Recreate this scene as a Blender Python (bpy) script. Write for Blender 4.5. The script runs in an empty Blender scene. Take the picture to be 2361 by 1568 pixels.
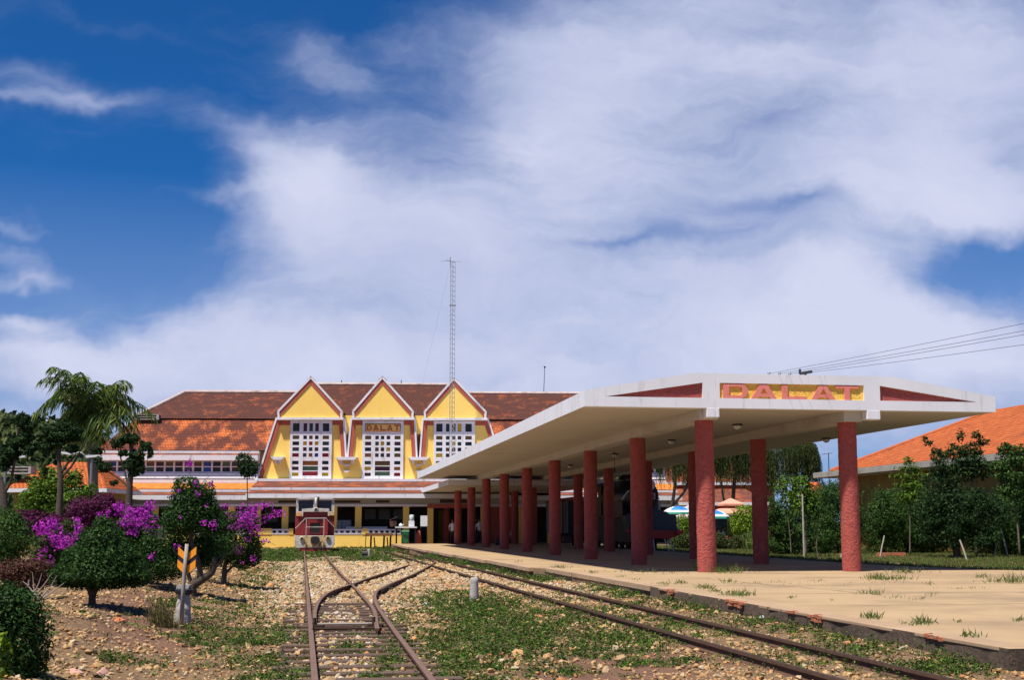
import bpy, bmesh, math, random
import numpy as np
from mathutils import Vector, Matrix

SC = bpy.context.scene
COL = SC.collection
R = math.radians
random.seed(7)
rng = np.random.default_rng(11)

# ------------------------------------------------------------------ survey: measured picture -> metres
F, CX, CY, EYE = 3000.0, 1180.5, 784.0, 1.65
PITCH = math.atan(432 / F)
def ray(x, y):
    u = (x - CX) / F; v = (CY - y) / F
    return (u, math.cos(PITCH) - v * math.sin(PITCH), math.sin(PITCH) + v * math.cos(PITCH))
def at(x, y, Y):
    r = ray(x, y); s = Y / r[1]
    return Vector((r[0] * s, Y, EYE + r[2] * s))
def gnd(x, y, z=0.0):
    r = ray(x, y); s = (z - EYE) / r[2]
    return Vector((r[0] * s, r[1] * s, z))
def proj(x, y, z):
    z = z - EYE
    d = y * math.cos(PITCH) + z * math.sin(PITCH); up = -y * math.sin(PITCH) + z * math.cos(PITCH)
    return CX + F * x / d, CY - F * up / d

# ------------------------------------------------------------------ camera
cam = bpy.data.cameras.new('camera'); camo = bpy.data.objects.new('camera', cam); COL.objects.link(camo)
cam.sensor_width = 36; cam.lens = 36 * F / 2361; cam.clip_start = 0.1; cam.clip_end = 5000
camo.location = (0, 0, EYE); camo.rotation_euler = (R(90) + PITCH, 0, 0)
SC.camera = camo

# ------------------------------------------------------------------ light, sky, exposure
SC.view_settings.view_transform = 'Standard'; SC.view_settings.look = 'None'
SC.view_settings.exposure = 0.45; SC.view_settings.gamma = 1.0
SUN = Vector((-0.33, -0.34, 1.0)).normalized()
sl = bpy.data.lights.new('sun', 'SUN'); so = bpy.data.objects.new('sun', sl); COL.objects.link(so)
sl.energy = 5.0; sl.angle = R(2.5); sl.color = (1.0, 0.93, 0.82)
so.rotation_euler = (-SUN).to_track_quat('-Z', 'Y').to_euler(); so.location = (0, 0, 60)
W = bpy.data.worlds.new('World'); SC.world = W; W.use_nodes = True
def build_sky():
    nt = W.node_tree; N = nt.nodes; L = nt.links; N.clear()
    out = N.new('ShaderNodeOutputWorld'); bg = N.new('ShaderNodeBackground'); bg.inputs['Strength'].default_value = 0.1
    L.new(bg.outputs[0], out.inputs[0])
    sky = N.new('ShaderNodeTexSky'); sky.sky_type = 'NISHITA'; sky.sun_disc = False
    sky.sun_elevation = math.asin(SUN.z); sky.sun_rotation = math.atan2(SUN.x, SUN.y)
    sky.ozone_density = 3.0; sky.air_density = 1.0; sky.dust_density = 0.6; sky.altitude = 1500
    def math_(op, a, b=None, c=None):
        n = N.new('ShaderNodeMath'); n.operation = op
        for i, v in enumerate((a, b, c)):
            if v is None: continue
            if isinstance(v, (int, float)): n.inputs[i].default_value = v
            else: L.new(v, n.inputs[i])
        return n.outputs[0]
    tc = N.new('ShaderNodeTexCoord'); sp = N.new('ShaderNodeSeparateXYZ'); L.new(tc.outputs['Generated'], sp.inputs[0])
    dy = math_('MAXIMUM', math_('ABSOLUTE', sp.outputs[1]), 0.12)
    u = math_('DIVIDE', sp.outputs[0], dy); w = math_('DIVIDE', sp.outputs[2], dy)
    cb = N.new('ShaderNodeCombineXYZ'); L.new(u, cb.inputs[0]); L.new(w, cb.inputs[1])
    def noise(vec, scale, detail, rough, dist=0.0, sx=1, sy=1, rot=0, off=0):
        mp = N.new('ShaderNodeMapping'); mp.inputs['Scale'].default_value = (sx, sy, 1); mp.inputs['Rotation'].default_value = (0, 0, rot)
        mp.inputs['Location'].default_value = (off, off * .7, off * 1.3)
        L.new(vec, mp.inputs[0])
        n = N.new('ShaderNodeTexNoise'); n.inputs['Scale'].default_value = scale; n.inputs['Detail'].default_value = detail
        n.inputs['Roughness'].default_value = rough; n.inputs['Distortion'].default_value = dist
        L.new(mp.outputs[0], n.inputs['Vector']); return n
    wn = noise(cb.outputs[0], 5.0, 5, 0.6)
    sub = N.new('ShaderNodeVectorMath'); sub.operation = 'SUBTRACT'; L.new(wn.outputs['Color'], sub.inputs[0]); sub.inputs[1].default_value = (.5, .5, .5)
    scl = N.new('ShaderNodeVectorMath'); scl.operation = 'SCALE'; L.new(sub.outputs[0], scl.inputs[0]); scl.inputs['Scale'].default_value = 0.13
    add = N.new('ShaderNodeVectorMath'); add.operation = 'ADD'; L.new(cb.outputs[0], add.inputs[0]); L.new(scl.outputs[0], add.inputs[1])
    vec = add.outputs[0]
    def uw(x, y):
        r = ray(x, y); return r[0] / r[1], r[2] / r[1]
    blobs = [  # x, y, rx, ry, tilt, weight : where the cloud masses hang
        (690, 470, 170, 190, 0, .80), (640, 400, 110, 90, 0, .35), (900, 600, 330, 150, 12, .66), (1080, 450, 300, 180, 0, .55), (520, 330, 130, 60, 20, .40),
        (1290, 200, 190, 230, 0, .65), (1560, 90, 330, 230, 0, .55), (1950, 150, 520, 300, 0, .62), (2250, 120, 300, 260, 0, .40), (1750, 420, 420, 130, -8, .45),
        (2150, 440, 360, 120, -12, .62), (1950, 620, 420, 100, 0, .35), (2350, 200, 200, 300, 0, .30), (1500, 690, 520, 130, 0, .50), (2050, 760, 420, 90, 6, .55),
        (150, 880, 380, 70, 0, .62), (60, 800, 150, 60, 0, .45), (600, 830, 420, 110, 0, .55), (1100, 860, 800, 110, 0, .60), (1900, 820, 600, 110, 0, .62), (2250, 860, 300, 90, 0, .45), (2300, 480, 260, 60, -15, .30), (1180, 1000, 1800, 90, 0, .75),
        (130, 200, 190, 38, 12, .50), (110, 252, 150, 24, -8, .48), (30, 590, 130, 34, 8, .72), (60, 648, 120, 26, 0, .72), (60, 540, 90, 20, 10, .45), (20, 735, 130, 26, 4, .62),
        (730, 140, 120, 50, 35, .36), (980, 170, 180, 130, 0, .26), (150, 30, 260, 26, 12, .20), (330, 488, 320, 26, -4, .34), (400, 730, 280, 50, 6, .42), (330, 600, 130, 24, 0, .34), (200, 810, 280, 50, 0, .40),
        (2230, 610, 190, 50, -20, -.46), (2350, 350, 80, 40, 0, -.30), (1800, 480, 130, 26, 6, -.26), (1460, 575, 150, 18, -5, -.22),
        (1780, 265, 120, 70, -20, -.16), (2080, 545, 120, 30, 0, -.22), (330, 590, 190, 120, 0, -.22), (360, 420, 110, 60, 0, -.15), (250, 740, 200, 30, -5, -.18), (1500, 560, 260, 22, -6, -.14), (1420, 800, 200, 25, 0, -.20), (1120, 850, 120, 20, 0, -.18), (40, 930, 200, 24, 0, -.22)]
    tot = None
    for (x, y, rx, ry, tilt, wt) in blobs:
        c = uw(x, y)
        mp = N.new('ShaderNodeMapping'); mp.vector_type = 'TEXTURE'
        mp.inputs['Location'].default_value = (c[0], c[1], 0); mp.inputs['Rotation'].default_value = (0, 0, R(-tilt))
        mp.inputs['Scale'].default_value = (rx / F, ry / F, 1); L.new(vec, mp.inputs[0])
        d = N.new('ShaderNodeVectorMath'); d.operation = 'DOT_PRODUCT'; L.new(mp.outputs[0], d.inputs[0]); L.new(mp.outputs[0], d.inputs[1])
        e = math_('EXPONENT', math_('MULTIPLY', d.outputs['Value'], -0.8))
        tot = math_('MULTIPLY', e, wt) if tot is None else math_('MULTIPLY_ADD', e, wt, tot)
    n1 = noise(vec, 6.0, 7, 0.60, 0.3, 1.0, 2.5, R(6), 3.1)
    n2 = noise(vec, 19.0, 6, 0.65, 0.5, 0.7, 2.2, R(8), 8.3)
    dens = math_('ADD', tot, math_('MULTIPLY', math_('SUBTRACT', n1.outputs[0], .5), .55))
    dens = math_('ADD', dens, math_('MULTIPLY', math_('SUBTRACT', n2.outputs[0], .5), .22))
    n4 = noise(vec, 8.0, 7, 0.60, 0.15, 0.6, 3.0, R(9), 21.0)
    dens = math_('ADD', dens, math_('MULTIPLY', math_('SUBTRACT', n4.outputs[0], .5), .68))
    # unseen sky behind the viewer and overhead: cloud thinned to cut fill light
    back = N.new('ShaderNodeMapRange'); L.new(sp.outputs[1], back.inputs[0]); back.inputs[1].default_value = .3; back.inputs[2].default_value = -.2
    dens = math_('ADD', dens, math_('MULTIPLY', back.outputs[0], -.30))
    over = N.new('ShaderNodeMapRange'); L.new(sp.outputs[2], over.inputs[0]); over.inputs[1].default_value = .62; over.inputs[2].default_value = .85
    dens = math_('ADD', dens, math_('MULTIPLY', over.outputs[0], -.45))
    mr = N.new('ShaderNodeMapRange'); mr.interpolation_type = 'SMOOTHSTEP'; L.new(dens, mr.inputs[0])
    mr.inputs[1].default_value = -0.02; mr.inputs[2].default_value = 1.15
    cov = math_('MULTIPLY', mr.outputs[0], 0.97)
    hz = N.new('ShaderNodeMapRange'); L.new(sp.outputs[2], hz.inputs[0]); hz.inputs[1].default_value = .26; hz.inputs[2].default_value = 0.0
    hz.inputs[3].default_value = 0.0; hz.inputs[4].default_value = .75
    cov = math_('MAXIMUM', cov, hz.outputs[0])
    n3 = noise(vec, 4.5, 6, 0.55, 0.4, 1.0, 1.6, R(-10), 14.7)
    lit = N.new('ShaderNodeMapRange'); L.new(math_('ADD', math_('MULTIPLY', dens, .50), n3.outputs[0]), lit.inputs[0])
    lit.inputs[1].default_value = .60; lit.inputs[2].default_value = 1.25
    cc = N.new('ShaderNodeMix'); cc.data_type = 'RGBA'; L.new(lit.outputs[0], cc.inputs[0])
    cc.inputs[6].default_value = (2.75, 3.25, 5.05, 1); cc.inputs[7].default_value = (4.9, 5.15, 6.5, 1)
    tint = N.new('ShaderNodeMix'); tint.data_type = 'RGBA'; tint.blend_type = 'MULTIPLY'; tint.inputs[0].default_value = 1
    L.new(sky.outputs[0], tint.inputs[6]); tint.inputs[7].default_value = (0.085, 0.38, 0.70, 1)
    mx = N.new('ShaderNodeMix'); mx.data_type = 'RGBA'; L.new(cov, mx.inputs[0]); L.new(tint.outputs[2], mx.inputs[6]); L.new(cc.outputs[2], mx.inputs[7])
    L.new(mx.outputs[2], bg.inputs[0])
    W.cycles.sampling_method = 'MANUAL'; W.cycles.sample_map_resolution = 512
build_sky()

# ------------------------------------------------------------------ materials
def new_mat(name):
    m = bpy.data.materials.new(name); m.use_nodes = True
    nt = m.node_tree; b = nt.nodes['Principled BSDF']
    return m, nt.nodes, nt.links, b
def rgba(c): return (c[0], c[1], c[2], 1)
def lerp(a, b, t): return tuple(a[i] + (b[i] - a[i]) * t for i in range(3))
def mat(name, c, c2=None, scale=2.0, rough=.8, bump=0.0, bscale=40.0, stain=None, sscale=.8, samt=.5, metal=0.0, spec=.5, stretch=(1, 1, 1), sst=(1, 1, 1), detail=6):
    """paint, plaster, soil, metal: two tones broken by noise, stains of their own colour, fine relief"""
    m, N, L, b = new_mat(name)
    b.inputs['Roughness'].default_value = rough; b.inputs['Metallic'].default_value = metal; b.inputs['Specular IOR Level'].default_value = spec
    g = N.new('ShaderNodeNewGeometry')
    def nz(sc, st=(1, 1, 1), det=detail, ro=.6):
        mp = N.new('ShaderNodeMapping'); mp.inputs['Scale'].default_value = st; L.new(g.outputs['Position'], mp.inputs[0])
        n = N.new('ShaderNodeTexNoise'); n.inputs['Scale'].default_value = sc; n.inputs['Detail'].default_value = det; n.inputs['Roughness'].default_value = ro
        L.new(mp.outputs[0], n.inputs['Vector']); return n.outputs[0]
    def mapr(v, a, bb):
        n = N.new('ShaderNodeMapRange'); n.inputs[1].default_value = a; n.inputs[2].default_value = bb; L.new(v, n.inputs[0]); return n.outputs[0]
    c2 = c2 or tuple(k * .82 for k in c)
    mx = N.new('ShaderNodeMix'); mx.data_type = 'RGBA'; L.new(mapr(nz(scale, stretch), .3, .7), mx.inputs[0])
    mx.inputs[6].default_value = rgba(c); mx.inputs[7].default_value = rgba(c2); o = mx.outputs[2]
    if stain:
        m2 = N.new('ShaderNodeMix'); m2.data_type = 'RGBA'; L.new(mapr(nz(sscale, sst, 8, .7), .62 - .22 * samt, .80 - .2 * samt), m2.inputs[0])
        L.new(o, m2.inputs[6]); m2.inputs[7].default_value = rgba(stain); o = m2.outputs[2]
    L.new(o, b.inputs['Base Color'])
    if bump:
        bp = N.new('ShaderNodeBump'); bp.inputs['Strength'].default_value = min(1, bump); bp.inputs['Distance'].default_value = .02 * max(1, bump)
        L.new(nz(bscale, (1, 1, 1), 4, .55), bp.inputs['Height']); L.new(bp.outputs[0], b.inputs['Normal'])
    return m
def mat_leaf(name, cols, rough=.55, trans=.25):
    m, N, L, b = new_mat(name)
    g = N.new('ShaderNodeNewGeometry'); cr = N.new('ShaderNodeValToRGB'); L.new(g.outputs['Random Per Island'], cr.inputs[0])
    el = cr.color_ramp.elements
    while len(el) < len(cols): el.new(.5)
    for i, c in enumerate(cols): el[i].position = i / max(1, len(cols) - 1); el[i].color = rgba(c)
    L.new(cr.outputs[0], b.inputs['Base Color']); b.inputs['Roughness'].default_value = rough; b.inputs['Specular IOR Level'].default_value = .12
    if trans:
        tr = N.new('ShaderNodeBsdfTranslucent'); L.new(cr.outputs[0], tr.inputs[0])
        ms = N.new('ShaderNodeMixShader'); ms.inputs[0].default_value = trans
        L.new(b.outputs[0], ms.inputs[1]); L.new(tr.outputs[0], ms.inputs[2]); L.new(ms.outputs[0], N['Material Output'].inputs[0])
    return m
def mat_tile(name, c1, c2, moss, mossamt, mscale=.35, rowh=.34, tw=.24, mort=.018):
    """clay roof tiles: courses along v, tiles along u (UV in metres), with dark lichen in patches"""
    m, N, L, b = new_mat(name)
    uv = N.new('ShaderNodeUVMap'); uv.uv_map = 'UVMap'
    br = N.new('ShaderNodeTexBrick'); L.new(uv.outputs[0], br.inputs['Vector'])
    br.inputs['Color1'].default_value = rgba(c1); br.inputs['Color2'].default_value = rgba(c2); br.inputs['Mortar'].default_value = rgba(tuple(k * .45 for k in c1))
    br.inputs['Scale'].default_value = 1; br.inputs['Mortar Size'].default_value = mort; br.inputs['Mortar Smooth'].default_value = .4
    br.inputs['Brick Width'].default_value = tw; br.inputs['Row Height'].default_value = rowh; br.inputs['Bias'].default_value = -.1
    g = N.new('ShaderNodeNewGeometry')
    def nz(sc, det, ro, st):
        mp = N.new('ShaderNodeMapping'); mp.inputs['Scale'].default_value = st; L.new(g.outputs['Position'], mp.inputs[0])
        n = N.new('ShaderNodeTexNoise'); n.inputs['Scale'].default_value = sc; n.inputs['Detail'].default_value = det; n.inputs['Roughness'].default_value = ro
        L.new(mp.outputs[0], n.inputs['Vector']); return n.outputs[0]
    def mapr(v, a, bb):
        n = N.new('ShaderNodeMapRange'); n.inputs[1].default_value = a; n.inputs[2].default_value = bb; L.new(v, n.inputs[0]); return n.outputs[0]
    hv = N.new('ShaderNodeMix'); hv.data_type = 'RGBA'; hv.blend_type = 'MULTIPLY'; L.new(mapr(nz(1.7, 6, .7, (1, 1, 1)), .35, .65), hv.inputs[0])
    L.new(br.outputs[0], hv.inputs[6]); hv.inputs[7].default_value = (.72, .66, .62, 1)
    mx = N.new('ShaderNodeMix'); mx.data_type = 'RGBA'
    L.new(mapr(nz(mscale, 9, .72, (1, 1, .55)), .66 - .32 * mossamt, .76 - .26 * mossamt), mx.inputs[0])
    L.new(hv.outputs[2], mx.inputs[6]); mx.inputs[7].default_value = rgba(moss)
    L.new(mx.outputs[2], b.inputs['Base Color']); b.inputs['Roughness'].default_value = .9; b.inputs['Specular IOR Level'].default_value = .2
    bp = N.new('ShaderNodeBump'); bp.inputs['Strength'].default_value = .9; bp.inputs['Distance'].default_value = .05
    L.new(br.outputs['Fac'], bp.inputs['Height']); bp.invert = True; L.new(bp.outputs[0], b.inputs['Normal'])
    return m
def mat_glass(name, c, rough=.15):
    m, N, L, b = new_mat(name)
    g = N.new('ShaderNodeNewGeometry'); n = N.new('ShaderNodeTexNoise'); n.inputs['Scale'].default_value = 1.3; L.new(g.outputs['Position'], n.inputs['Vector'])
    mx = N.new('ShaderNodeMix'); mx.data_type = 'RGBA'; L.new(n.outputs[0], mx.inputs[0]); mx.inputs[6].default_value = rgba(c); mx.inputs[7].default_value = rgba(tuple(k * .7 for k in c))
    L.new(mx.outputs[2], b.inputs['Base Color']); b.inputs['Roughness'].default_value = rough; b.inputs['Specular IOR Level'].default_value = .25
    return m

WHITE = mat('white_paint', (.78, .79, .84), (.70, .70, .74), .6, .7, .15, 30, stain=(.40, .37, .34), sscale=1.1, samt=.22, sst=(4, 4, .35))
WHITE2 = mat('station_white', (.76, .76, .80), (.66, .65, .68), .5, .75, stain=(.34, .31, .28), sscale=.8, samt=.30, sst=(3, 3, .6))
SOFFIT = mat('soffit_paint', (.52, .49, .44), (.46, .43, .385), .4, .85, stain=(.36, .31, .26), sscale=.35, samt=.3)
REDSTUC = mat('red_stucco', (.42, .092, .074), (.31, .060, .050), 9, .9, 2.2, 16, detail=5, stain=(.50, .17, .13), sscale=1.3, samt=.12)
YELSTUC = mat('yellow_stucco', (.94, .62, .12), (.80, .47, .07), 6, .85, 1.8, 15, detail=5)
PINKLET = mat('sign_red', (.80, .26, .21), (.70, .20, .16), 5, .8, .4, 60)
YELLOW = mat('yellow_plaster', (.95, .67, .165), (.92, .59, .115), .35, .8, .1, 30, stain=(.78, .42, .06), sscale=.6, samt=.25, sst=(2, 2, .5))
MAROON = mat('maroon_trim', (.44, .10, .06), (.36, .075, .048), 1.5, .75)
TILE_OLD = mat_tile('tile_dark_roof', (.46, .125, .05), (.32, .085, .038), (.088, .034, .026), 1.08, 1.0)
TILE_MID = mat_tile('tile_patchy_roof', (.70, .20, .065), (.54, .135, .045), (.115, .038, .027), .90, .75)
TILE_NEW = mat_tile('tile_orange_roof', (.68, .18, .052), (.50, .115, .036), (.14, .045, .028), .25, .45, .36, .30, .06)
TILE_PORCH = mat_tile('tile_porch_roof', (.56, .16, .06), (.40, .10, .045), (.15, .055, .038), .9, .9, .3, .22)
TILE_BRIGHT = mat_tile('tile_bright_roof', (.80, .30, .06), (.72, .24, .05), (.20, .07, .03), .2, .5, .3, .22)
DARKIN = mat('interior_shade', (.035, .028, .024), (.022, .018, .016), 1, .8)  # shade inside the porch and roof vents, put into the base colour
BROWNWOOD = mat('brown_wood', (.10, .05, .03), (.07, .035, .022), 3, .6)
CONC = mat('concrete', (.42, .29, .18), (.33, .22, .135), .7, .9, .25, 25, stain=(.20, .125, .08), sscale=.45, samt=.30)
PLATTOP = mat('platform_top', (.42, .295, .165), (.345, .235, .13), .6, .9, .35, 22, stain=(.265, .185, .11), sscale=.30, samt=.6)
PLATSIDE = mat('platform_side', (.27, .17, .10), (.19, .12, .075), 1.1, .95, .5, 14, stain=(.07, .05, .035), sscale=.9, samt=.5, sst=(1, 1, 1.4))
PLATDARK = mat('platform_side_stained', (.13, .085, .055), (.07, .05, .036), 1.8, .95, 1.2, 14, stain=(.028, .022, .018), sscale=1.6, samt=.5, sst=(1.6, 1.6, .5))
BRICK = mat('broken_brick', (.50, .165, .075), (.36, .11, .055), 6, .9, .8, 25, stain=(.30, .20, .13), sscale=5, samt=.4)
RAIL = mat('rail_rust', (.13, .072, .046), (.085, .048, .034), 7, .85, .3, 40, spec=.2)
RAILTOP = mat('rail_head', (.19, .115, .08), (.14, .082, .058), 5, .6, spec=.35)
RAILDK = mat('rail_dark', (.058, .036, .026), (.038, .025, .02), 6, .8, spec=.2)
SLEEP = mat('sleeper_wood', (.125, .078, .056), (.08, .05, .038), 3, .95, .6, 20, stretch=(1, 6, 6))
GREY = mat('grey_stone', (.42, .40, .38), (.30, .28, .26), 3, .9, .5, 30, stain=(.14, .13, .11), sscale=3, samt=.4)
METAL = mat('galvanised_metal', (.33, .34, .35), (.26, .27, .28), 4, .5, metal=.6)
DKMETAL = mat('dark_metal', (.035, .035, .04), (.025, .025, .028), 4, .45, metal=.4)
BARK = mat('bark', (.085, .062, .047), (.05, .038, .03), 6, .95, .8, 18, stretch=(1, 1, .3))
BARKLT = mat('pale_bark', (.19, .16, .12), (.11, .09, .07), 6, .95, .6, 18, stretch=(1, 1, .3))
POLEW = mat('pale_pole', (.34, .31, .27), (.25, .22, .19), 3, .9, .3, 30)
ORANGE = mat('orange_sign', (.98, .36, .012), (.94, .32, .010), 2, .55, stain=(.4, .15, .02), sscale=4, samt=.1)
BLACKP = mat('black_paint', (.018, .018, .02), (.012, .012, .013), 3, .6)
GREENBIN = mat('green_plastic', (.01, .16, .075), (.008, .12, .055), 2, .35)
LREAD = mat('loco_red', (.32, .028, .030), (.22, .020, .022), 2.0, .55, stain=(.10, .02, .018), sscale=2, samt=.45, sst=(3, 3, .4))
LCREAM = mat('loco_cream', (.66, .50, .26), (.55, .39, .19), 3, .6, stain=(.20, .12, .06), sscale=2.2, samt=.5)
LWHITE = mat('loco_white', (.62, .60, .57), (.50, .47, .43), 3, .6, stain=(.22, .15, .10), sscale=2.6, samt=.5)
GLASSD = mat_glass('window_glass', (.035, .05, .065), .08)
STEAMBLK = mat('steam_black', (.014, .014, .017), (.010, .010, .012), 3, .32)
STEAMGRY = mat('steam_grey', (.06, .065, .08), (.045, .05, .06), 2, .55)
REDP = mat('bright_red_paint', (.55, .03, .028), (.42, .024, .02), 3, .5)
WAGGREY = mat('wagon_boards', (.30, .30, .31), (.18, .18, .19), 4, .9, stretch=(4, 4, .4))
SKIN = mat('skin', (.36, .20, .13), (.30, .16, .10), 4, .6)
SHIRT = mat('white_shirt', (.68, .70, .76), (.60, .62, .68), 3, .8)
TROUS = mat('dark_trousers', (.022, .022, .028), (.016, .016, .02), 3, .85)
HAIR = mat('black_hair', (.012, .010, .009), (.009, .008, .008), 9, .5)
PLASTIC = mat('white_plastic', (.72, .74, .78), (.64, .66, .70), 3, .4)
TABLEW = mat('white_table', (.70, .71, .72), (.62, .62, .63), 2, .5)
UBLUE = mat('parasol_blue', (.02, .22, .62), (.015, .17, .5), 2, .7)
UWHITE = mat('parasol_white', (.75, .78, .84), (.68, .7, .76), 2, .7)
UGREEN = mat('parasol_green', (.05, .42, .30), (.04, .34, .24), 2, .7)
UPINK = mat('parasol_pink', (.74, .36, .25), (.68, .31, .21), 2, .75)
ULILAC = mat('parasol_pale', (.70, .56, .60), (.64, .5, .54), 2, .75)
GL = {k: mat_glass('stained_' + k, c) for k, c in dict(
    d=(.025, .022, .022), o=(.16, .095, .025), b=(.02, .03, .045), g=(.03, .07, .055), r=(.30, .012, .02), y=(.62, .40, .01), s=(.07, .075, .10),
    m=(.075, .022, .032), n=(.36, .13, .03), u=(.03, .09, .42), k=(.42, .04, .06), p=(.10, .035, .05), e=(.10, .17, .10)).items()}
GLK = list(GL); GLM = [GL[k] for k in GLK]

LEAF_DARK = mat_leaf('leaf_dark', [(.010, .028, .007), (.019, .052, .012), (.034, .084, .018), (.066, .135, .028)], .5)
LEAF_MID = mat_leaf('leaf_mid', [(.020, .050, .012), (.035, .085, .018), (.060, .130, .026), (.10, .18, .035)])
LEAF_LIME = mat_leaf('leaf_lime', [(.06, .11, .012), (.10, .19, .015), (.17, .27, .02), (.26, .36, .03)])
LEAF_CONIF = mat_leaf('leaf_conifer', [(.008, .022, .008), (.015, .038, .012), (.026, .060, .018), (.046, .092, .024)], .6, .15)
LEAF_OLIVE = mat_leaf('leaf_olive', [(.022, .034, .012), (.040, .060, .018), (.068, .090, .026), (.11, .13, .04)])
LEAF_PURP = mat_leaf('leaf_purple', [(.04, .008, .026), (.075, .012, .046), (.12, .018, .075), (.16, .03, .09)])
LEAF_RUST = mat_leaf('leaf_rust', [(.06, .018, .020), (.11, .030, .030), (.045, .05, .018), (.16, .05, .05)])
LEAF_PALM = mat_leaf('leaf_palm', [(.026, .058, .014), (.055, .108, .024), (.10, .165, .036), (.22, .24, .05)], .5)
LEAF_PALMY = mat_leaf('leaf_palm_sheath', [(.20, .17, .03), (.13, .12, .03), (.09, .08, .025)], .6)
BLOOM = mat_leaf('bloom_magenta', [(.34, .018, .40), (.46, .03, .50), (.56, .06, .56), (.50, .05, .36)], .7, .3)
WEED = mat_leaf('weed_leaf', [(.014, .034, .006), (.030, .066, .010), (.055, .108, .016), (.10, .16, .028)])
WEEDDRY = mat_leaf('weed_dry', [(.10, .085, .03), (.16, .13, .06), (.09, .10, .03), (.22, .17, .09)])
GRASSB = mat_leaf('grass_blade', [(.05, .10, .02), (.09, .17, .03), (.15, .22, .05), (.22, .24, .08)])

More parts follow.
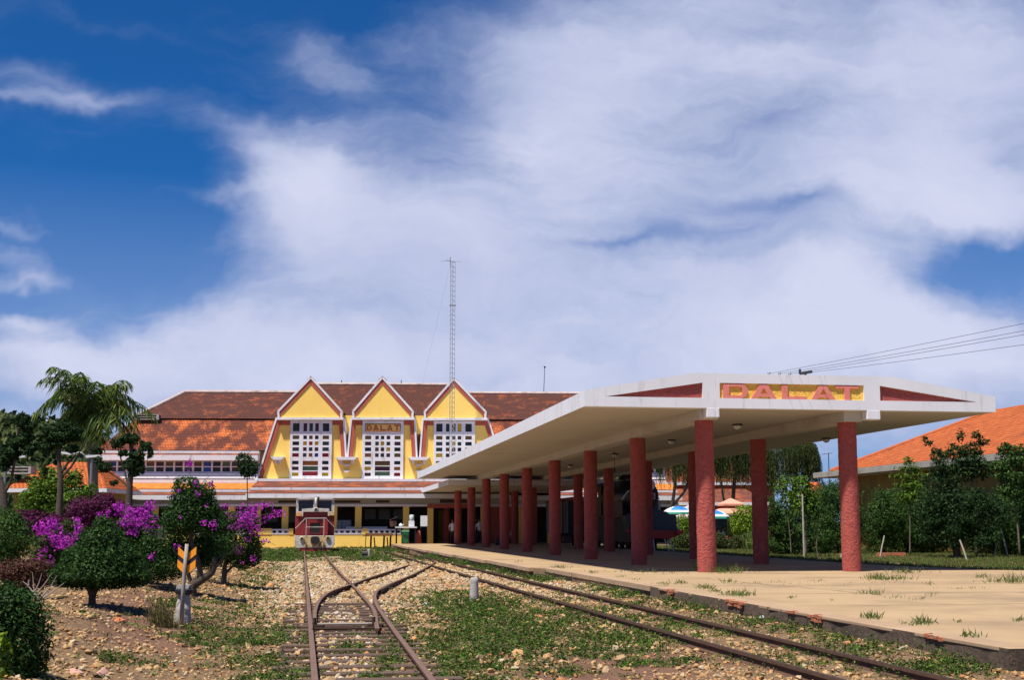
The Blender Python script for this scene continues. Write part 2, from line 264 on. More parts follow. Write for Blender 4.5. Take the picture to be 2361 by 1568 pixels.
# ------------------------------------------------------------------ object helpers
def tag(o, label=None, cat=None, group=None, kind=None):
    if label: o['label'] = label
    if cat: o['category'] = cat
    if group: o['group'] = group
    if kind: o['kind'] = kind
    return o
def thing(name, label, cat, loc=(0, 0, 0), rz=0.0, group=None, kind=None):
    o = bpy.data.objects.new(name, None); COL.objects.link(o); o.location = loc; o.rotation_euler = (0, 0, rz)
    o.empty_display_size = .3
    return tag(o, label, cat, group, kind)
def copy_tree(o, parent=None):
    c = o.copy(); COL.objects.link(c)
    if parent is not None: c.parent = parent
    for ch in list(o.children): copy_tree(ch, c)
    return c
class MB:
    def __init__(s): s.v = []; s.f = []; s.m = []; s.uv = {}
    def face(s, pts, mi=0, uv=None):
        b = len(s.v); s.v += [tuple(p) for p in pts]; s.f.append(tuple(range(b, b + len(pts)))); s.m.append(mi)
        if uv: s.uv[len(s.f) - 1] = uv
    def raw(s, vs, fs, mi=0):
        b = len(s.v); s.v += [tuple(p) for p in vs]
        for f in fs: s.f.append(tuple(b + i for i in f)); s.m.append(mi)
    def box(s, x0, x1, y0, y1, z0, z1, mi=0):
        s.raw([(x0, y0, z0), (x1, y0, z0), (x1, y1, z0), (x0, y1, z0), (x0, y0, z1), (x1, y0, z1), (x1, y1, z1), (x0, y1, z1)],
              [(0, 3, 2, 1), (4, 5, 6, 7), (0, 1, 5, 4), (1, 2, 6, 5), (2, 3, 7, 6), (3, 0, 4, 7)], mi)
    def prism(s, poly, y0, y1, mi=0):
        """poly in (x,z), from y0 (front) to y1"""
        n = len(poly)
        s.raw([(p[0], y0, p[1]) for p in poly] + [(p[0], y1, p[1]) for p in poly],
              [tuple(range(n)), tuple(range(2 * n - 1, n - 1, -1))] + [((i + 1) % n, i, n + i, n + (i + 1) % n) for i in range(n)], mi)
    def prismx(s, poly, x0, x1, mi=0):
        """poly in (y,z), extruded along x"""
        n = len(poly)
        s.raw([(x0, p[0], p[1]) for p in poly] + [(x1, p[0], p[1]) for p in poly],
              [tuple(range(n)), tuple(range(2 * n - 1, n - 1, -1))] + [((i + 1) % n, i, n + i, n + (i + 1) % n) for i in range(n)], mi)
    def tube(s, pts, rad, n=6, mi=0, cap=True):
        pts = [Vector(p) for p in pts]
        if isinstance(rad, (int, float)): rad = [rad] * len(pts)
        vs = []; fs = []; pu = None
        for i, p in enumerate(pts):
            d = (pts[min(i + 1, len(pts) - 1)] - pts[max(i - 1, 0)])
            d = d.normalized() if d.length > 1e-9 else Vector((0, 0, 1))
            if pu is None: pu = d.orthogonal().normalized()
            pu = (pu - d * pu.dot(d)); pu = pu.normalized() if pu.length > 1e-6 else d.orthogonal().normalized()
            w = d.cross(pu)
            for k in range(n):
                a = 2 * math.pi * k / n; vs.append(p + (pu * math.cos(a) + w * math.sin(a)) * rad[i])
        for i in range(len(pts) - 1):
            for k in range(n): fs.append((i * n + k, i * n + (k + 1) % n, (i + 1) * n + (k + 1) % n, (i + 1) * n + k))
        if cap: fs.append(tuple(range(n - 1, -1, -1))); fs.append(tuple(range((len(pts) - 1) * n, len(pts) * n)))
        s.raw(vs, fs, mi)
    def lathe(s, prof, n=24, mi=0, c=(0, 0, 0), axis='z'):
        vs = []; fs = []
        for (r, h) in prof:
            for k in range(n):
                a = 2 * math.pi * k / n; x, y = r * math.cos(a), r * math.sin(a)
                vs.append((c[0] + x, c[1] + y, c[2] + h) if axis == 'z' else (c[0] + x, c[1] + h, c[2] + y))
        for i in range(len(prof) - 1):
            for k in range(n): fs.append((i * n + k, i * n + (k + 1) % n, (i + 1) * n + (k + 1) % n, (i + 1) * n + k))
        fs.append(tuple(range(n - 1, -1, -1))); fs.append(tuple(range((len(prof) - 1) * n, len(prof) * n)))
        s.raw(vs, fs, mi)
    def plate(s, x0, x1, z0, z1, holes, yf, yb, mi=0, panes=None):
        """wall slab with rectangular openings; holes = (xa,xb,za,zb[,pane material index])"""
        xs = sorted({x0, x1} | {min(max(v, x0), x1) for h in holes for v in h[:2]}); zs = sorted({z0, z1} | {min(max(v, z0), z1) for h in holes for v in h[2:4]})
        nx, nz = len(xs) - 1, len(zs) - 1
        solid = [[True] * nz for _ in range(nx)]
        for i in range(nx):
            for j in range(nz):
                cx, cz = (xs[i] + xs[i + 1]) / 2, (zs[j] + zs[j + 1]) / 2
                if any(h[0] < cx < h[1] and h[2] < cz < h[3] for h in holes): solid[i][j] = False
        S = lambda i, j: 0 <= i < nx and 0 <= j < nz and solid[i][j]
        for i in range(nx):
            for j in range(nz):
                if not solid[i][j]: continue
                a, b, c, d = xs[i], xs[i + 1], zs[j], zs[j + 1]
                s.face([(a, yf, c), (b, yf, c), (b, yf, d), (a, yf, d)], mi); s.face([(a, yb, c), (a, yb, d), (b, yb, d), (b, yb, c)], mi)
                if not S(i - 1, j): s.face([(a, yb, c), (a, yf, c), (a, yf, d), (a, yb, d)], mi)
                if not S(i + 1, j): s.face([(b, yf, c), (b, yb, c), (b, yb, d), (b, yf, d)], mi)
                if not S(i, j - 1): s.face([(a, yb, c), (b, yb, c), (b, yf, c), (a, yf, c)], mi)
                if not S(i, j + 1): s.face([(a, yf, d), (b, yf, d), (b, yb, d), (a, yb, d)], mi)
        if panes is not None:
            yp = yf + (yb - yf) * .75
            for h in holes:
                if len(h) > 4: panes.face([(h[0], yp, h[2]), (h[1], yp, h[2]), (h[1], yp, h[3]), (h[0], yp, h[3])], h[4])
    def build(s, name, mats, parent=None, smooth=False, bevel=0.0):
        me = bpy.data.meshes.new(name); me.from_pydata(s.v, [], s.f)
        mats = mats if isinstance(mats, (list, tuple)) else [mats]
        for m in mats: me.materials.append(m)
        me.polygons.foreach_set('material_index', s.m)
        if smooth: me.polygons.foreach_set('use_smooth', [True] * len(s.f))
        if s.uv:
            ul = me.uv_layers.new(name='UVMap')
            for fi, uvs in s.uv.items():
                p = me.polygons[fi]
                for k, li in enumerate(p.loop_indices): ul.data[li].uv = uvs[k]
        me.update()
        o = bpy.data.objects.new(name, me); COL.objects.link(o)
        if parent is not None: o.parent = parent
        if bevel:
            md = o.modifiers.new('bevel', 'BEVEL'); md.width = bevel; md.segments = 2; md.limit_method = 'ANGLE'
        return o
def tiled(mb, pts, mi=0):
    """a roof plane: pts bottom-left, bottom-right, top-right[, top-left]; UV in metres along eave / up the slope"""
    P = [Vector(p) for p in pts]; ux = (P[1] - P[0]).normalized()
    nrm = (P[1] - P[0]).cross(P[-1] - P[0]).normalized(); uy = nrm.cross(ux)
    mb.face(P, mi, [((p - P[0]).dot(ux), (p - P[0]).dot(uy)) for p in P])
def np_mesh(name, verts, nper, nfaces, mats, parent=None, midx=None, faces=None):
    """fast mesh of nfaces separate polygons with nper corners (or indexed faces)"""
    me = bpy.data.meshes.new(name)
    nv = len(verts); me.vertices.add(nv); me.vertices.foreach_set('co', np.ascontiguousarray(verts, dtype=np.float32).ravel())
    idx = np.arange(nfaces * nper, dtype=np.int32) if faces is None else np.ascontiguousarray(faces, dtype=np.int32).ravel()
    me.loops.add(nfaces * nper); me.loops.foreach_set('vertex_index', idx)
    me.polygons.add(nfaces); me.polygons.foreach_set('loop_start', np.arange(0, nfaces * nper, nper, dtype=np.int32))
    for m in (mats if isinstance(mats, (list, tuple)) else [mats]): me.materials.append(m)
    if midx is not None: me.polygons.foreach_set('material_index', np.ascontiguousarray(midx, dtype=np.int32))
    me.update(calc_edges=True); me.polygons.foreach_set('use_smooth', [False] * nfaces)
    o = bpy.data.objects.new(name, me); COL.objects.link(o)
    if parent is not None: o.parent = parent
    return o
def unit(v): return v / np.maximum(np.linalg.norm(v, axis=1, keepdims=True), 1e-9)
def leaf_quads(P, Nrm, L, Wd, D=None):
    """diamond leaves at P facing Nrm; L, Wd arrays; D = preferred leaf direction"""
    n = len(P); r = unit(rng.normal(size=(n, 3))) if D is None else unit(D)
    a = r - Nrm * np.sum(r * Nrm, 1, keepdims=True); a = unit(a); b = np.cross(Nrm, a)
    L = np.broadcast_to(L, (n,))[:, None]; Wd = np.broadcast_to(Wd, (n,))[:, None]
    V = np.empty((n, 4, 3)); V[:, 0] = P - a * L * .5; V[:, 1] = P + b * Wd * .5 - a * L * .05 + Nrm * Wd * .12
    V[:, 2] = P + a * L * .5; V[:, 3] = P - b * Wd * .5 - a * L * .05 + Nrm * Wd * .12
    return V.reshape(-1, 3)
def clump_points(clumps, n, inner=.45, rough=.14):
    C = np.array([c[:3] for c in clumps], float); S = np.array([(c[3], c[4] if len(c) > 4 else c[3], c[5] if len(c) > 5 else c[3]) for c in clumps], float)
    w = (S[:, 0] * S[:, 1] * S[:, 2]) ** (2 / 3); k = rng.choice(len(C), n, p=w / w.sum())
    d = unit(rng.normal(size=(n, 3))); ph = rng.uniform(0, 6.28, (len(C), 3))
    lump = 1 + rough * (np.sin(d[:, 0] * 5 + ph[k, 0]) + np.sin(d[:, 1] * 6 + ph[k, 1]) + np.sin(d[:, 2] * 7 + ph[k, 2])) / 1.6
    r = (inner + (1 - inner) * rng.random(n) ** .5) * lump * (1 + rng.normal(0, .05, n))
    return C[k] + d * S[k] * r[:, None], d, k
def ragged(clumps, k, amt=.42, seed=0):
    r = random.Random(seed); out = list(clumps)
    for c in clumps:
        for _ in range(k):
            d = Vector((r.gauss(0, 1), r.gauss(0, 1), r.gauss(.25, .8))).normalized(); f = amt * r.uniform(.5, 1.1)
            out.append((c[0] + d.x * c[3], c[1] + d.y * c[4], c[2] + d.z * c[5], c[3] * f, c[4] * f, c[5] * f))
    return out
def crown(name, clumps, n, size, m, parent, asp=.5, up=.25, outward=.8, inner=.45, rough=.14, D=None):
    P, d, k = clump_points(clumps, n, inner, rough)
    Nrm = unit(d * outward + rng.normal(size=(n, 3)) * .6 + np.array([0, 0, up]))
    L = size * rng.uniform(.6, 1.4, n)
    V = leaf_quads(P, Nrm, L, L * asp, None if D is None else np.tile(np.array(D, float), (n, 1)) + rng.normal(size=(n, 3)) * .35)
    return np_mesh(name, V, 4, n, [m], parent)
def bloom(parent, spots, n, size, m=BLOOM, name='blossom'):
    n = int(n * .62); spots = [(c[0], c[1], c[2], c[3] * 1.2, c[4] * 1.2, c[5] * 1.25) for c in spots]
    P, d, k = clump_points(spots, n, .1, .2)
    Nrm = unit(d + rng.normal(size=(n, 3)) * .7); L = size * rng.uniform(.6, 1.3, n)
    return np_mesh(name, leaf_quads(P, Nrm, L, L * .8), 4, n, [m], parent)
def trunk(parent, paths, m=BARK, name='trunk', n=7):
    mb = MB()
    for pts, rad in paths: mb.tube(pts, rad, n)
    return mb.build(name, m, parent, True)

# ------------------------------------------------------------------ frames of the two building lines
TA = math.atan((CX - 697) / (F * math.cos(PITCH) + 432 * math.sin(PITCH)))        # heading of the tracks
PA = math.atan((CX - 706) / (F * math.cos(PITCH) + 432 * math.sin(PITCH)))        # heading of the platform and canopy
PZ = 0.36
P0 = gnd(1630, 1320, PZ)
PT = Vector((-math.sin(PA), math.cos(PA), 0)); PN = Vector((math.cos(PA), math.sin(PA), 0))
def pw(x, y, z=0.0): return P0 + PN * x + PT * y + Vector((0, 0, z - PZ))         # platform frame -> world
def pl(p): d = Vector(p) - P0; return d.dot(PN), d.dot(PT)                         # world -> platform frame
def pray(px, py, ly):
    """measured point on the plane at distance ly along the platform -> (x, z) in the platform frame"""
    r = Vector(ray(px, py)); o = Vector((0, 0, EYE))
    s = (ly - (o - P0).dot(PT)) / r.dot(PT); q = o + r * s
    return (q - P0).dot(PN), q.z

# ------------------------------------------------------------------ ground
def smooth(a, b, v): t = np.clip((v - a) / (b - a), 0, 1); return t * t * (3 - 2 * t)
def fbm(x, y, s, seed=0):
    o = np.zeros_like(x); a = 1.0; tot = 0
    for k in range(4):
        f = s * 2 ** k; ph = seed * 1.7 + k * 2.3
        o += a * (np.sin(x * f + ph + 1.3 * np.sin(y * f * .7 + ph)) * np.cos(y * f * 1.1 - ph + 1.1 * np.sin(x * f * .6 + 2 * ph))); tot += a; a *= .55
    return o / tot
def track_x(y): return -3.21 + (y - 21.14) * (-11.48 + 3.21) / (73.43 - 21.14)     # left rail of the siding
def ground_z(x, y):
    x = np.asarray(x, float); y = np.asarray(y, float)
    d = track_x(y) - x                                         # metres left of the siding's left rail
    bank = .42 * smooth(1.0, 4.2, d) * (1 - smooth(45, 62, y)) + .10 * smooth(5, 9, d) * (1 - smooth(40, 60, y))
    u = (x - P0.x) * PN.x + (y - P0.y) * PN.y; v = (x - P0.x) * PT.x + (y - P0.y) * PT.y
    right = .26 * smooth(8.2, 9.6, u) * smooth(-26, -22, v)
    near = (1 - smooth(60, 100, y))
    rel = (.035 + .05 * smooth(.4, 2.5, d)) * fbm(x, y, 1.1, 1) + .02 * fbm(x, y, 4.3, 2)
    mound = .16 * np.exp(-((x + 5.6) ** 2 / 1.6 + (y - 17.2) ** 2 / 3.5))            # ridge of spoil left of the siding
    foot = .15 * smooth(-5.0, -4.25, u) * smooth(-26, -24, v) * (1 - smooth(-4, 6, v))
    return foot + bank + right + rel * near + mound - .0
def axis(segs):
    o = []
    for a, b, st in segs: o += list(np.arange(a, b, st))
    return np.array(o + [segs[-1][1]])
gx = axis([(-900, -200, 100), (-200, -60, 20), (-60, -24, 3), (-24, 12, .35), (12, 45, 1.2), (45, 120, 8), (120, 300, 30), (300, 900, 100)])
gy = axis([(-60, 6, 6), (6, 36, .35), (36, 70, .8), (70, 140, 3), (140, 400, 30), (400, 1200, 100)])
GX, GY = np.meshgrid(gx, gy); GZ = ground_z(GX, GY)
nxg, nyg = len(gx), len(gy); ii = np.arange(nxg * nyg).reshape(nyg, nxg)
gf = np.stack([ii[:-1, :-1], ii[:-1, 1:], ii[1:, 1:], ii[1:, :-1]], -1).reshape(-1, 4)

# zones of the ground, drawn from where each lies in the yard: (x, y, rx, ry) of patches in the survey picture
WEEDZ = [(1230, 1450, 330, 70, .62), (1640, 1385, 130, 22, .6), (1500, 1440, 200, 26, .5), (1480, 1520, 180, 30, .4), (560, 1440, 130, 60, .45), (1960, 1475, 150, 30, .6), (930, 1440, 40, 70, .5), (590, 1350, 90, 40, .35), (470, 1400, 110, 30, .4), (1090, 1405, 150, 40, .9), (1150, 1470, 210, 60, 1), (1060, 1530, 110, 50, .9), (1340, 1500, 230, 36, .7), (1440, 1475, 150, 26, .8), (1250, 1420, 90, 30, .6), (1010, 1385, 70, 25, .7),
         (1560, 1400, 200, 22, .55), (1460, 1368, 100, 16, .9), (1420, 1358, 60, 14, .8), (1700, 1435, 120, 22, .6), (1840, 1460, 110, 26, .7), (1960, 1500, 150, 30, .8), (2160, 1545, 170, 30, .9), (1660, 1470, 180, 26, .35), (1790, 1520, 150, 28, .4),
         (600, 1470, 110, 40, .75), (520, 1500, 90, 30, .6), (620, 1530, 100, 36, .5), (265, 1520, 50, 12, 1), (345, 1535, 60, 14, .6), (560, 1400, 50, 25, .5), (450, 1460, 70, 40, .6), (400, 1395, 60, 20, .5), (620, 1320, 70, 26, .35), (640, 1285, 60, 14, .8),
         (780, 1276, 90, 7, .75), (850, 1288, 60, 8, .6), (735, 1272, 60, 4, .8), (800, 1500, 45, 18, .9), (860, 1560, 40, 24, .6), (900, 1520, 40, 50, .8), (810, 1470, 26, 16, .4), (700, 1500, 22, 60, .5), (330, 1430, 120, 30, .25), (640, 1570, 120, 20, .5), (1250, 1560, 220, 20, .4), (820, 1262, 130, 4, .45), (905, 1268, 40, 6, .7)]
def zone(lst, X, Y, Z=0.0):
    x, y = proj(X, Y, Z); o = np.zeros_like(x)
    for c in lst: o = np.maximum(o, c[4] * np.exp(-1.1 * (((x - c[0]) / c[2]) ** 2 + ((y - c[1]) / c[3]) ** 2)))
    return o
BALZ = [(740, 1380, 110, 90, 1), (820, 1430, 140, 80, 1), (900, 1330, 110, 50, 1), (800, 1320, 160, 60, .9), (650, 1380, 70, 70, .8), (980, 1370, 60, 60, .7), (1100, 1330, 160, 30, .8), (1280, 1360, 170, 26, .7), (760, 1540, 90, 80, .7), (690, 1320, 80, 60, .8)]
DIRTZ = [(1400, 1545, 260, 46, 1), (1560, 1520, 160, 30, .8), (360, 1450, 190, 60, 1), (300, 1390, 200, 40, .7), (560, 1560, 200, 40, .4)]
me = bpy.data.meshes.new('ground')
ob = np_mesh('ground', np.stack([GX, GY, GZ], -1).reshape(-1, 3), 4, len(gf), [], None, faces=gf)
ok = (GY > 4)
for nm, zl in (('ballast', BALZ), ('dirt', DIRTZ), ('weed', WEEDZ)):
    val = np.where(ok, zone(zl, GX, np.maximum(GY, 5), GZ), 0).reshape(-1)
    if nm == 'weed':
        u_ = (GX - P0.x) * PN.x + (GY - P0.y) * PN.y
        val = np.maximum(val, (smooth(8.5, 9.5, u_) * .75).reshape(-1)); val = np.maximum(val, (smooth(105, 125, GY) * .8).reshape(-1))
        val = np.maximum(val, (smooth(3, 7, track_x(GY) - GX) * smooth(22, 34, GY) * .6).reshape(-1))
    at_ = ob.data.attributes.new(nm, 'FLOAT', 'POINT'); at_.data.foreach_set('value', val.astype(np.float32))
ob.data.polygons.foreach_set('use_smooth', [True] * len(gf))
def ground_mat():
    m, N, L, b = new_mat('yard_soil'); b.inputs['Roughness'].default_value = .95; b.inputs['Specular IOR Level'].default_value = .15
    g = N.new('ShaderNodeNewGeometry')
    def nz(sc, det=6, ro=.65):
        n = N.new('ShaderNodeTexNoise'); n.inputs['Scale'].default_value = sc; n.inputs['Detail'].default_value = det; n.inputs['Roughness'].default_value = ro
        L.new(g.outputs['Position'], n.inputs['Vector']); return n.outputs[0]
    def mapr(v, a, bb):
        n = N.new('ShaderNodeMapRange'); n.inputs[1].default_value = a; n.inputs[2].default_value = bb; L.new(v, n.inputs[0]); return n.outputs[0]
    def mix(f, a, c, mode='MIX'):
        n = N.new('ShaderNodeMix'); n.data_type = 'RGBA'; n.blend_type = mode
        if isinstance(f, (int, float)): n.inputs[0].default_value = f
        else: L.new(f, n.inputs[0])
        for i, v in ((6, a), (7, c)):
            if isinstance(v, tuple): n.inputs[i].default_value = rgba(v)
            else: L.new(v, n.inputs[i])
        return n.outputs[2]
    def att(nm):
        a = N.new('ShaderNodeAttribute'); a.attribute_name = nm; return a.outputs['Fac']
    def mth(op, a, c):
        n = N.new('ShaderNodeMath'); n.operation = op
        for i, v in enumerate((a, c)):
            if isinstance(v, (int, float)): n.inputs[i].default_value = v
            else: L.new(v, n.inputs[i])
        return n.outputs[0]
    soil = mix(mapr(nz(.7), .35, .65), (.28, .19, .10), (.19, .125, .07))
    soil = mix(mapr(nz(9, 4), .4, .62), soil, (.15, .09, .055))
    red = mix(mapr(nz(3), .35, .65), (.21, .115, .075), (.145, .08, .055))
    soil = mix(mapr(mth('ADD', att('dirt'), mth('MULTIPLY', mth('SUBTRACT', nz(2.2), .5), .9)), .3, .6), soil, red)
    vo = N.new('ShaderNodeTexVoronoi'); vo.inputs['Scale'].default_value = 13; L.new(g.outputs['Position'], vo.inputs['Vector'])
    cr = N.new('ShaderNodeValToRGB'); sp = N.new('ShaderNodeSeparateColor'); L.new(vo.outputs['Color'], sp.inputs[0]); L.new(sp.outputs[0], cr.inputs[0])
    e = cr.color_ramp.elements; e.new(.35); e.new(.7)
    for k, c in enumerate([(.33, .19, .09), (.44, .30, .17), (.50, .38, .25), (.30, .23, .17)]): e[k].position = k * .3; e[k].color = rgba(c)
    pebble = mix(mapr(vo.outputs['Distance'], .45, .75), cr.outputs[0], (.12, .07, .04))
    col = mix(mapr(mth('ADD', mth('ADD', att('ballast'), .22), mth('MULTIPLY', mth('SUBTRACT', nz(1.6), .5), 1.0)), .30, .62), soil, pebble)
    green = mix(mapr(nz(6), .35, .65), (.06, .075, .024), (.13, .105, .045))
    col = mix(mapr(mth('ADD', att('weed'), mth('MULTIPLY', mth('SUBTRACT', nz(3.5, 7, .7), .5), 1.3)), .55, .85), col, green)
    L.new(col, b.inputs['Base Color'])
    bp = N.new('ShaderNodeBump'); bp.inputs['Strength'].default_value = .8; bp.inputs['Distance'].default_value = .05
    L.new(mth('ADD', mth('MULTIPLY', vo.outputs['Distance'], -.6), nz(18, 5)), bp.inputs['Height']); L.new(bp.outputs[0], b.inputs['Normal'])
    return m
ob.data.materials.append(ground_mat()); tag(ob, kind='structure')

# hill far off to the left
def hills():
    mb = MB(); n = 40; rows = 6
    prof = [(-150, 968), (-60, 975), (0, 978), (60, 982), (110, 990), (150, 1000), (220, 1030), (300, 1075), (380, 1130)]
    xs = np.linspace(-250, 380, n); ys = np.interp(xs, [p[0] for p in prof], [p[1] for p in prof])
    V = []
    for j in range(rows):
        t = j / (rows - 1)
        for i in range(n):
            top = at(xs[i], ys[i] + 3 * math.sin(i * 1.7) + 2 * math.sin(i * 3.1), 420)
            V.append((top.x, 330 + 90 * t + (1 - t) * 8 * math.sin(i * .9), -1 + (top.z + 1) * math.sin(t * math.pi / 2)))
    V2 = V + [(v[0], 520, -1) for v in V[-n:]]
    fs = [(j * n + i, j * n + i + 1, (j + 1) * n + i + 1, (j + 1) * n + i) for j in range(rows) for i in range(n - 1)]
    mb.raw(V2, fs); o = mb.build('hills', mat('hill_forest', (.035, .055, .022), (.016, .028, .013), .16, 1, 1.5, 1.2), None, True); tag(o, kind='structure')
    # the wood on it
    N_ = 9000; k = rng.integers(0, n, N_); t = rng.random(N_) ** .7
    base = np.array(V).reshape(rows, n, 3); j0 = np.minimum((t * (rows - 1)).astype(int), rows - 2); fr = t * (rows - 1) - j0
    P = base[j0, k] * (1 - fr)[:, None] + base[j0 + 1, k] * fr[:, None] + rng.normal(size=(N_, 3)) * np.array([4, 3, 1.2]) + np.array([0, 0, 1.2])
    nr = unit(rng.normal(size=(N_, 3)) + np.array([0, -.8, .8]))
    w = np_mesh('forest', leaf_quads(P, nr, rng.uniform(1.4, 3.6, N_), rng.uniform(1, 2.6, N_)), 4, N_, [LEAF_OLIVE])
    tag(w, kind='stuff')
hills()

# ------------------------------------------------------------------ platform
def platform():
    edge = [(-4.02, -23.6), (-4.02, -10.9), (-3.98, -9.0), (-4.0, 1.5), (-4.02, 4.0), (-4.30, 4.4), (-4.62, 24), (-4.80, 40), (-4.95, 62), (-5.0, 66)]
    right = [(40.0, -23.6), (40, -13), (14.0, -3.5), (9.2, 0.5), (8.0, 5.0), (7.8, 20), (7.4, 40), (7.4, 66)]
    mb = MB()
    rngl = random.Random(3)
    # densify the left edge and let it crumble a little
    pts = []
    for (a, b) in zip(edge[:-1], edge[1:]):
        k = max(1, int((b[1] - a[1]) / .45))
        for i in range(k):
            t = i / k; pts.append((a[0] + (b[0] - a[0]) * t + rngl.uniform(-.018, .018), a[1] + (b[1] - a[1]) * t))
    pts.append(edge[-1])
    poly = pts + right[::-1]
    W_ = [pw(p[0], p[1], PZ) for p in poly]
    mb.face(W_, 0)
    n = len(poly)
    for i in range(n):
        a, b = W_[i], W_[(i + 1) % n]
        za = PZ - .03
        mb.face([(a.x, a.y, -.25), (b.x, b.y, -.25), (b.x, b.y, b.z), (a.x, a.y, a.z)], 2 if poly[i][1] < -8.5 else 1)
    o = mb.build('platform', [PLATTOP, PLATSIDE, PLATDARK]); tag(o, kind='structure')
    # raised coping along the edge, in cast lengths with open joints
    for (y0, y1, x0) in [(-23.4, -16.2, -4.02), (-16.1, -9.4, -4.0), (-8.6, -.2, -3.98), (-.1, 4.2, -4.0), (4.5, 14, -4.44), (14.06, 24, -4.58), (24.06, 36, -4.72), (36.06, 48, -4.84), (48.06, 62, -4.95)]:
        cb = MB(); q = [pw(x0 - (.012 if y0 < -9 else .035), y0), pw(x0 + .36, y0), pw(x0 + .36, y1), pw(x0 - (.012 if y0 < -9 else .035), y1)]
        cb.raw([(p.x, p.y, PZ - (.045 if y0 < -9 else .11)) for p in q] + [(p.x, p.y, PZ + (.008 if y0 < -9 else .02)) for p in q], [(4, 5, 6, 7), (0, 1, 5, 4), (1, 2, 6, 5), (2, 3, 7, 6), (3, 0, 4, 7), (3, 2, 1, 0)])
        c = cb.build('kerb', CONC, None, False, .012); tag(c, kind='structure')
    # slabs: thin joints in the open part
    jb = MB()
    for (a, b, c, d) in [(-3.6, -1.6, 24, -1.9), (-3.6, -4.6, 26, -5.0), (-3.6, -12.2, 30, -12.4)]:
        p, q = pw(a, b, PZ + .004), pw(c, d, PZ + .004); dd = (q - p).normalized(); s = Vector((-dd.y, dd.x, 0)) * .02
        jb.face([p - s, q - s, q + s, p + s])
    rc = random.Random(12)
    for (x0, y0, x1, y1) in [(-1.5, -4.8, -.6, -13), (4, -2.0, 5.2, -12.3), (10, -2.4, 11.5, -12.3), (-3.6, -8.6, 16, -8.4), (-3.5, -16, 12, -16.3), (2.6, -12.3, 3.2, -22), (8, -12.4, 8.6, -22)]:
        n = 26; pr_ = None; off = 0
        for k in range(n + 1):
            t = k / n; off = off * .8 + rc.gauss(0, .035); q = pw(x0 + (x1 - x0) * t + (off if abs(y1 - y0) > abs(x1 - x0) else 0), y0 + (y1 - y0) * t + (0 if abs(y1 - y0) > abs(x1 - x0) else off), PZ + .004)
            if pr_ is not None:
                dd = (q - pr_).normalized(); s = Vector((-dd.y, dd.x, 0)) * rc.uniform(.008, .022); jb.face([pr_ - s, q - s, q + s, pr_ + s])
            pr_ = q
    j = jb.build('pavement_joints', mat('joint_soil', (.20, .14, .08), (.14, .10, .055), 4, 1)); tag(j, kind='structure')
    # places where the coping has broken away and the brick core shows
    bb = MB(); r2 = random.Random(5)
    for (px, py, w, h) in [(1525, 1362, .55, .18), (1690, 1388, .85, .16), (1860, 1421, .55, .12), (1805, 1411, .2, .10), (2110, 1468, .5, .09), (2318, 1512, .42, .26), (2338, 1520, .3, .2)]:
        x, y = pl(gnd(px, py, PZ))
        rows = max(1, int(h / .055))
        for r_ in range(rows):
            wr = w * (1 - .35 * r_ / rows) * r2.uniform(.8, 1.05); yy = y - wr / 2 + r2.uniform(-.05, .05)
            while yy < y + wr / 2:
                L0 = r2.uniform(.06, .17); ex = -4.062 + r2.uniform(-.012, .03) + (.0 if y < 1.5 else -.03)
                z1 = PZ + .012 - r_ * .055 + r2.uniform(-.012, .006); z0 = z1 - r2.uniform(.035, .05)
                q = [pw(ex + r2.uniform(-.012, .012), yy), pw(ex + .17 * (1 if r_ == 0 else .6) * r2.uniform(.5, 1), yy), pw(ex + .17 * (1 if r_ == 0 else .6) * r2.uniform(.5, 1), yy + L0), pw(ex + r2.uniform(-.012, .012), yy + L0)]
                bb.raw([(p.x, p.y, z0) for p in q] + [(p.x, p.y, z1 + r2.uniform(-.01, .006)) for p in q], [(4, 5, 6, 7), (0, 1, 5, 4), (1, 2, 6, 5), (2, 3, 7, 6), (3, 0, 4, 7), (3, 2, 1, 0)])
                yy += L0 + r2.uniform(.004, .03)
    b = bb.build('broken_brick_rubble', BRICK); tag(b, kind='stuff')
platform()

# ------------------------------------------------------------------ tracks
def sweep_rail(path, name, parent, mats=(RAIL, RAILTOP), top=.12, h=.13):
    """flat-bottom rail along a path of (x, y)"""
    prof = [(-.055, 0), (.055, 0), (.055, .014), (.011, .03), (.011, h - .042), (.034, h - .032), (.034, h), (-.034, h), (-.034, h - .032), (-.011, h - .042), (-.011, .03), (-.055, .014)]
    P = [Vector((p[0], p[1], 0)) for p in path]; vs = []; fs = []; ms = []; n = len(prof)
    for i, p in enumerate(P):
        d = (P[min(i + 1, len(P) - 1)] - P[max(i - 1, 0)]).normalized(); s = Vector((d.y, -d.x, 0))
        for (a, b) in prof: q = p + s * a; vs.append((q.x, q.y, top - h + b))
    for i in range(len(P) - 1):
        for k in range(n): fs.append((i * n + k, i * n + (k + 1) % n, (i + 1) * n + (k + 1) % n, (i + 1) * n + k)); ms.append(1 if k == 6 else 0)
    fs.append(tuple(range(n))); ms.append(0); fs.append(tuple(range(len(vs) - 1, len(vs) - n - 1, -1))); ms.append(0)
    mb = MB(); mb.v = vs; mb.f = fs; mb.m = ms
    return mb.build(name, list(mats), parent)
def spline(pts, n=8):
    P = [Vector(p) for p in pts]; P = [P[0] * 2 - P[1]] + P + [P[-1] * 2 - P[-2]]; out = []
    for i in range(1, len(P) - 2):
        for k in range(n):
            t = k / n; a, b, c, d = P[i - 1], P[i], P[i + 1], P[i + 2]
            out.append(.5 * ((2 * b) + (c - a) * t + (2 * a - 5 * b + 4 * c - d) * t * t + (3 * b - a - 3 * c + d) * t ** 3))
    return out + [P[-2]]
def gpath(pts, n=6): return [(p.x, p.y) for p in spline([gnd(x, y, .12) for x, y in pts], n)]
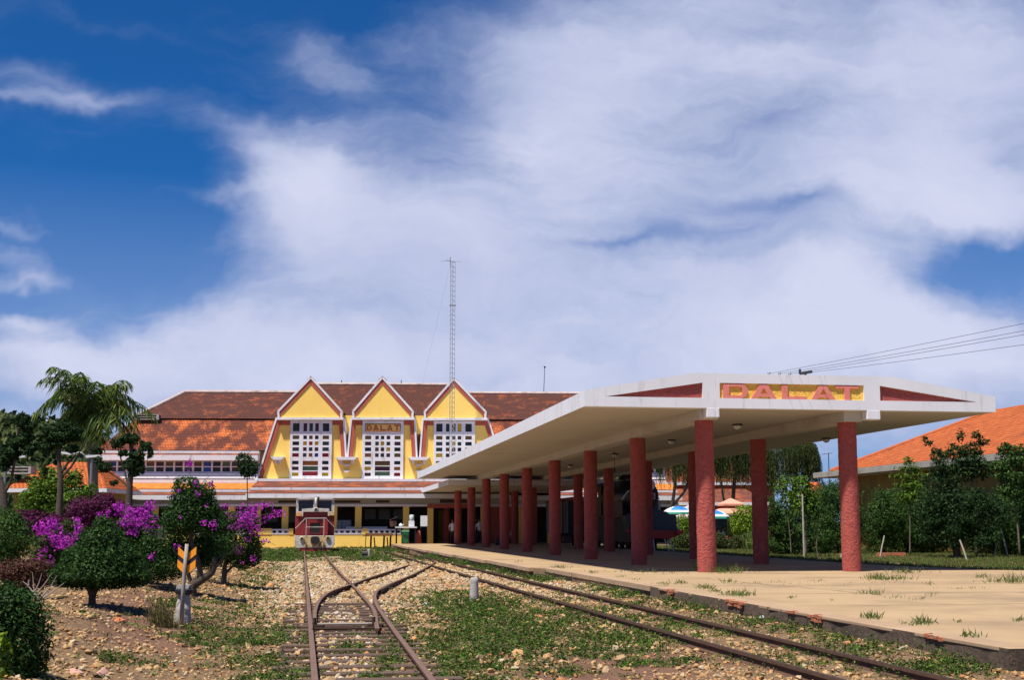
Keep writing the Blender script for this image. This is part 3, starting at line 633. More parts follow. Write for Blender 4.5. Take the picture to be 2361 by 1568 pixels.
TD = Vector((-math.sin(TA), math.cos(TA), 0)); TN = Vector((math.cos(TA), math.sin(TA), 0))
LR0 = Vector((-3.21, 21.14, 0))                                   # a point on the siding's left rail
def tw(x, s, z=0.0): return LR0 + TN * x + TD * s + Vector((0, 0, z))     # x right of that rail, s along the track
def sleeper(parent, x0, x1, s, z=.0, skew=0.0, w=.22, h=.13):
    mb = MB(); r = random.uniform(-.02, .02)
    q = [tw(x0, s - w / 2 - skew), tw(x1, s - w / 2 + skew + r), tw(x1, s + w / 2 + skew + r), tw(x0, s + w / 2 - skew)]
    mb.raw([(p.x, p.y, z - h) for p in q] + [(p.x, p.y, z) for p in q], [(4, 5, 6, 7), (0, 1, 5, 4), (1, 2, 6, 5), (2, 3, 7, 6), (3, 0, 4, 7)])
    return mb.build('sleeper', SLEEP, parent, False, .012)
def tracks():
    t = thing('siding_track', 'rusty straight railway track running to the red locomotive', 'railway track')
    sweep_rail([(p.x, p.y) for p in [tw(0, s) for s in np.arange(-16, 84, 2.0)]], 'rail', t)
    a = gpath([(869.7, 1450), (860.5, 1404), (833, 1371), (811, 1347.4), (781.5, 1317.5), (757, 1288.6), (748, 1277)])
    sweep_rail(a, 'rail', t)
    for k in range(24):
        s = -9.2 + k * .70
        sleeper(t, -.42 + random.uniform(-.06, .06), 1.50 + random.uniform(-.08, .08) + max(0, -s - 4) * .02, s + random.uniform(-.03, .03), .045 + random.uniform(-.006, .010))
    for k in range(10): sleeper(t, -.45, 1.6, 8.6 + k * .95, -.01 + random.uniform(-.03, .01))
    b = MB(); q = [tw(.06, .55, .075), tw(1.12, .55, .075)]; b.tube(q, .020, 8)
    t2 = thing('turnout_track', 'rusty curved turnout track crossing from the siding to the platform line', 'railway track')
    b.build('tie_bar', POLEW, t2); b = MB(); b.tube([tw(.06, -.25, .06), tw(1.12, -.25, .06)], .02, 6); b.build('tie_bar', RAILDK, t2)
    sweep_rail(gpath([(1010, 1590), (996.5, 1568), (955, 1513), (913.8, 1459.5), (888, 1424), (874, 1404), (866, 1387), (864.5, 1372), (873, 1360), (906.4, 1343.7), (957.9, 1321.7), (992.8, 1303.3), (1000, 1298.5), (1003, 1295), (996, 1291.5)]), 'rail', t2)
    sweep_rail(gpath([(725.2, 1436), (726.5, 1408), (737, 1384), (755.7, 1367.6), (781.5, 1356.6), (811, 1347.4), (862, 1329), (935.8, 1305), (943, 1301.5), (944, 1297), (938, 1293.5)]), 'rail', t2)
    sweep_rail(gpath([(880, 1360), (893, 1352.5), (906, 1345)], 4), 'guard_rail', t2, (RAILDK, RAILDK), .125)
    for (x, s) in [(.1, .25), (1.05, .3)]:
        m = MB(); m.box(-.12, .12, -.10, .10, 0, .09); m.tube([(-.03, 0, .09), (-.03, 0, .2)], .03); o = m.build('switch_chair', RAILDK, t2); o.location = tw(x, s, .0)
    for k in range(9):
        s = 6.2 + k * .78; sleeper(t2, -.2 + k * .1, 2.0 + k * .30, s + .3, -.005 + random.uniform(-.02, .01), .10)
    t3 = thing('platform_track', 'dark railway track running alongside the platform edge', 'railway track')
    sweep_rail([tuple(gnd(1389 + k * 100, 1378 + 23.4 * k, .12)[:2]) for k in range(9, -1, -1)] + [tuple(p[:2]) for p in [gnd(1240, 1344, .12), gnd(1100, 1312, .12), gnd(1005.7, 1290.5, .12), gnd(950, 1278, .12), gnd(915, 1269.5, .12)]], 'rail', t3, (RAIL, RAILDK))
    sweep_rail([tuple(gnd(1389 + k * 60, 1415 + 16.6 * k, .12)[:2]) for k in range(10, -1, -1)] + [tuple(p[:2]) for p in [gnd(1200, 1361.5, .12), gnd(1080, 1327.5, .12), gnd(1005.7, 1306.5, .12), gnd(950, 1289.5, .12), gnd(905, 1276.5, .12), (gnd(880, 1269, .12))]], 'rail', t3, (RAIL, RAILDK))
    for k in range(60):
        s = -8.6 + k * .80; x = 6.5 - .002 * s
        sleeper(t3, 6.05, 8.25, s, -.035 + random.uniform(-.03, .012))
tracks()

# ------------------------------------------------------------------ platform canopy
def block_letters(word, x0, x1, z0, z1, spans, yf, yb, mb, mi=0):
    """raised capitals D A L T cut as solid strokes; spans = per letter (x start, x end) as fractions"""
    H_ = z1 - z0
    for ch, (a, b) in zip(word, spans):
        l = x0 + (x1 - x0) * a; r = x0 + (x1 - x0) * b; w = r - l; st = w * .24; sh = H_ * .20
        if ch == 'L':
            mb.prism([(l, z0), (r, z0), (r, z0 + sh), (l + st, z0 + sh), (l + st, z1), (l, z1)], yf, yb, mi)
        elif ch == 'T':
            c = (l + r) / 2
            mb.prism([(c - st / 2, z0), (c + st / 2, z0), (c + st / 2, z1 - sh), (r, z1 - sh), (r, z1), (l, z1), (l, z1 - sh), (c - st / 2, z1 - sh)], yf, yb, mi)
        elif ch == 'A':
            c = (l + r) / 2; tw_ = w * .15; zb = z0 + H_ * .14; zc = z0 + H_ * .36
            L_ = lambda z: l + (c - tw_ - l) * (z - z0) / H_
            Ro = lambda z: r + (c + tw_ - r) * (z - z0) / H_
            k = w * .25
            mb.prism([(l, z0), (l + k, z0), (L_(zb) + k, zb), (L_(zc) + k, zc), (c, z0 + H_ * .74), (c, z1), (c - tw_, z1)], yf, yb, mi)
            mb.prism([(r, z0), (c + tw_, z1), (c, z1), (c, z0 + H_ * .74), (Ro(zc) - k, zc), (Ro(zb) - k, zb), (r - k, z0)], yf, yb, mi)
            mb.prism([(L_(zb) + k, zb), (Ro(zb) - k, zb), (Ro(zc) - k, zc), (L_(zc) + k, zc)], yf, yb, mi)
        elif ch == 'D':
            rd = min(w * .45, H_ * .5); out = [(l, z0), (l, z1)]; inn = [(l + st, z0 + sh), (l + st, z1 - sh)]
            for k in range(9):
                t = math.pi / 2 - math.pi * k / 8
                out.append((r - rd + rd * math.cos(t), (z0 + z1) / 2 + H_ / 2 * math.sin(t)))
                inn.append((r - rd + (rd - st * .95) * math.cos(t) , (z0 + z1) / 2 + (H_ / 2 - sh) * math.sin(t)))
            n = len(out)
            for k in range(n):
                k2 = (k + 1) % n
                mb.prism([out[k], out[k2], inn[k2], inn[k]], yf, yb, mi)
CANOPY_Z = {}
def canopy():
    c = thing('platform_canopy', 'long white concrete platform canopy on two rows of red round columns', 'canopy', P0, PA)
    c.location.z = 0
    yF = -0.85
    xl, zb = pray(1348, 942, yF); xr, zb2 = pray(2296, 945.5, yF); zb = (zb + zb2) / 2
    _, zl = pray(1355, 905, yF); _, zr = pray(2298, 910, yF); zl = (zl + zr) / 2
    xa, za = pray(1600, 863, yF); xc, zc = pray(2062, 866, yF); za = (za + zc) / 2
    _, ztop = pray(1622, 971, 0); _, zt2 = pray(1984, 974.5, 0); ztop = (ztop + zt2) / 2
    # far end: where the left edge closes at x = 960
    lo, hi = 20, 90
    for _ in range(50):
        m = (lo + hi) / 2; q = pw(xl, m, zb); s = proj(q.x, q.y, q.z)
        if s[0] > 962: lo = m
        else: hi = m
    yE = lo
    CANOPY_Z.update(zb=zb, za=za, zl=zl, ztop=ztop, xl=xl, xr=xr, yE=yE, yF=yF)
    XR = 4.42; CW = .30
    # roof slab: raised middle, thin wings
    prof = [(xl, zb), (xr, zb), (xr, zl), (xc, za), (xa, za), (xl, zl)]
    mb = MB(); yb0 = yF + .36
    mb.prism([(xl, zb), (xr, zb), (xr, zl - .012), (xc, za - .012), (xa, za - .012), (xl, zl - .012)], yb0, yE, 0)
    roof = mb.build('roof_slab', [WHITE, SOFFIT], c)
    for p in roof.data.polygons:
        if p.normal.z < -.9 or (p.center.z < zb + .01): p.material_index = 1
    # end face with its three recesses
    px = lambda x: pray(x, 905, yF)[0]
    pz = lambda y, x=1800: pray(x, y, yF)[1]
    hb = pz(920.5); htop = pz(885.5)
    x1, x2, x3, x4 = px(1396), px(1620.5), px(2029), px(2252)
    xs1, xs2 = px(1659.5), px(1992)
    fm = MB()
    # bottom band and posts, frieze pieces around the openings (butted end to end)
    fm.prism([(xl, zb), (xr, zb), (xr, hb), (xl, hb)], yF, yb0)
    ztl = lambda x: zl + (za - zl) * (x - xl) / (xa - xl); ztr = lambda x: zl + (za - zl) * (xr - x) / (xr - xc)
    fm.prism([(xl, hb), (x1, hb), (x2, htop), (x2, ztl(x2) if x2 < xa else za), (xa, za), (xl, zl)], yF, yb0)
    fm.prism([(x2, hb), (xs1, hb), (xs1, za), (x2, za)], yF, yb0)
    fm.prism([(xs1, htop), (xs2, htop), (xs2, za), (xs1, za)], yF, yb0)
    fm.prism([(xs2, hb), (x3, hb), (x3, za), (xs2, za)], yF, yb0)
    fm.prism([(x3, htop), (x4, hb), (xr, hb), (xr, zl), (xc, za), (x3, za)], yF, yb0)
    fm.build('end_fascia', WHITE, c)
    yr = yF + .085
    for poly, nm, mt_ in (([(x1, hb), (x2, hb), (x2, htop)], 'red_infill_panel', REDSTUC), ([(x3, hb), (x4, hb), (x3, htop)], 'red_infill_panel', REDSTUC)):
        m = MB(); m.prism(poly, yr, yb0 - .003); m.build(nm, mt_, c)
    m = MB(); m.prism([(xs1, hb), (xs2, hb), (xs2, htop), (xs1, htop)], yF + .06, yb0 - .003); sp = m.build('sign_panel', YELSTUC, c)
    m = MB(); f = lambda v: (v - 288) / (1270 - 288)
    for ch, ab in zip('DALAT', [(312, 478), (500, 672), (708, 872), (908, 1072), (1076, 1236)]):
        m = MB(); block_letters(ch, xs1, xs2, hb + .004, htop - .012, [(f(ab[0]), f(ab[1]))], yF + .012, yF + .059, m)
        o = m.build('letter', PINKLET, sp)
    # beams over the two rows of columns, ends showing on the front as square blocks
    for x in (0, XR):
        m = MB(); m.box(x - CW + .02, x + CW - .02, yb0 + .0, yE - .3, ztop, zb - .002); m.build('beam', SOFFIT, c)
    for (pa, pb) in ((1628.5, 1658), (1997, 2028)):
        m = MB(); a, b = px(pa), px(pb)
        m.box(a, b, yF - .004, yb0 - .004, pz(965), zb + .01); m.build('beam_end', WHITE, c, bevel=.02)
    # columns: rough red stucco, each a copy of one
    vs = []; fs = []; n, k = 44, 70; rr = random.Random(2)
    r0 = .272
    for j in range(k + 1):
        z = PZ - .05 + (ztop - PZ + .05) * j / k
        for i in range(n):
            a = 2 * math.pi * i / n; r = r0 + rr.uniform(-.007, .007) + .004 * math.sin(5 * a + z * 3)
            vs.append((r * math.cos(a), r * math.sin(a), z))
    for j in range(k):
        for i in range(n): fs.append((j * n + i, j * n + (i + 1) % n, (j + 1) * n + (i + 1) % n, (j + 1) * n + i))
    mb = MB(); mb.raw(vs, fs); proto = mb.build('column', REDSTUC, c, True)
    XS = [0, 7.81, 15.62, 23.44, 31.3, 39.3, 47.15, 54.9]
    first = True
    for s in XS:
        for x in (0, XR):
            o = proto if first else proto.copy()
            if not first: COL.objects.link(o); o.parent = c
            first = False; o.location = (x + (0.0), s, 0); o.rotation_euler = (0, 0, s + x)
    # round ceiling lamps under the slab
    for (x, y, z) in [(1700, 978, 0), (1548, 1014, 0), (1905, 1010, 0), (1418, 1046, 0), (1315, 1072, 0)]:
        p = gnd(x, y, zb); lx, ly = pl(p)
        m = MB(); m.lathe([(.15, 0), (.17, -.02), (.16, -.05)], 16, 0); m.lathe([(.14, -.05), (.12, -.13), (.06, -.18), (.01, -.19)], 16, 1)
        o = m.build('ceiling_lamp', [DKMETAL, PLASTIC], c, True); o.location = (lx, ly, zb)
    m = MB(); p = gnd(1416, 1040, zb); lx, ly = pl(p); m.tube([(0, 0, 0), (0, 0, -.8)], .012); m.tube([(0, 0, -.78), (0, 0, -.98)], .05)
    o = m.build('hanging_lamp', DKMETAL, c); o.location = (lx, ly, zb)
    # lower link roof joining the canopy to the station porch
    e = thing('link_canopy', 'low white roof on red columns linking the long canopy to the station porch', 'canopy', P0, PA); e.location.z = 0
    # left edge found from its near end (1034, 1118) and far end (958, 1137)
    ln = 49.5; xle, zle = pray(1034, 1118.5, ln); _, zte = pray(1034, 1106, ln)
    m = MB(); m.prism([(xle, zle), (8.3, zle), (8.3, zte), (xle, zte)], ln, 82.0); o = m.build('roof_slab', [WHITE, SOFFIT], e)
    for p in o.data.polygons:
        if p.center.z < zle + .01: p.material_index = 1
    lo, hi = 60, 100
    zc8 = pray(1028, 1138, 71.5)[1]
    for x in (0, XR):
        m = MB(); m.box(x - .28, x + .28, ln + .4, 81.6, zc8, zle - .002); m.build('beam', SOFFIT, e)
    sc = (zc8 - PZ) / (ztop - PZ)
    for s in (63.2, 71.5, 80.3):
        for x in (0, XR):
            o = proto.copy(); COL.objects.link(o); o.parent = e; o.location = (x, s, PZ * (1 - sc)); o.scale = (1, 1, sc)
    return c
canopy()
# wires landing on the canopy roof
def wires():
    z = CANOPY_Z['za']
    b = thing('wire_bracket', 'dark steel wire bracket with insulators on the canopy roof edge', 'bracket', pw(pray(1857, 862, -.4)[0], -.4, z))
    m = MB(); m.box(-.03, .03, -.03, .03, 0, .10); m.build('stand', DKMETAL, b)
    m = MB(); m.tube([(-.16, 0, .10), (.20, 0, .16)], .045, 8); m.build('clamp', DKMETAL, b)
    m = MB(); m.lathe([(.03, .08), (.05, .12), (.03, .16), (.045, .2), (.02, .24)], 10, 0, (-.16, 0, 0)); m.build('insulator', DKMETAL, b, True)
    ends = [(1773, 859, 2361, 735), (1797, 860, 2361, 752), (1821, 859, 2361, 761), (1868, 857, 2361, 784)]
    for i, (a, b_, c, d) in enumerate(ends):
        lx = pray(a, 862, -.3)[0]; p0 = pw(lx, -.3, z + .09)
        if i < 3:
            k = thing('wire_insulator', ['small grey insulator at the end of the topmost wire, farthest along the roof', 'small grey insulator second along the canopy roof edge', 'small grey insulator third along the roof, beside the dark bracket'][i], 'insulator', pw(lx, -.3, z), 0, 'insulators on the canopy roof')
            m = MB(); m.tube([(0, 0, 0), (0, 0, .08)], .012); m.lathe([(.02, .06), (.05, .08), (.045, .12), (.02, .14)], 10); m.build('body', METAL, k, True)
        else: p0 = p0 + Vector((0, 0, .06))
        p1 = at(c, d, 27.0); p1 = p0 + (p1 - p0) * 2.4
        pts = [p0 + (p1 - p0) * t - Vector((0, 0, .10 * 4 * t * (1 - t))) for t in np.linspace(0, 1, 28)]
        m = MB(); m.tube(pts, .0048, 5); w = m.build('overhead_wire', DKMETAL)
        tag(w, ['uppermost thin black wire rising from the canopy roof', 'thin black wire just below the uppermost one', 'third thin black wire, close under the second', 'lowest thin black wire, from the dark bracket'][i], 'wire', 'overhead wires')
wires()

# ------------------------------------------------------------------ station building
SA = R(2.5); SY = 112.0
S0 = at(881, 1262, SY); S0.z = 0
SX = Vector((math.cos(SA), math.sin(SA), 0)); SB = Vector((-math.sin(SA), math.cos(SA), 0))
def st(px, py, ly=0.0):
    """measured point on the plane ly metres behind the facade -> (x, z) in the station frame"""
    r = Vector(ray(px, py)); o = Vector((0, 0, EYE)); s = (ly - (o - S0).dot(SB)) / r.dot(SB); q = o + r * s
    return (q - S0).dot(SX), q.z
def sz(py, ly=0.0, px=881): return st(px, py, ly)[1]
def sx(px, ly=0.0, py=1100): return st(px, py, ly)[0]
def station():
    t = thing('station_building', 'yellow station hall with three pointed gables, stained glass and clay tile roofs', 'building', S0, SA)
    # ---- facade wall of the three gables
    lower = [(594, 1107), (639.5, 964), (790, 964), (796, 1057), (803, 1057), (812, 964), (954, 964), (959, 1057), (970, 1057), (977, 964), (1122, 964), (1169, 1107)]
    L_ = [st(x, y) for x, y in lower]
    mb = MB()
    mb.prism([L_[0], L_[1], L_[2], L_[3], st(796, 1107)], 0, .5); mb.prism([st(796, 1107), L_[3], L_[4], st(803, 1107)], .003, .5)
    mb.prism([st(803, 1107), L_[4], L_[5], L_[6], L_[7], st(959, 1107)], 0, .5); mb.prism([st(959, 1107), L_[7], L_[8], st(970, 1107)], .003, .5)
    mb.prism([st(970, 1107), L_[8], L_[9], L_[10], L_[11]], 0, .5)
    mb.box(sx(760), sx(1000), 1.5, 1.7, sz(1107), sz(955), 0)
    mb.build('wall', YELLOW, t)
    def strip(mbb, a, b, w, y0, y1, mi=0, side=1):
        a = Vector((a[0], a[1])); b = Vector((b[0], b[1])); d = (b - a).normalized(); nrm = Vector((d.y, -d.x)) * side * w
        mbb.prism([tuple(a), tuple(b), tuple(b + nrm), tuple(a + nrm)], y0, y1, mi)
    G = [(717, 867, 639.5, 790, 957), (881.5, 867, 812, 954, 957), (1046.5, 870, 977, 1122, 958)]
    for gi, (ax, ay, lx, rx, sy) in enumerate(G):
        g = []
        A = st(ax, ay, -.4); Lp = st(lx, sy - 9, -.4); Rp = st(rx, sy - 9, -.4); Lb = st(lx + 1, sy + 6, -.4); Rb = st(rx - 1, sy + 6, -.4)
        m = MB(); m.prism([Lb, Lp, A, Rp, Rb], -.4, .5); gm = m.build('gable', YELLOW, t)
        w = .17
        tr = MB()                                                  # white outer edge of the verge
        for (p, q, s_) in ((Lb, Lp, 1), (Lp, A, 1), (A, Rp, 1), (Rp, Rb, 1)): strip(tr, p, q, w, -.52, .1, 0, 1)
        tr.prism([(Lb[0] - .1, Lb[1] - .2), (Rb[0] + .1, Rb[1] - .2), (Rb[0] + .1, Rb[1]), (Lb[0] - .1, Lb[1])], -.56, .1, 0)
        tr.build('verge_trim', WHITE2, gm)
        tr = MB(); c_ = ((Lb[0] + Rb[0]) / 2, (Lb[1] + A[1]) / 2)
        inn = lambda p, k: (c_[0] + (p[0] - c_[0]) * k, c_[1] + (p[1] - c_[1]) * k)
        k = w + .02
        for (p, q) in ((Lp, A), (A, Rp)):
            p2 = Vector(p); q2 = Vector(q); d = (q2 - p2).normalized(); nrm = Vector((d.y, -d.x)) * .02
            strip(tr, tuple(p2 + nrm), tuple(q2 + nrm), .46, -.46, .05, 0, 1)
        tr.prism([(Lp[0] + .02, Lp[1]), (Lp[0] + .27, Lp[1]), (Lb[0] + .27, Lb[1]), (Lb[0] + .02, Lb[1])], -.458, .05, 0)
        tr.prism([(Rp[0] - .27, Rp[1]), (Rp[0] - .02, Rp[1]), (Rb[0] - .02, Rb[1]), (Rb[0] - .27, Rb[1])], -.458, .05, 0)
        tr.prism([(Lb[0] + .1, Lb[1] - .62), (Rb[0] - .1, Rb[1] - .62), (Rb[0] - .1, Rb[1] - .22), (Lb[0] + .1, Lb[1] - .22)], -.03, .1, 0)  # shadow below the white crossbar, put in as a maroon band
        tr.build('red_trim_and_shade', MAROON, gm)
        # roof of the dormer
        m = MB(); yr = 9.0
        up = lambda p, dx, dz: (p[0] + dx, p[1] + dz)
        for (p, q) in ((up(Lp, 0, -.03), up(A, 0, -.02)), (up(A, 0, -.02), up(Rp, 0, -.03))):
            tiled(m, [(p[0], .1, p[1]), (q[0], .1, q[1]), (q[0], yr, q[1]), (p[0], yr, p[1])])
        m.build('dormer_roof', TILE_OLD, gm)
        # legs
        li = [(1, 0), (2, 3), (5, 4), (6, 7), (9, 8), (10, 11)]
        for j, (a, b) in enumerate(li[gi * 2:gi * 2 + 2]):
            pa, pb = lower[a], lower[b]; sd = -1 if (j == 0) else 1
            legs = MB(); lr = MB(); A2 = st(pa[0], pa[1], -.2); B2 = st(pb[0], pb[1], -.2)
            strip(legs, A2, B2, .15, -.22, 2.5, 0, -1 if j == 1 else 1)
            d = Vector((-.06 if j == 1 else .06, 0))
            strip(lr, (A2[0], A2[1]), (B2[0], B2[1]), .34, -.16, .05, 0, 1 if j == 1 else -1)
            lg = legs.build('gable_leg', WHITE2, t); lr.build('leg_trim', MAROON, lg)
    # ---- stained glass windows
    cen = dict(
        rows=[(642, 740), (790, 835), (862, 908), (932, 978), (1003, 1048), (1095, 1138), (1165, 1208), (1237, 1278)])
    def win(x0, cols, spec, sign):
        """spec: strings of pane colours per row"""
        Z = lambda y: sz(854 + (y) * .1912, -.12, 881)
        X = lambda x: sx(590.3 + x * .1912, -.12, 1040)
        m = MB(); pn = MB(); holes = []
        for ri, (a, b) in enumerate(cen['rows']):
            for ci, ch in enumerate(spec[ri]):
                if ch in ' ': continue
                holes.append((X(cols[ci][0]), X(cols[ci][1]), Z(b), Z(a), GLK.index(ch)))
        big = spec[8]
        x_a, x_b = X(cols[1][0]), X(cols[3][1])
        zs = [Z(1278), Z(1218), Z(1156), Z(1095)]
        for k in range(3): holes.append((x_a, x_b, zs[k] + .03, zs[k + 1] - (.03 if k < 2 else 0), GLK.index(big[2 - k])))
        if sign: holes.append((X(cols[0][0]), X(cols[4][1]), Z(742), Z(642), GLK.index('d')))
        m.plate(X(x0[0]), X(x0[1]), Z(1318), Z(610), holes, -.16, -.004, 0, pn)
        o = m.build('window', WHITE2, t); pn.build('glass', GLM, o)
        if sign:
            s = MB(); s.box(X(cols[0][0]) + .06, X(cols[4][1]) - .06, -.22, -.10, Z(740), Z(648)); sp = s.build('sign_board', mat('sign_yellow', (.95, .60, .14), (.85, .5, .11), 3, .7), o)
            l = MB(); x_, X_ = X(1325), X(1735)
            l.prism([(x_ - .03, Z(742)), (X_ + .03, Z(742)), (X_ + .03, Z(736)), (x_ - .03, Z(736))], -.25, -.221); l.prism([(x_ - .03, Z(658)), (X_ + .03, Z(658)), (X_ + .03, Z(652)), (x_ - .03, Z(652))], -.25, -.221)
            l.build('sign_border', MAROON, sp)
            for ch, ab in zip('DALAT', [(.02, .17), (.21, .37), (.42, .58), (.62, .78), (.83, .99)]):
                l = MB(); block_letters(ch, x_, X_, Z(728), Z(664), [ab], -.26, -.221, l); l.build('letter', MAROON, sp)
    win((408, 912), [(438, 518), (566, 611), (637, 681), (707, 752), (800, 878)],
        ['dmgmd', 'obobo'.replace('b', 'd'), 'dykyg', 'spgps', 'rsnur', 'b   b', 'p   p', 'y   y', 'nek'], False)
    win((1280, 1776), [(1313, 1388), (1436, 1480), (1503, 1546), (1572, 1618), (1668, 1742)],
        ['     ', 'opgpo', 'pgygp', 'bopyd', 'npgpo', 'g   b', 'y   n', 'p   r', 'ome'], True)
    dx = 1723
    win((2142, 2640), [(438 + dx + 10, 518 + dx + 6), (566 + dx, 611 + dx), (637 + dx, 681 + dx), (707 + dx, 752 + dx), (800 + dx, 878 + dx)],
        ['dbpyd', 'opgpo', 'sgygb', 'gopbd', 'ypgpy', 'p   g', 'y   p', 'r   r', 'ger'], False)
    # corbel shelves below the gable legs
    for (a, b, both) in ((627, 654, 0), (777, 822, 1), (943, 988, 1), (1108, 1135, 0)):
        m = MB(); x0, x1 = sx(a), sx(b); zt, zb = sz(1055), sz(1062)
        m.prism([(x0 - .1, zt), (x1 + .1, zt), (x1 - .18, zb), (x0 + .18, zb)], -.75, .0)
        for x in (x0 + .35, x1 - .35): m.prism([(x - .12, zb), (x + .12, zb), (x + .08, sz(1071)), (x - .08, sz(1071))], -.4, 0.0)
        if both:
            c = (x0 + x1) / 2
            for yy in (1071, 1085): m.prism([(c - .25, sz(yy)), (c + .25, sz(yy)), (c + .15, sz(yy + 5)), (c - .15, sz(yy + 5))], -.45, 0)
        m.build('corbel', WHITE2, t)
    # ---- main roof
    zE, zK, zR = sz(1040), sz(964, 3), sz(907, 9)
    zRc = sz(888, 9)
    xE, xK, xR_ = sx(222, 0, 1040), sx(318, 3, 964), sx(427, 9, 907)
    yB = 18.0
    m = MB()
    for s in (1, -1):
        E0, E1, K0, K1 = (xE, 0, zE), (-xE, 0, zE), (xK, 3, zK), (-xK, 3, zK)
        if s == 1:
            tiled(m, [E0, E1, K1, K0])
        else:
            tiled(m, [(-xE, yB, zE), (xE, yB, zE), (xK, yB - 3, zK), (-xK, yB - 3, zK)])
    tiled(m, [(xE, yB, zE), (xE, 0, zE), (xK, 3, zK), (xK, yB - 3, zK)]); tiled(m, [(-xE, 0, zE), (-xE, yB, zE), (-xK, yB - 3, zK), (-xK, 3, zK)])
    m.build('lower_roof', TILE_MID, t)
    m = MB(); o_ = .35; za_ = zK - .12
    tiled(m, [(xK - o_, 3 - o_, za_), (-xK + o_, 3 - o_, za_), (-xR_, 9, zR), (xR_, 9, zR)]); tiled(m, [(-xK + o_, yB - 3 + o_, za_), (xK - o_, yB - 3 + o_, za_), (xR_, 9, zR), (-xR_, 9, zR)])
    tiled(m, [(xK - o_, yB - 3 + o_, za_), (xK - o_, 3 - o_, za_), (xR_, 9, zR)]); tiled(m, [(-xK + o_, 3 - o_, za_), (-xK + o_, yB - 3 + o_, za_), (-xR_, 9, zR)])
    xc = sx(705, 9, 890); xd = sx(1060, 9, 890)
    tiled(m, [(xc - 1, 2.7, za_ + .02), (xd + 1, 2.7, za_ + .02), (xd, 9, zRc), (xc, 9, zRc)]); tiled(m, [(xd + 1, yB - 2.7, za_ + .02), (xc - 1, yB - 2.7, za_ + .02), (xc, 9, zRc), (xd, 9, zRc)])
    tiled(m, [(xc - 1, yB - 2.7, za_), (xc - 1, 2.7, za_), (xc, 9, zRc)]); tiled(m, [(xd + 1, 2.7, za_), (xd + 1, yB - 2.7, za_), (xd, 9, zRc)])
    up = m.build('upper_roof', TILE_OLD, t)
    m = MB(); RC = .16
    m.tube([(xR_, 9, zR + .05), (-xR_, 9, zR + .05)], RC, 8); m.tube([(xc, 9, zRc + .05), (xd, 9, zRc + .05)], RC, 8)
    for s in (1, -1): m.tube([(s * xR_, 9, zR + .05), (s * (xK - o_), 3 - o_, za_ + .05)], RC, 8)
    m.build('ridge_cap', mat('ridge_mortar', (.62, .50, .45), (.46, .32, .26), 1.5, .9, stain=(.25, .14, .1), sscale=2), up)
    m = MB()
    for x in (787, 925): p = st(x, 888, 9); m.tube([(p[0], 9, p[1]), (p[0], 9, p[1] + .45)], .04)
    m.build('ridge_spike', DKMETAL, up)
    for s in (1, -1):                                             # gablet vents at the hips
        m = MB(); x0 = sx(313, 2.6, 964); x1 = sx(368, 2.6, 964); x0, x1 = sorted((x0 * s, x1 * s)); za0, za1 = sz(970.5, 2.6), sz(958, 2.6)
        zz = np.linspace(za0, za1, 8)
        m.plate(x0, x1, za0, za1, [(x0 + .2, x1 - .2, zz[1], zz[3]), (x0 + .2, x1 - .2, zz[4], zz[6])], 2.25, 2.6); v = m.build('roof_vent', GREY, up)
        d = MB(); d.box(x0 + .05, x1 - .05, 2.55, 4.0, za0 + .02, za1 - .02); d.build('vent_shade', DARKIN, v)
    # ---- eaves, ribbon windows and porch roofs of the two wings
    def band(mb_, y0, y1, ly, back, xa, xb, mi=0): mb_.box(xa, xb, ly, back, sz(y1, ly, 881), sz(y0, ly, 881), mi)
    xWl, xWr = sx(222, 0), -sx(222, 0)
    wings = [(xWl, sx(597, 0)), (sx(1166, 0), xWr)]
    for (a, b) in wings:
        m = MB()
        band(m, 1041, 1047, -.45, .4, a, b); band(m, 1050.5, 1062.5, -1.0, -.3, a - .3, b)
        band(m, 1092.5, 1098.5, -.30, .3, a, b); band(m, 1099.5, 1104.5, -.7, -.003, a, b); band(m, 1107, 1114.5, -.9, -.003, a, b)
        m.build('eave', WHITE2, t)
        m = MB(); tiled(m, [(a, -1.0, sz(1050.5, -1.0)), (b, -1.0, sz(1050.5, -1.0)), (b, -.45, sz(1046.5, -.45)), (a, -.45, sz(1046.5, -.45))])
        m.build('eave_tiles', TILE_PORCH, t)
        m = MB(); band(m, 1104.5, 1107, -.3, 0, a, b); m.build('shade_band', MAROON, t)  # dark line of shade under the ledge, put in as a maroon strip
        m = MB(); pn = MB(); holes = []; zt, zb = sz(1064, 0), sz(1092, 0); w = .80; n = int((b - a) / w); cols_ = 'ddpdsdodedbmgudpos'
        rr = random.Random(4)
        for k in range(n):
            xa = a + .1 + k * w
            for (za, zb_) in ((zb + .12, zb + .50), (zb + .58, zt - .06)):
                holes.append((xa + .07, xa + w - .07, za, zb_, GLK.index('u' if rr.random() < .07 else rr.choice(cols_))))
        m.plate(a, b, zb, zt, holes, 0, .2, 0, pn); o = m.build('ribbon_window', WHITE2, t); pn.build('glass', GLM, o)
        m = MB(); m.box(a, b, .25, .6, sz(1107), sz(1041)); m.build('wall', WHITE2, t)
    # porch roof: side runs and the centre block that stands forward of them
    def porch(a, b, y_t0, y_t1, g0, g1, s0, s1, f0, f1, l0, l1, l2, mat1, over=0):
        m = MB(); m.box(a, b, l1 - .12, l1 + .3, sz(g1, l1), sz(g0, l1)); m.box(a - over, b + over, l2 - .15, l2 + .25, sz(f1, l2), sz(f0, l2)); o = m.build('porch_fascia', WHITE2, t)
        m = MB(); tiled(m, [(a, l1, sz(y_t1, l1)), (b, l1, sz(y_t1, l1)), (b, l0, sz(y_t0, l0)), (a, l0, sz(y_t0, l0))]); m.build('porch_roof', mat1, t)
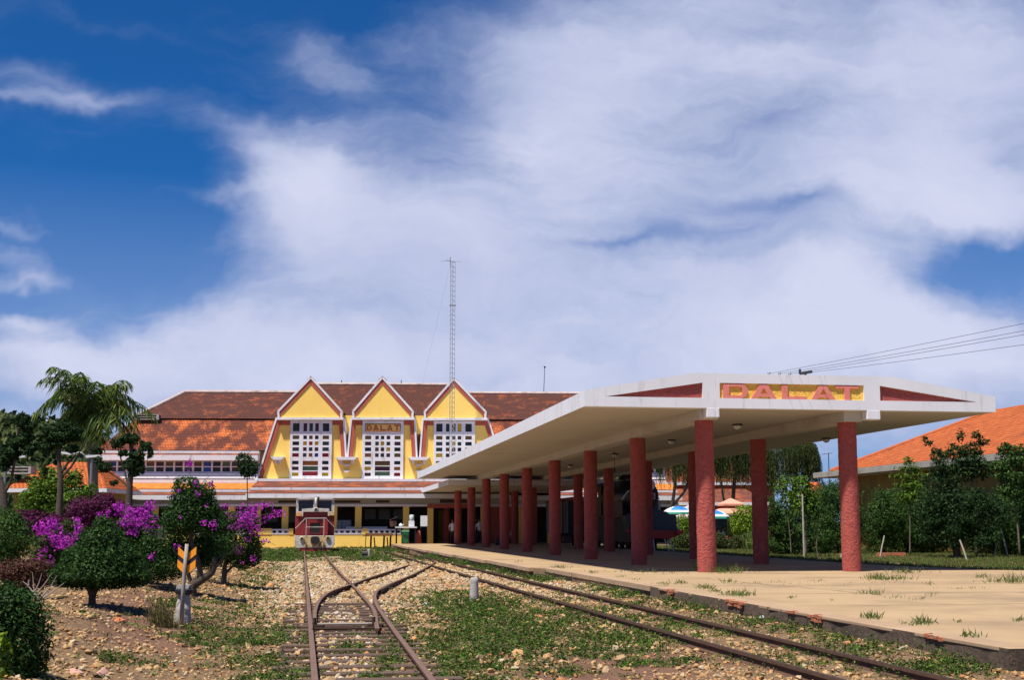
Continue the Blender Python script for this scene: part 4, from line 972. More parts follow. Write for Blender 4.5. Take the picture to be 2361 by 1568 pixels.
        m = MB(); tiled(m, [(a, l2 - .1, sz(s1, l2)), (b, l2 - .1, sz(s1, l2)), (b, l1 - .1, sz(s0, l1)), (a, l1 - .1, sz(s0, l1))]); m.build('porch_roof', TILE_PORCH, t)
        m = MB(); m.box(a, b, l2 + .25, 0.0, sz(f1, l2) + .02, sz(f1, l2) + .14); m.build('porch_soffit', SOFFIT, t)
    xc0, xc1 = sx(583, -3), -sx(583, -3)
    porch(xWl - .5, xc0, 1115, 1128.5, 1130, 1135.5, 1136.5, 1142, 1143, 1153.5, -.9, -3.4, -5.6, TILE_BRIGHT)
    porch(xc0 + .004, xc1, 1111, 1124.5, 1125, 1130.5, 1131, 1138, 1139, 1149, -.5, -4.0, -6.4, TILE_PORCH)
    porch(xc1 + .004, xWr + .5, 1115, 1128.5, 1130, 1135.5, 1136.5, 1142, 1143, 1153.5, -.9, -3.4, -5.6, TILE_BRIGHT)
    m = MB(); m.box(sx(590), sx(1172), -.75, 0, sz(1111, -.5), sz(1104.5, -.5)); m.build('ledge', WHITE2, t)
    # porch wall: pale lintel, yellow piers, dark openings
    ly = -5.0; X = lambda x: sx(x, ly, 1200); Z = lambda y: sz(y, ly)
    zl, zo, zf = Z(1152), Z(1168), .0
    m = MB(); pn = MB(); vents = [(767.5, 830.3, 1154.3, 1160), (866, 897.5, 1153.8, 1159.6), (640, 700, 1154.5, 1160), (1014, 1077, 1151.5, 1160)]
    m.plate(xWl - .3, xWr + .3, Z(1163), zl + .3, [(X(a), X(b), Z(d), Z(c), 0) for a, b, c, d in vents], ly + .1, ly + .4, 0, pn)
    o = m.build('lintel', SOFFIT, t)
    for a, b, c, d in vents: pn = MB(); pn.box(X(a), X(b), ly + .25, ly + .28, Z(d), Z(c)); pn.build('lintel_vent', [BROWNWOOD], o)
    m = MB(); m.box(xWl - .3, X(985), ly - .12, ly + .45, Z(1168.5), Z(1163) - .003); m.box(X(1090), xWr + .3, ly - .12, ly + .45, Z(1168.5), Z(1163) - .003); m.build('lintel_ledge', WHITE2, t)
    piers = [(232, 246), (290, 304), (348, 362), (408, 422), (466, 480), (525, 540), (592, 600), (649.5, 664), (769, 776.5), (818.5, 833), (929, 943), (985, 999), (1108, 1124), (1196, 1212), (1262, 1276), (1330, 1344), (1400, 1414), (1480, 1494)]
    for a, b in piers:
        m = MB(); m.box(X(a), X(b), ly, ly + .5, zf, Z(1168.5) - .002); m.build('pier', YELLOW, t)
    m = MB(); m.box(X(985), X(1090), ly - .1, ly + .3, Z(1172), Z(1163)); m.build('entrance_beam', MAROON, t)
    m = MB(); m.box(X(1124), X(1196), ly + .2, ly + .5, .3, Z(1168)); m.build('red_wall_panel', MAROON, t)
    # inside of the porch
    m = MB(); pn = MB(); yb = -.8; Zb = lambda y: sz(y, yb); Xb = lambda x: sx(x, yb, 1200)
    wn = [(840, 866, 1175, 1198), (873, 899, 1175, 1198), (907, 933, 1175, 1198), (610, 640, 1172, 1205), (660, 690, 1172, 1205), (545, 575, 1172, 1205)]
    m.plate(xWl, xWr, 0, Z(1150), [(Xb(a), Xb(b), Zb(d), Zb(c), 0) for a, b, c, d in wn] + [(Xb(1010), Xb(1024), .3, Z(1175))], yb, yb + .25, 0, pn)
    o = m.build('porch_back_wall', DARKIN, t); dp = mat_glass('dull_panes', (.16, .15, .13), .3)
    for a, b, c, d in wn: pn = MB(); pn.box(Xb(a), Xb(b), yb + .12, yb + .15, Zb(d), Zb(c)); pn.build('window', dp, o)
    m = MB(); m.box(xWl, xWr, ly + .5, yb, 0, PZ); m.build('porch_floor', CONC, t)
    m = MB(); m.box(xWl, xWr, .8, 17.8, 0, zE - .02); m.build('rear_hall', YELLOW, t)
    # low parapet with its white balustrade in front of the porch
    ly = -5.6
    m = MB(); ztop = sz(1233, ly); m.box(X(232), X(926), ly, ly + .3, -.4, ztop); m.build('parapet_wall', YELLOW, t)
    for a, b in ((440, 520), (535, 585), (629, 669), (771, 837.5), (851, 926)):
        m = MB(); x0, x1 = sx(a, ly), sx(b, ly); z0, z1 = ztop + .002, sz(1220.5, ly); n = max(2, int((x1 - x0) / .42)); w = (x1 - x0) / n
        m.plate(x0, x1, z0, z1, [(x0 + k * w + .09, x0 + (k + 1) * w - .09, z0 + .12, z1 - .12) for k in range(n)], ly - .03, ly + .2)
        m.build('balustrade', WHITE2, t)
    for a, b in ((520, 535), (585, 629), (669.5, 679), (837.5, 851)):
        m = MB(); m.box(sx(a, ly) , sx(b, ly), ly - .05, ly + .33, ztop + .002, sz(1219, ly)); m.build('parapet_pier', YELLOW, t)
    return t
station()

# ------------------------------------------------------------------ other buildings
def right_building():
    E0 = at(1879, 1092, 90.0); t = thing('tiled_hall', 'hall with big orange clay tile roof behind the shrubs right of the canopy', 'building', (E0.x, E0.y, 0), PA)
    ze = E0.z; W7 = 8.5; L_ = 55.0
    def at_lat(px, py, lat):                # measured point on the plane lat metres right of the eave
        r = Vector(ray(px, py)); o = Vector((0, 0, EYE)); s = (lat - (o - E0).dot(PN)) / r.dot(PN); return (o + r * s)
    q = at_lat(2330, 938, W7 + .4); zr = q.z
    m = MB(); x0 = .45
    zt = ze + .10
    A, B = (x0, -1.6, zt), (x0, -L_, zt); C_, D_ = (x0 + W7, -1.6 - W7 * .8, zr), (x0 + W7, -L_ + W7, zr); A2, B2 = (x0 + 2 * W7, -1.6, zt), (x0 + 2 * W7, -L_, zt)
    tiled(m, [B, A, C_, D_]); tiled(m, [A2, B2, D_, C_]); tiled(m, [A, A2, C_]); tiled(m, [B2, B, D_])
    m.build('roof', TILE_NEW, t)
    m = MB(); m.box(-.15, 2 * W7 + 1, -L_, 0, ze - .34, ze + .02); m.build('gutter_slab', CONC2, t, bevel=.02)
    m = MB(); hol = [(-L_ + 4 + k * 5.2, -L_ + 5.6 + k * 5.2, 1.2, 2.9) for k in range(9)]
    vs = MB(); vs.plate(-L_ + 1, -1.6, -.2, ze - .342, hol, 0, .3)
    vs.v = [(1.6 + v[1], v[0], v[2]) for v in vs.v]; vs.build('wall', DULLYEL, t)
    m.box(1.6, 2 * W7 - .8, -1.9, -1.6, -.2, ze - .342); m.build('wall', DULLYEL, t)
    m = MB(); m.tube([A, C_], .14, 8); m.build('ridge_cap', TILE_NEW2, t)
    for k in range(9): m = MB(); m.box(1.93, 2.1, hol[k][0], hol[k][1], 1.2, 2.9); m.build('window', GLASSD, t)
    a = thing('roof_aerial', 'thin television aerial standing behind the tiled hall roof corner', 'aerial', at(1912, 1100, 96)); b = at(1910, 1045, 96) - at(1912, 1100, 96)
    m = MB(); m.tube([(0, 0, -5), b], .03, 6); m.build('mast', DKMETAL, a)
    m = MB(); m.tube([(b.x - .5, 0, b.z - .1), (b.x + .3, 0, b.z)], .02, 4); m.tube([(b.x - .3, -.3, b.z - .06), (b.x - .3, .3, b.z - .06)], .015, 4); m.tube([(b.x + .1, -.3, b.z - .02), (b.x + .1, .3, b.z - .02)], .015, 4); m.build('antenna_rod', DKMETAL, a)
CONC2 = mat('weathered_concrete', (.38, .36, .31), (.28, .26, .22), .8, .9, stain=(.14, .125, .10), sscale=1.2, samt=.4)
DULLYEL = mat('dull_yellow_wall', (.34, .23, .055), (.25, .165, .04), .5, .9, stain=(.10, .07, .03), sscale=.8, samt=.4)
TILE_NEW2 = mat('ridge_clay', (.50, .13, .04), (.36, .09, .03), 2, .9)
right_building()
def simple_house(name, label, px0, px1, y_eave, y_ridge, Y, depth, roof_m, wall_m, hipfrac=.5, vent=False, eave_m=None, rz=0):
    p0, p1 = at(px0, y_eave, Y), at(px1, y_eave, Y); t = thing(name, label, 'building', ((p0.x + p1.x) / 2, Y, 0), rz)
    w = (p1.x - p0.x) / 2; ze = p0.z; zr = at(px0, y_ridge, Y + depth / 2).z; h = depth / 2 * hipfrac
    m = MB(); A, B, C_, D_ = (-w, 0, ze), (w, 0, ze), (w, depth, ze), (-w, depth, ze); r0, r1 = (-w + h, depth / 2, zr), (w - h, depth / 2, zr)
    tiled(m, [A, B, r1, r0]); tiled(m, [C_, D_, r0, r1]); tiled(m, [D_, A, r0]); tiled(m, [B, C_, r1]); m.build('roof', roof_m, t)
    m = MB(); m.box(-w - .1, w + .1, -.2, depth + .2, ze - .3, ze - .02); m.build('eave', eave_m or WHITE2, t)
    m = MB(); n = max(2, int(w / 1.8)); st_ = 2 * (w - .6) / n
    hol = [(-w + .6 + k * st_ + .5, -w + .6 + (k + 1) * st_ - .5, .9, max(1.4, min(2.6, ze - .8)), 0) for k in range(n)]; pn = MB()
    m.plate(-w + .5, w - .5, -.3, ze - .302, hol, .6, .9, 0, pn); m.box(-w + .5, w - .5, .95, depth - .6, -.3, ze - .302)
    m.build('wall', wall_m, t)
    for h_ in hol: pn = MB(); pn.box(h_[0], h_[1], .82, .86, h_[2], h_[3]); pn.build('window', GLASSD, t)
    return t, w, ze, zr
simple_house('tiled_house', 'low house with bright orange hipped tile roof beyond the palm tree', 10, 245, 1126, 1066, 96, 9, TILE_NEW, DULLYEL, .45)
def house_vent():
    t = bpy.data.objects['tiled_house']; p = at(50, 1085, 97.2); c = p - t.location
    m = MB(); m.plate(c.x - .85, c.x + .9, c.z - .28, c.z + .28, [(c.x - .7, c.x + .7, c.z - .18, c.z - .04), (c.x - .7, c.x + .7, c.z + .05, c.z + .18)], c.y - .6, c.y + .6)
    m.build('roof_vent', GREY, t)
house_vent()
simple_house('cafe_house', 'orange tiled house with white eaves seen between the hanging willows', 1480, 1800, 1112, 1050, 128, 14, TILE_MID, MAROON, .4)
simple_house('white_eaved_lodge', 'low lodge with white eave and tiled roof right behind the parasols', 1490, 1770, 1158, 1128, 116, 8, TILE_PORCH, MAROON, .3)
simple_house('small_tiled_shed', 'small shed with orange roof peeping out beside the hall gutter', 1868, 1916, 1138, 1112, 84, 4, TILE_NEW, DULLYEL, .5)

# ------------------------------------------------------------------ plants
def gp(px, py):
    z = 0.0
    for _ in range(8): p = gnd(px, py, z); z = float(ground_z(p.x, p.y))
    return Vector((p.x, p.y, z))
def base_at(px, Y): p = at(px, 1250, Y); return Vector((p.x, Y, float(ground_z(p.x, Y))))
def plant(name, label, cat, base, clumps, n, size, leaf, trunks=(), bark=BARK, group=None, asp=.5, rough=.14, inner=.45, up=.25, outward=.8, part='crown', D=None, rag=0):
    """clumps (x, y, rx, ry[, depth offset, depth radius]) and trunks ([(x, y[, depth])...], r0, r1) measured in the picture at the plant's own distance"""
    t = thing(name, label, cat, base, 0, group); Y = base.y; k = Y / F
    def loc(x, y, dy=0.0): p = at(x, y, Y + dy); return p - base
    cl = []
    for c in clumps:
        dy = c[4] if len(c) > 4 else 0.0; rd = c[5] if len(c) > 5 else min(c[2], c[3] * 1.3) * k
        p = loc(c[0], c[1], dy); cl.append((p.x, p.y, p.z, c[2] * k, rd, c[3] * k))
    if rag: cl = ragged(cl, rag, .42, int(base.x * 100))
    crown(part, cl, n, size, leaf, t, asp, up, outward, inner, rough, D)
    if trunks:
        ps = []
        for (pts, r0, r1) in trunks:
            P = [loc(*p) for p in pts]; P2 = list(P)
            ps.append((spline(P2, 4) if len(P2) > 2 else P2, None)); q = ps[-1][0]; ps[-1] = (q, [r0 + (r1 - r0) * i / (len(q) - 1) for i in range(len(q))])
        for p_ in ps: trunk(t, [p_], bark, 'trunk' if p_ is ps[0] else 'branch')
    return t, loc, k
def blossoms(t, loc, k, spots, n, size, name='blossom', m=BLOOM):
    cl = []
    for s in spots:
        p = loc(s[0], s[1], s[4] if len(s) > 4 else -.5); cl.append((p.x, p.y, p.z, s[2] * k, s[2] * k, s[3] * k))
    bloom(t, cl, n, size, m, name)
def left_garden():
    b = base_at(20, 12.6)
    plant('clipped_bush', 'big dark glossy clipped bush cut off by the lower left picture corner', 'bush', b, [(15, 1462, 96, 118, 0, .42), (50, 1500, 62, 84), (0, 1405, 70, 62), (40, 1410, 55, 55), (20, 1545, 85, 55)], 11000, .048, LEAF_DARK,
          [([(22, 1620), (20, 1560), (15, 1500)], .05, .03)], rough=.07, asp=.45)
    b = base_at(-4, 11.6)
    plant('leafy_sprig', 'bright green leafy sprig in front of the dark clipped bush', 'plant', b, [(2, 1505, 26, 30), (-6, 1545, 30, 25), (8, 1475, 14, 18)], 130, .075, LEAF_LIME, [([(-6, 1640), (-4, 1560), (4, 1500)], .012, .004), ([(-4, 1560), (12, 1525), (26, 1505)], .006, .003), ([(-4, 1570), (-12, 1530), (-2, 1470)], .006, .003)], asp=.6, inner=.1)
    b = gp(213, 1392)
    plant('dome_topiary', 'dark green topiary clipped to a broad dome on a short trunk', 'topiary', b, [(233, 1318, 110, 36, 0, .75), (233, 1288, 84, 44, 0, .6), (234, 1250, 52, 44, 0, .4), (236, 1216, 25, 27), (152, 1332, 40, 24), (310, 1330, 40, 24), (190, 1290, 48, 38), (228, 1342, 100, 20), (275, 1285, 44, 38)], 24000, .052, LEAF_DARK,
          [([(213, 1394), (212, 1370), (205, 1340), (190, 1310)],   .065, .035), ([(214, 1375), (222, 1345), (240, 1310)], .06, .03), ([(213, 1372), (232, 1350), (265, 1315)], .045, .025), ([(212, 1380), (200, 1352), (170, 1325)], .04, .02)], rough=.06)
    b = gp(442, 1376)
    t, loc, k = plant('bougainvillea_tree', 'bougainvillea tree with round green crown and twisted trunk behind the chevron sign', 'tree', b,
          [(440, 1192, 66, 42), (450, 1155, 44, 34), (420, 1205, 48, 32), (482, 1208, 36, 30), (465, 1175, 40, 34), (372, 1262, 54, 46, .5), (395, 1302, 48, 36, .4), (360, 1315, 40, 30, .6), (440, 1262, 60, 44, .7), (480, 1270, 50, 40, .7), (420, 1150, 30, 26), (500, 1215, 26, 20), (430, 1120, 36, 22), (470, 1135, 30, 24)], 26000, .060, LEAF_DARK,
          [([(438, 1380), (444, 1352), (468, 1335), (490, 1318), (496, 1285)], .13, .05), ([(446, 1354), (462, 1325), (452, 1280), (440, 1240), (445, 1200)], .075, .035), ([(444, 1352), (436, 1330), (430, 1300), (400, 1270)], .05, .025), ([(480, 1325), (505, 1300), (520, 1275)], .04, .02), ([(444, 1140), (440, 1110), (436, 1072)], .008, .004), ([(450, 1140), (470, 1110), (484, 1098)], .008, .004), ([(500, 1190), (525, 1160), (532, 1150)], .008, .004)], rough=.10)
    blossoms(t, loc, k, [(437, 1072, 8, 12), (452, 1115, 7, 8), (457, 1137, 7, 7), (470, 1205, 8, 7), (475, 1165, 5, 4), (416, 1193, 4, 4), (492, 1210, 9, 9), (400, 1145, 5, 4), (413, 1130, 4, 4), (408, 1262, 8, 5), (350, 1283, 9, 8), (487, 1118, 6, 8)], 260, .055)
    b = gp(516, 1352)
    t, loc, k = plant('flowering_shrub', 'magenta bougainvillea with dense lower crown and arching shoots beside the tracks', 'shrub', b,
          [(548, 1250, 58, 54), (575, 1268, 32, 42), (510, 1262, 46, 40), (535, 1205, 42, 30), (560, 1290, 40, 24), (575, 1205, 28, 26), (470, 1275, 50, 36, .4), (500, 1235, 44, 34)], 17000, .060, LEAF_DARK,
          [([(515, 1354), (517, 1330), (520, 1300), (540, 1265)], .085, .04), ([(517, 1325), (535, 1308), (560, 1285)], .045, .02), ([(560, 1230), (600, 1190), (650, 1184)], .012, .004), ([(560, 1230), (585, 1180), (622, 1163)], .012, .004), ([(540, 1220), (525, 1180), (515, 1165)], .01, .004), ([(585, 1260), (615, 1250), (636, 1258)], .008, .004)], rough=.10)
    blossoms(t, loc, k, [(572, 1178, 22, 16), (570, 1195, 20, 14), (586, 1205, 24, 20), (560, 1200, 16, 18), (612, 1165, 20, 7), (595, 1172, 14, 10), (640, 1184, 18, 8), (620, 1192, 12, 7), (592, 1225, 16, 10), (570, 1245, 10, 9), (550, 1268, 12, 10), (583, 1290, 10, 8), (560, 1297, 9, 6), (520, 1168, 13, 9), (535, 1190, 10, 8), (553, 1215, 14, 10), (500, 1207, 12, 9), (612, 1246, 10, 6), (530, 1215, 10, 8)], 1500, .055)
    b = gp(338, 1345)
    t, loc, k = plant('flowering_shrub', 'magenta bougainvillea in full bloom behind the dome topiary', 'shrub', b,
          [(318, 1252, 50, 50), (345, 1270, 36, 44), (290, 1225, 40, 34), (350, 1215, 34, 30)], 8000, .065, LEAF_DARK, [([(338, 1350), (336, 1310), (325, 1270)], .07, .04)])
    blossoms(t, loc, k, [(300, 1205, 26, 20), (292, 1180, 20, 14), (330, 1178, 22, 14), (348, 1165, 14, 12), (340, 1205, 24, 18), (362, 1228, 18, 16), (375, 1242, 10, 8), (275, 1168, 16, 9), (356, 1277, 9, 8), (318, 1190, 24, 14), (235, 1190, 14, 8), (250, 1182, 10, 7), (306, 1228, 14, 10)], 1500, .060)
    b = gp(140, 1352)
    t, loc, k = plant('flowering_shrub', 'magenta bougainvillea at the left between green bush and dome topiary', 'shrub', b, [(140, 1262, 52, 52), (165, 1240, 36, 40), (110, 1280, 40, 40)], 7000, .065, LEAF_OLIVE, [([(140, 1356), (142, 1310), (145, 1270)], .06, .03)])
    blossoms(t, loc, k, [(104, 1218, 22, 14), (120, 1208, 16, 14), (96, 1226, 16, 10), (180, 1205, 10, 12), (182, 1226, 10, 14), (140, 1240, 26, 12), (148, 1254, 24, 12), (158, 1266, 20, 8), (130, 1252, 14, 12), (104, 1268, 10, 8), (140, 1218, 8, 5), (90, 1292, 10, 10), (116, 1294, 8, 10), (175, 1236, 10, 8)], 1300, .060)
    b = gp(20, 1345)
    plant('green_bush', 'rounded mid green bush at the left picture edge', 'bush', b, [(22, 1238, 58, 50), (-10, 1250, 60, 70), (45, 1262, 36, 32), (-5, 1205, 40, 34)], 12000, .055, LEAF_MID, [([(10, 1350), (10, 1300)], .07, .04)], rough=.14, rag=4)
    b = gp(58, 1382)
    plant('rust_leaved_shrub', 'loose shrub with dull red leaves before the rounded green bush', 'shrub', b, [(30, 1318, 48, 28), (80, 1312, 40, 26), (62, 1340, 50, 24), (100, 1335, 22, 24)], 5200, .05, LEAF_RUST, [([(58, 1386), (56, 1360), (45, 1330)], .03, .012), ([(58, 1380), (72, 1350), (85, 1325)], .025, .01)])
    b = gp(112, 1342)
    plant('lime_bush', 'small lime green bush among the magenta blossoms', 'bush', b, [(108, 1262, 18, 26), (100, 1285, 14, 16)], 1100, .055, LEAF_LIME, [([(112, 1345), (110, 1290)], .02, .01)])
    # bare twigs and a dry clump
    b = gp(95, 1392); t = thing('bare_twigs', 'pale leafless twigs sprouting by the red leaved shrub', 'dead shrub', b); k = b.y / F
    tw_ = [[(84, 1384), (78, 1355), (75, 1320)], [(80, 1366), (90, 1345), (97, 1322)], [(84, 1372), (105, 1345), (120, 1322)], [(96, 1378), (116, 1355), (131, 1328)], [(80, 1372), (64, 1350), (52, 1341)], [(66, 1352), (66, 1338)], [(98, 1380), (128, 1360), (148, 1345)]]
    m = MB()
    for q in tw_: P = [at(x, y, b.y) - b for x, y in q]; m.tube(P, [.014, .009, .004][:len(P)], 5)
    m.tube([Vector((0, 0, 0)), at(84, 1372, b.y) - b], .02, 5); m.build('twig', POLEW, t)
    b = gp(378, 1445); t = thing('dry_plant', 'withered brown plant leaning on the spoil heap near the chevron sign', 'dead plant', b)
    n = 700; a = rng.uniform(0, 1, n); P = np.stack([rng.normal(-.03, .10, n) + (a - .5) * -.12, rng.normal(0, .12, n), a * .45 * rng.uniform(.5, 1, n)], 1)
    np_mesh('stems', leaf_quads(P, unit(rng.normal(size=(n, 3)) * [1, 1, .2]), rng.uniform(.08, .22, n), .012, np.tile([-.35, 0, 1.], (n, 1)) + rng.normal(size=(n, 3)) * .3), 4, n, [WEEDDRY], t)
    # behind: shrubs and trees of the station garden
    b = base_at(215, 44)
    plant('purple_shrub', 'large rounded shrub with deep purple leaves', 'shrub', b, [(215, 1178, 56, 36), (190, 1192, 40, 30), (240, 1165, 28, 26), (250, 1195, 34, 26), (225, 1215, 60, 26), (175, 1215, 36, 24)], 12000, .10, LEAF_PURP, [([(215, 1262), (215, 1200)], .10, .05)], rough=.2)
    b = base_at(84, 43)
    plant('purple_shrub', 'low dusky purple shrub at the foot of the pruned trees', 'shrub', b, [(70, 1205, 40, 26), (110, 1205, 34, 22), (90, 1225, 54, 24)], 6000, .10, LEAF_PURP, [([(84, 1262), (84, 1210)], .08, .04)], rough=.2)
    b = base_at(120, 52)
    plant('lime_bush', 'tall loose lime green bush before the orange roofed house', 'bush', b, [(120, 1120, 42, 36), (90, 1145, 45, 34), (150, 1150, 50, 34), (172, 1105, 22, 24), (75, 1160, 34, 24), (110, 1090, 18, 14), (200, 1135, 24, 20), (120, 1175, 70, 26)], 9000, .13, LEAF_MIDL, [([(120, 1256), (122, 1150)], .10, .05)], rough=.25, inner=.25)
    # pruned trees with clumps on bare branches
    def pruned(label, px, Y, clumps, trunks, n):
        b = base_at(px, Y); clumps = [(c[0], c[1], c[2] * .78, c[3] * .82) for c in clumps]; plant('pruned_tree', label, 'tree', b, clumps, n, .11, LEAF_CONIF, trunks, BARK, 'pruned trees in the station garden', rough=.2, asp=.4, rag=3)
    pruned('pruned dark tree in front of the station, clumps on a straight trunk', 293, 48,
           [(335, 1030, 17, 15), (300, 1012, 30, 15), (270, 1022, 22, 14), (318, 1052, 22, 18), (300, 1072, 22, 18), (238, 1078, 22, 16), (262, 1114, 13, 7), (285, 1045, 14, 10), (325, 1080, 14, 14), (226, 1062, 12, 10), (310, 1092, 14, 10), (347, 1045, 8, 16)],
           [([(293, 1250), (297, 1180), (300, 1110), (306, 1060), (300, 1020)], .16, .06), ([(298, 1125), (275, 1105), (245, 1085)], .045, .02), ([(302, 1100), (318, 1075), (330, 1040)], .05, .02), ([(296, 1120), (285, 1080), (272, 1035)], .04, .02)], 7000)
    pruned('pruned dark tree below the palm fronds, with forked trunk', 137, 46,
           [(140, 1005, 38, 18), (112, 995, 22, 18), (168, 1000, 26, 20), (150, 985, 34, 16), (102, 1085, 8, 12), (130, 1020, 30, 16), (225, 1040, 16, 10), (110, 1030, 26, 16), (166, 1035, 20, 12), (128, 1068, 7, 6)],
           [([(136, 1250), (137, 1180), (140, 1110), (136, 1060), (140, 1010)], .15, .05), ([(141, 1090), (155, 1070), (175, 1050)], .06, .03), ([(142, 1100), (165, 1075), (180, 1050), (196, 1020)], .05, .02)], 8000)
    pruned('pruned dark tree at the left edge with a thick leaning trunk', 12, 47,
           [(54, 970, 22, 18), (64, 985, 18, 14), (58, 1012, 24, 16), (40, 1022, 26, 14), (30, 1045, 28, 16), (14, 1062, 20, 14), (78, 1030, 16, 12), (2, 1045, 16, 14), (70, 1045, 12, 10), (10, 1080, 14, 10)],
           [([(10, 1245), (10, 1180), (6, 1130), (-4, 1095)], .22, .10), ([(8, 1140), (24, 1110), (34, 1060), (40, 990)], .07, .03)], 6500)
    b = base_at(572, 76)
    plant('slender_sapling', 'slender sapling with feathery crown before the station eave', 'tree', b, [(566, 1062, 20, 16), (578, 1078, 24, 18), (560, 1080, 16, 14), (572, 1092, 18, 12), (556, 1052, 10, 8)], 1700, .16, LEAF_CONIF, [([(571, 1272), (571, 1180), (570, 1120), (570, 1070)], .045, .025)], rough=.25)
LEAF_MIDL = mat_leaf('leaf_fresh', [(.035, .08, .010), (.07, .14, .016), (.11, .20, .022), (.16, .26, .03)])
left_garden()

def palm():
    b = base_at(216, 62); t = thing('palm_tree', 'tall royal palm with drooping feathery fronds', 'palm tree', b); Y = b.y; k = Y / F
    L_ = lambda x, y: at(x, y, Y) - b
    m = MB(); P = [Vector((0, 0, -.1))] + [L_(x, y) for x, y in [(216, 1200), (215, 1120), (214, 1060), (213, 1020)]]
    m.tube(spline(P, 5), [.24 + .02 * math.sin(i) for i in range(21)], 14); m.build('trunk', BARKLT, t, True)
    m = MB(); m.tube([L_(213, 1022), L_(211, 990), L_(209, 965)], [.22, .19, .10], 12); m.build('crownshaft', LEAF_PALMY, t, True)
    top = L_(208, 968); rr = random.Random(9)
    fr = [(-1.9, 1.2, -1.2, .25), (2.0, 1.2, -1.0, .3)]
    tips = [(98, 938), (112, 905), (100, 990), (130, 1005), (150, 900), (148, 858), (172, 862), (196, 872), (214, 868), (300, 884), (285, 892), (310, 930), (316, 960), (292, 985), (268, 1005), (250, 890), (232, 880), (165, 1012), (185, 1020), (240, 1020), (120, 960), (330, 985), (270, 930), (150, 935), (92, 960), (108, 1012), (140, 1022), (290, 1012), (225, 1030), (335, 955), (280, 905), (130, 885), (185, 900), (240, 915), (160, 975), (262, 965), (305, 1000)]
    V = []; mid = MB(); lf = []
    for i, (x, y) in enumerate(tips):
        tip = L_(x, y); dy = rr.uniform(-1.9, 1.9); tip.y += dy
        d = tip - top; peak = top + d * .55 + Vector((0, 0, .35 + .35 * abs(d.x) + (.5 if d.z > 0 else .5)))
        pts = [(top * (1 - s) ** 2 + peak * 2 * s * (1 - s) + tip * s * s) for s in np.linspace(0, 1, 16)]
        mid.tube(pts, [.035 * (1 - s) + .006 for s in np.linspace(0, 1, 16)], 4)
        for j in range(2, 16):
            p = pts[j]; dd = (pts[min(j + 1, 15)] - pts[j - 1]).normalized(); side = dd.cross(Vector((0, 0, 1)))
            if side.length < .1: side = Vector((1, 0, 0))
            side.normalize()
            for s_ in (-1, 1):
                for q in range(3):
                    ln = (.75 * math.sin(math.pi * (.15 + .8 * j / 16)) + .25) * rr.uniform(.75, 1.2)
                    dirv = (side * s_ * rr.uniform(.5, 1) + dd * rr.uniform(.2, .7) + Vector((0, 0, -rr.uniform(.35, 1.2)))).normalized()
                    o0 = p + dd * rr.uniform(-.08, .08); o1 = o0 + dirv * ln * .5; o2 = o1 + (dirv + Vector((0, 0, -.7))).normalized() * ln * .5
                    w = dirv.cross(Vector((rr.uniform(-1, 1), rr.uniform(-1, 1), .2))).normalized() * .028
                    lf += [o0 - w * .6, o1 - w, o1 + w, o0 + w * .6, o1 - w, o2, o2 + w * .2, o1 + w]
    mid.build('rachis', LEAF_PALMY, t); np_mesh('crown', np.array([tuple(v) for v in lf]), 4, len(lf) // 4, [LEAF_PALM], t)
palm()

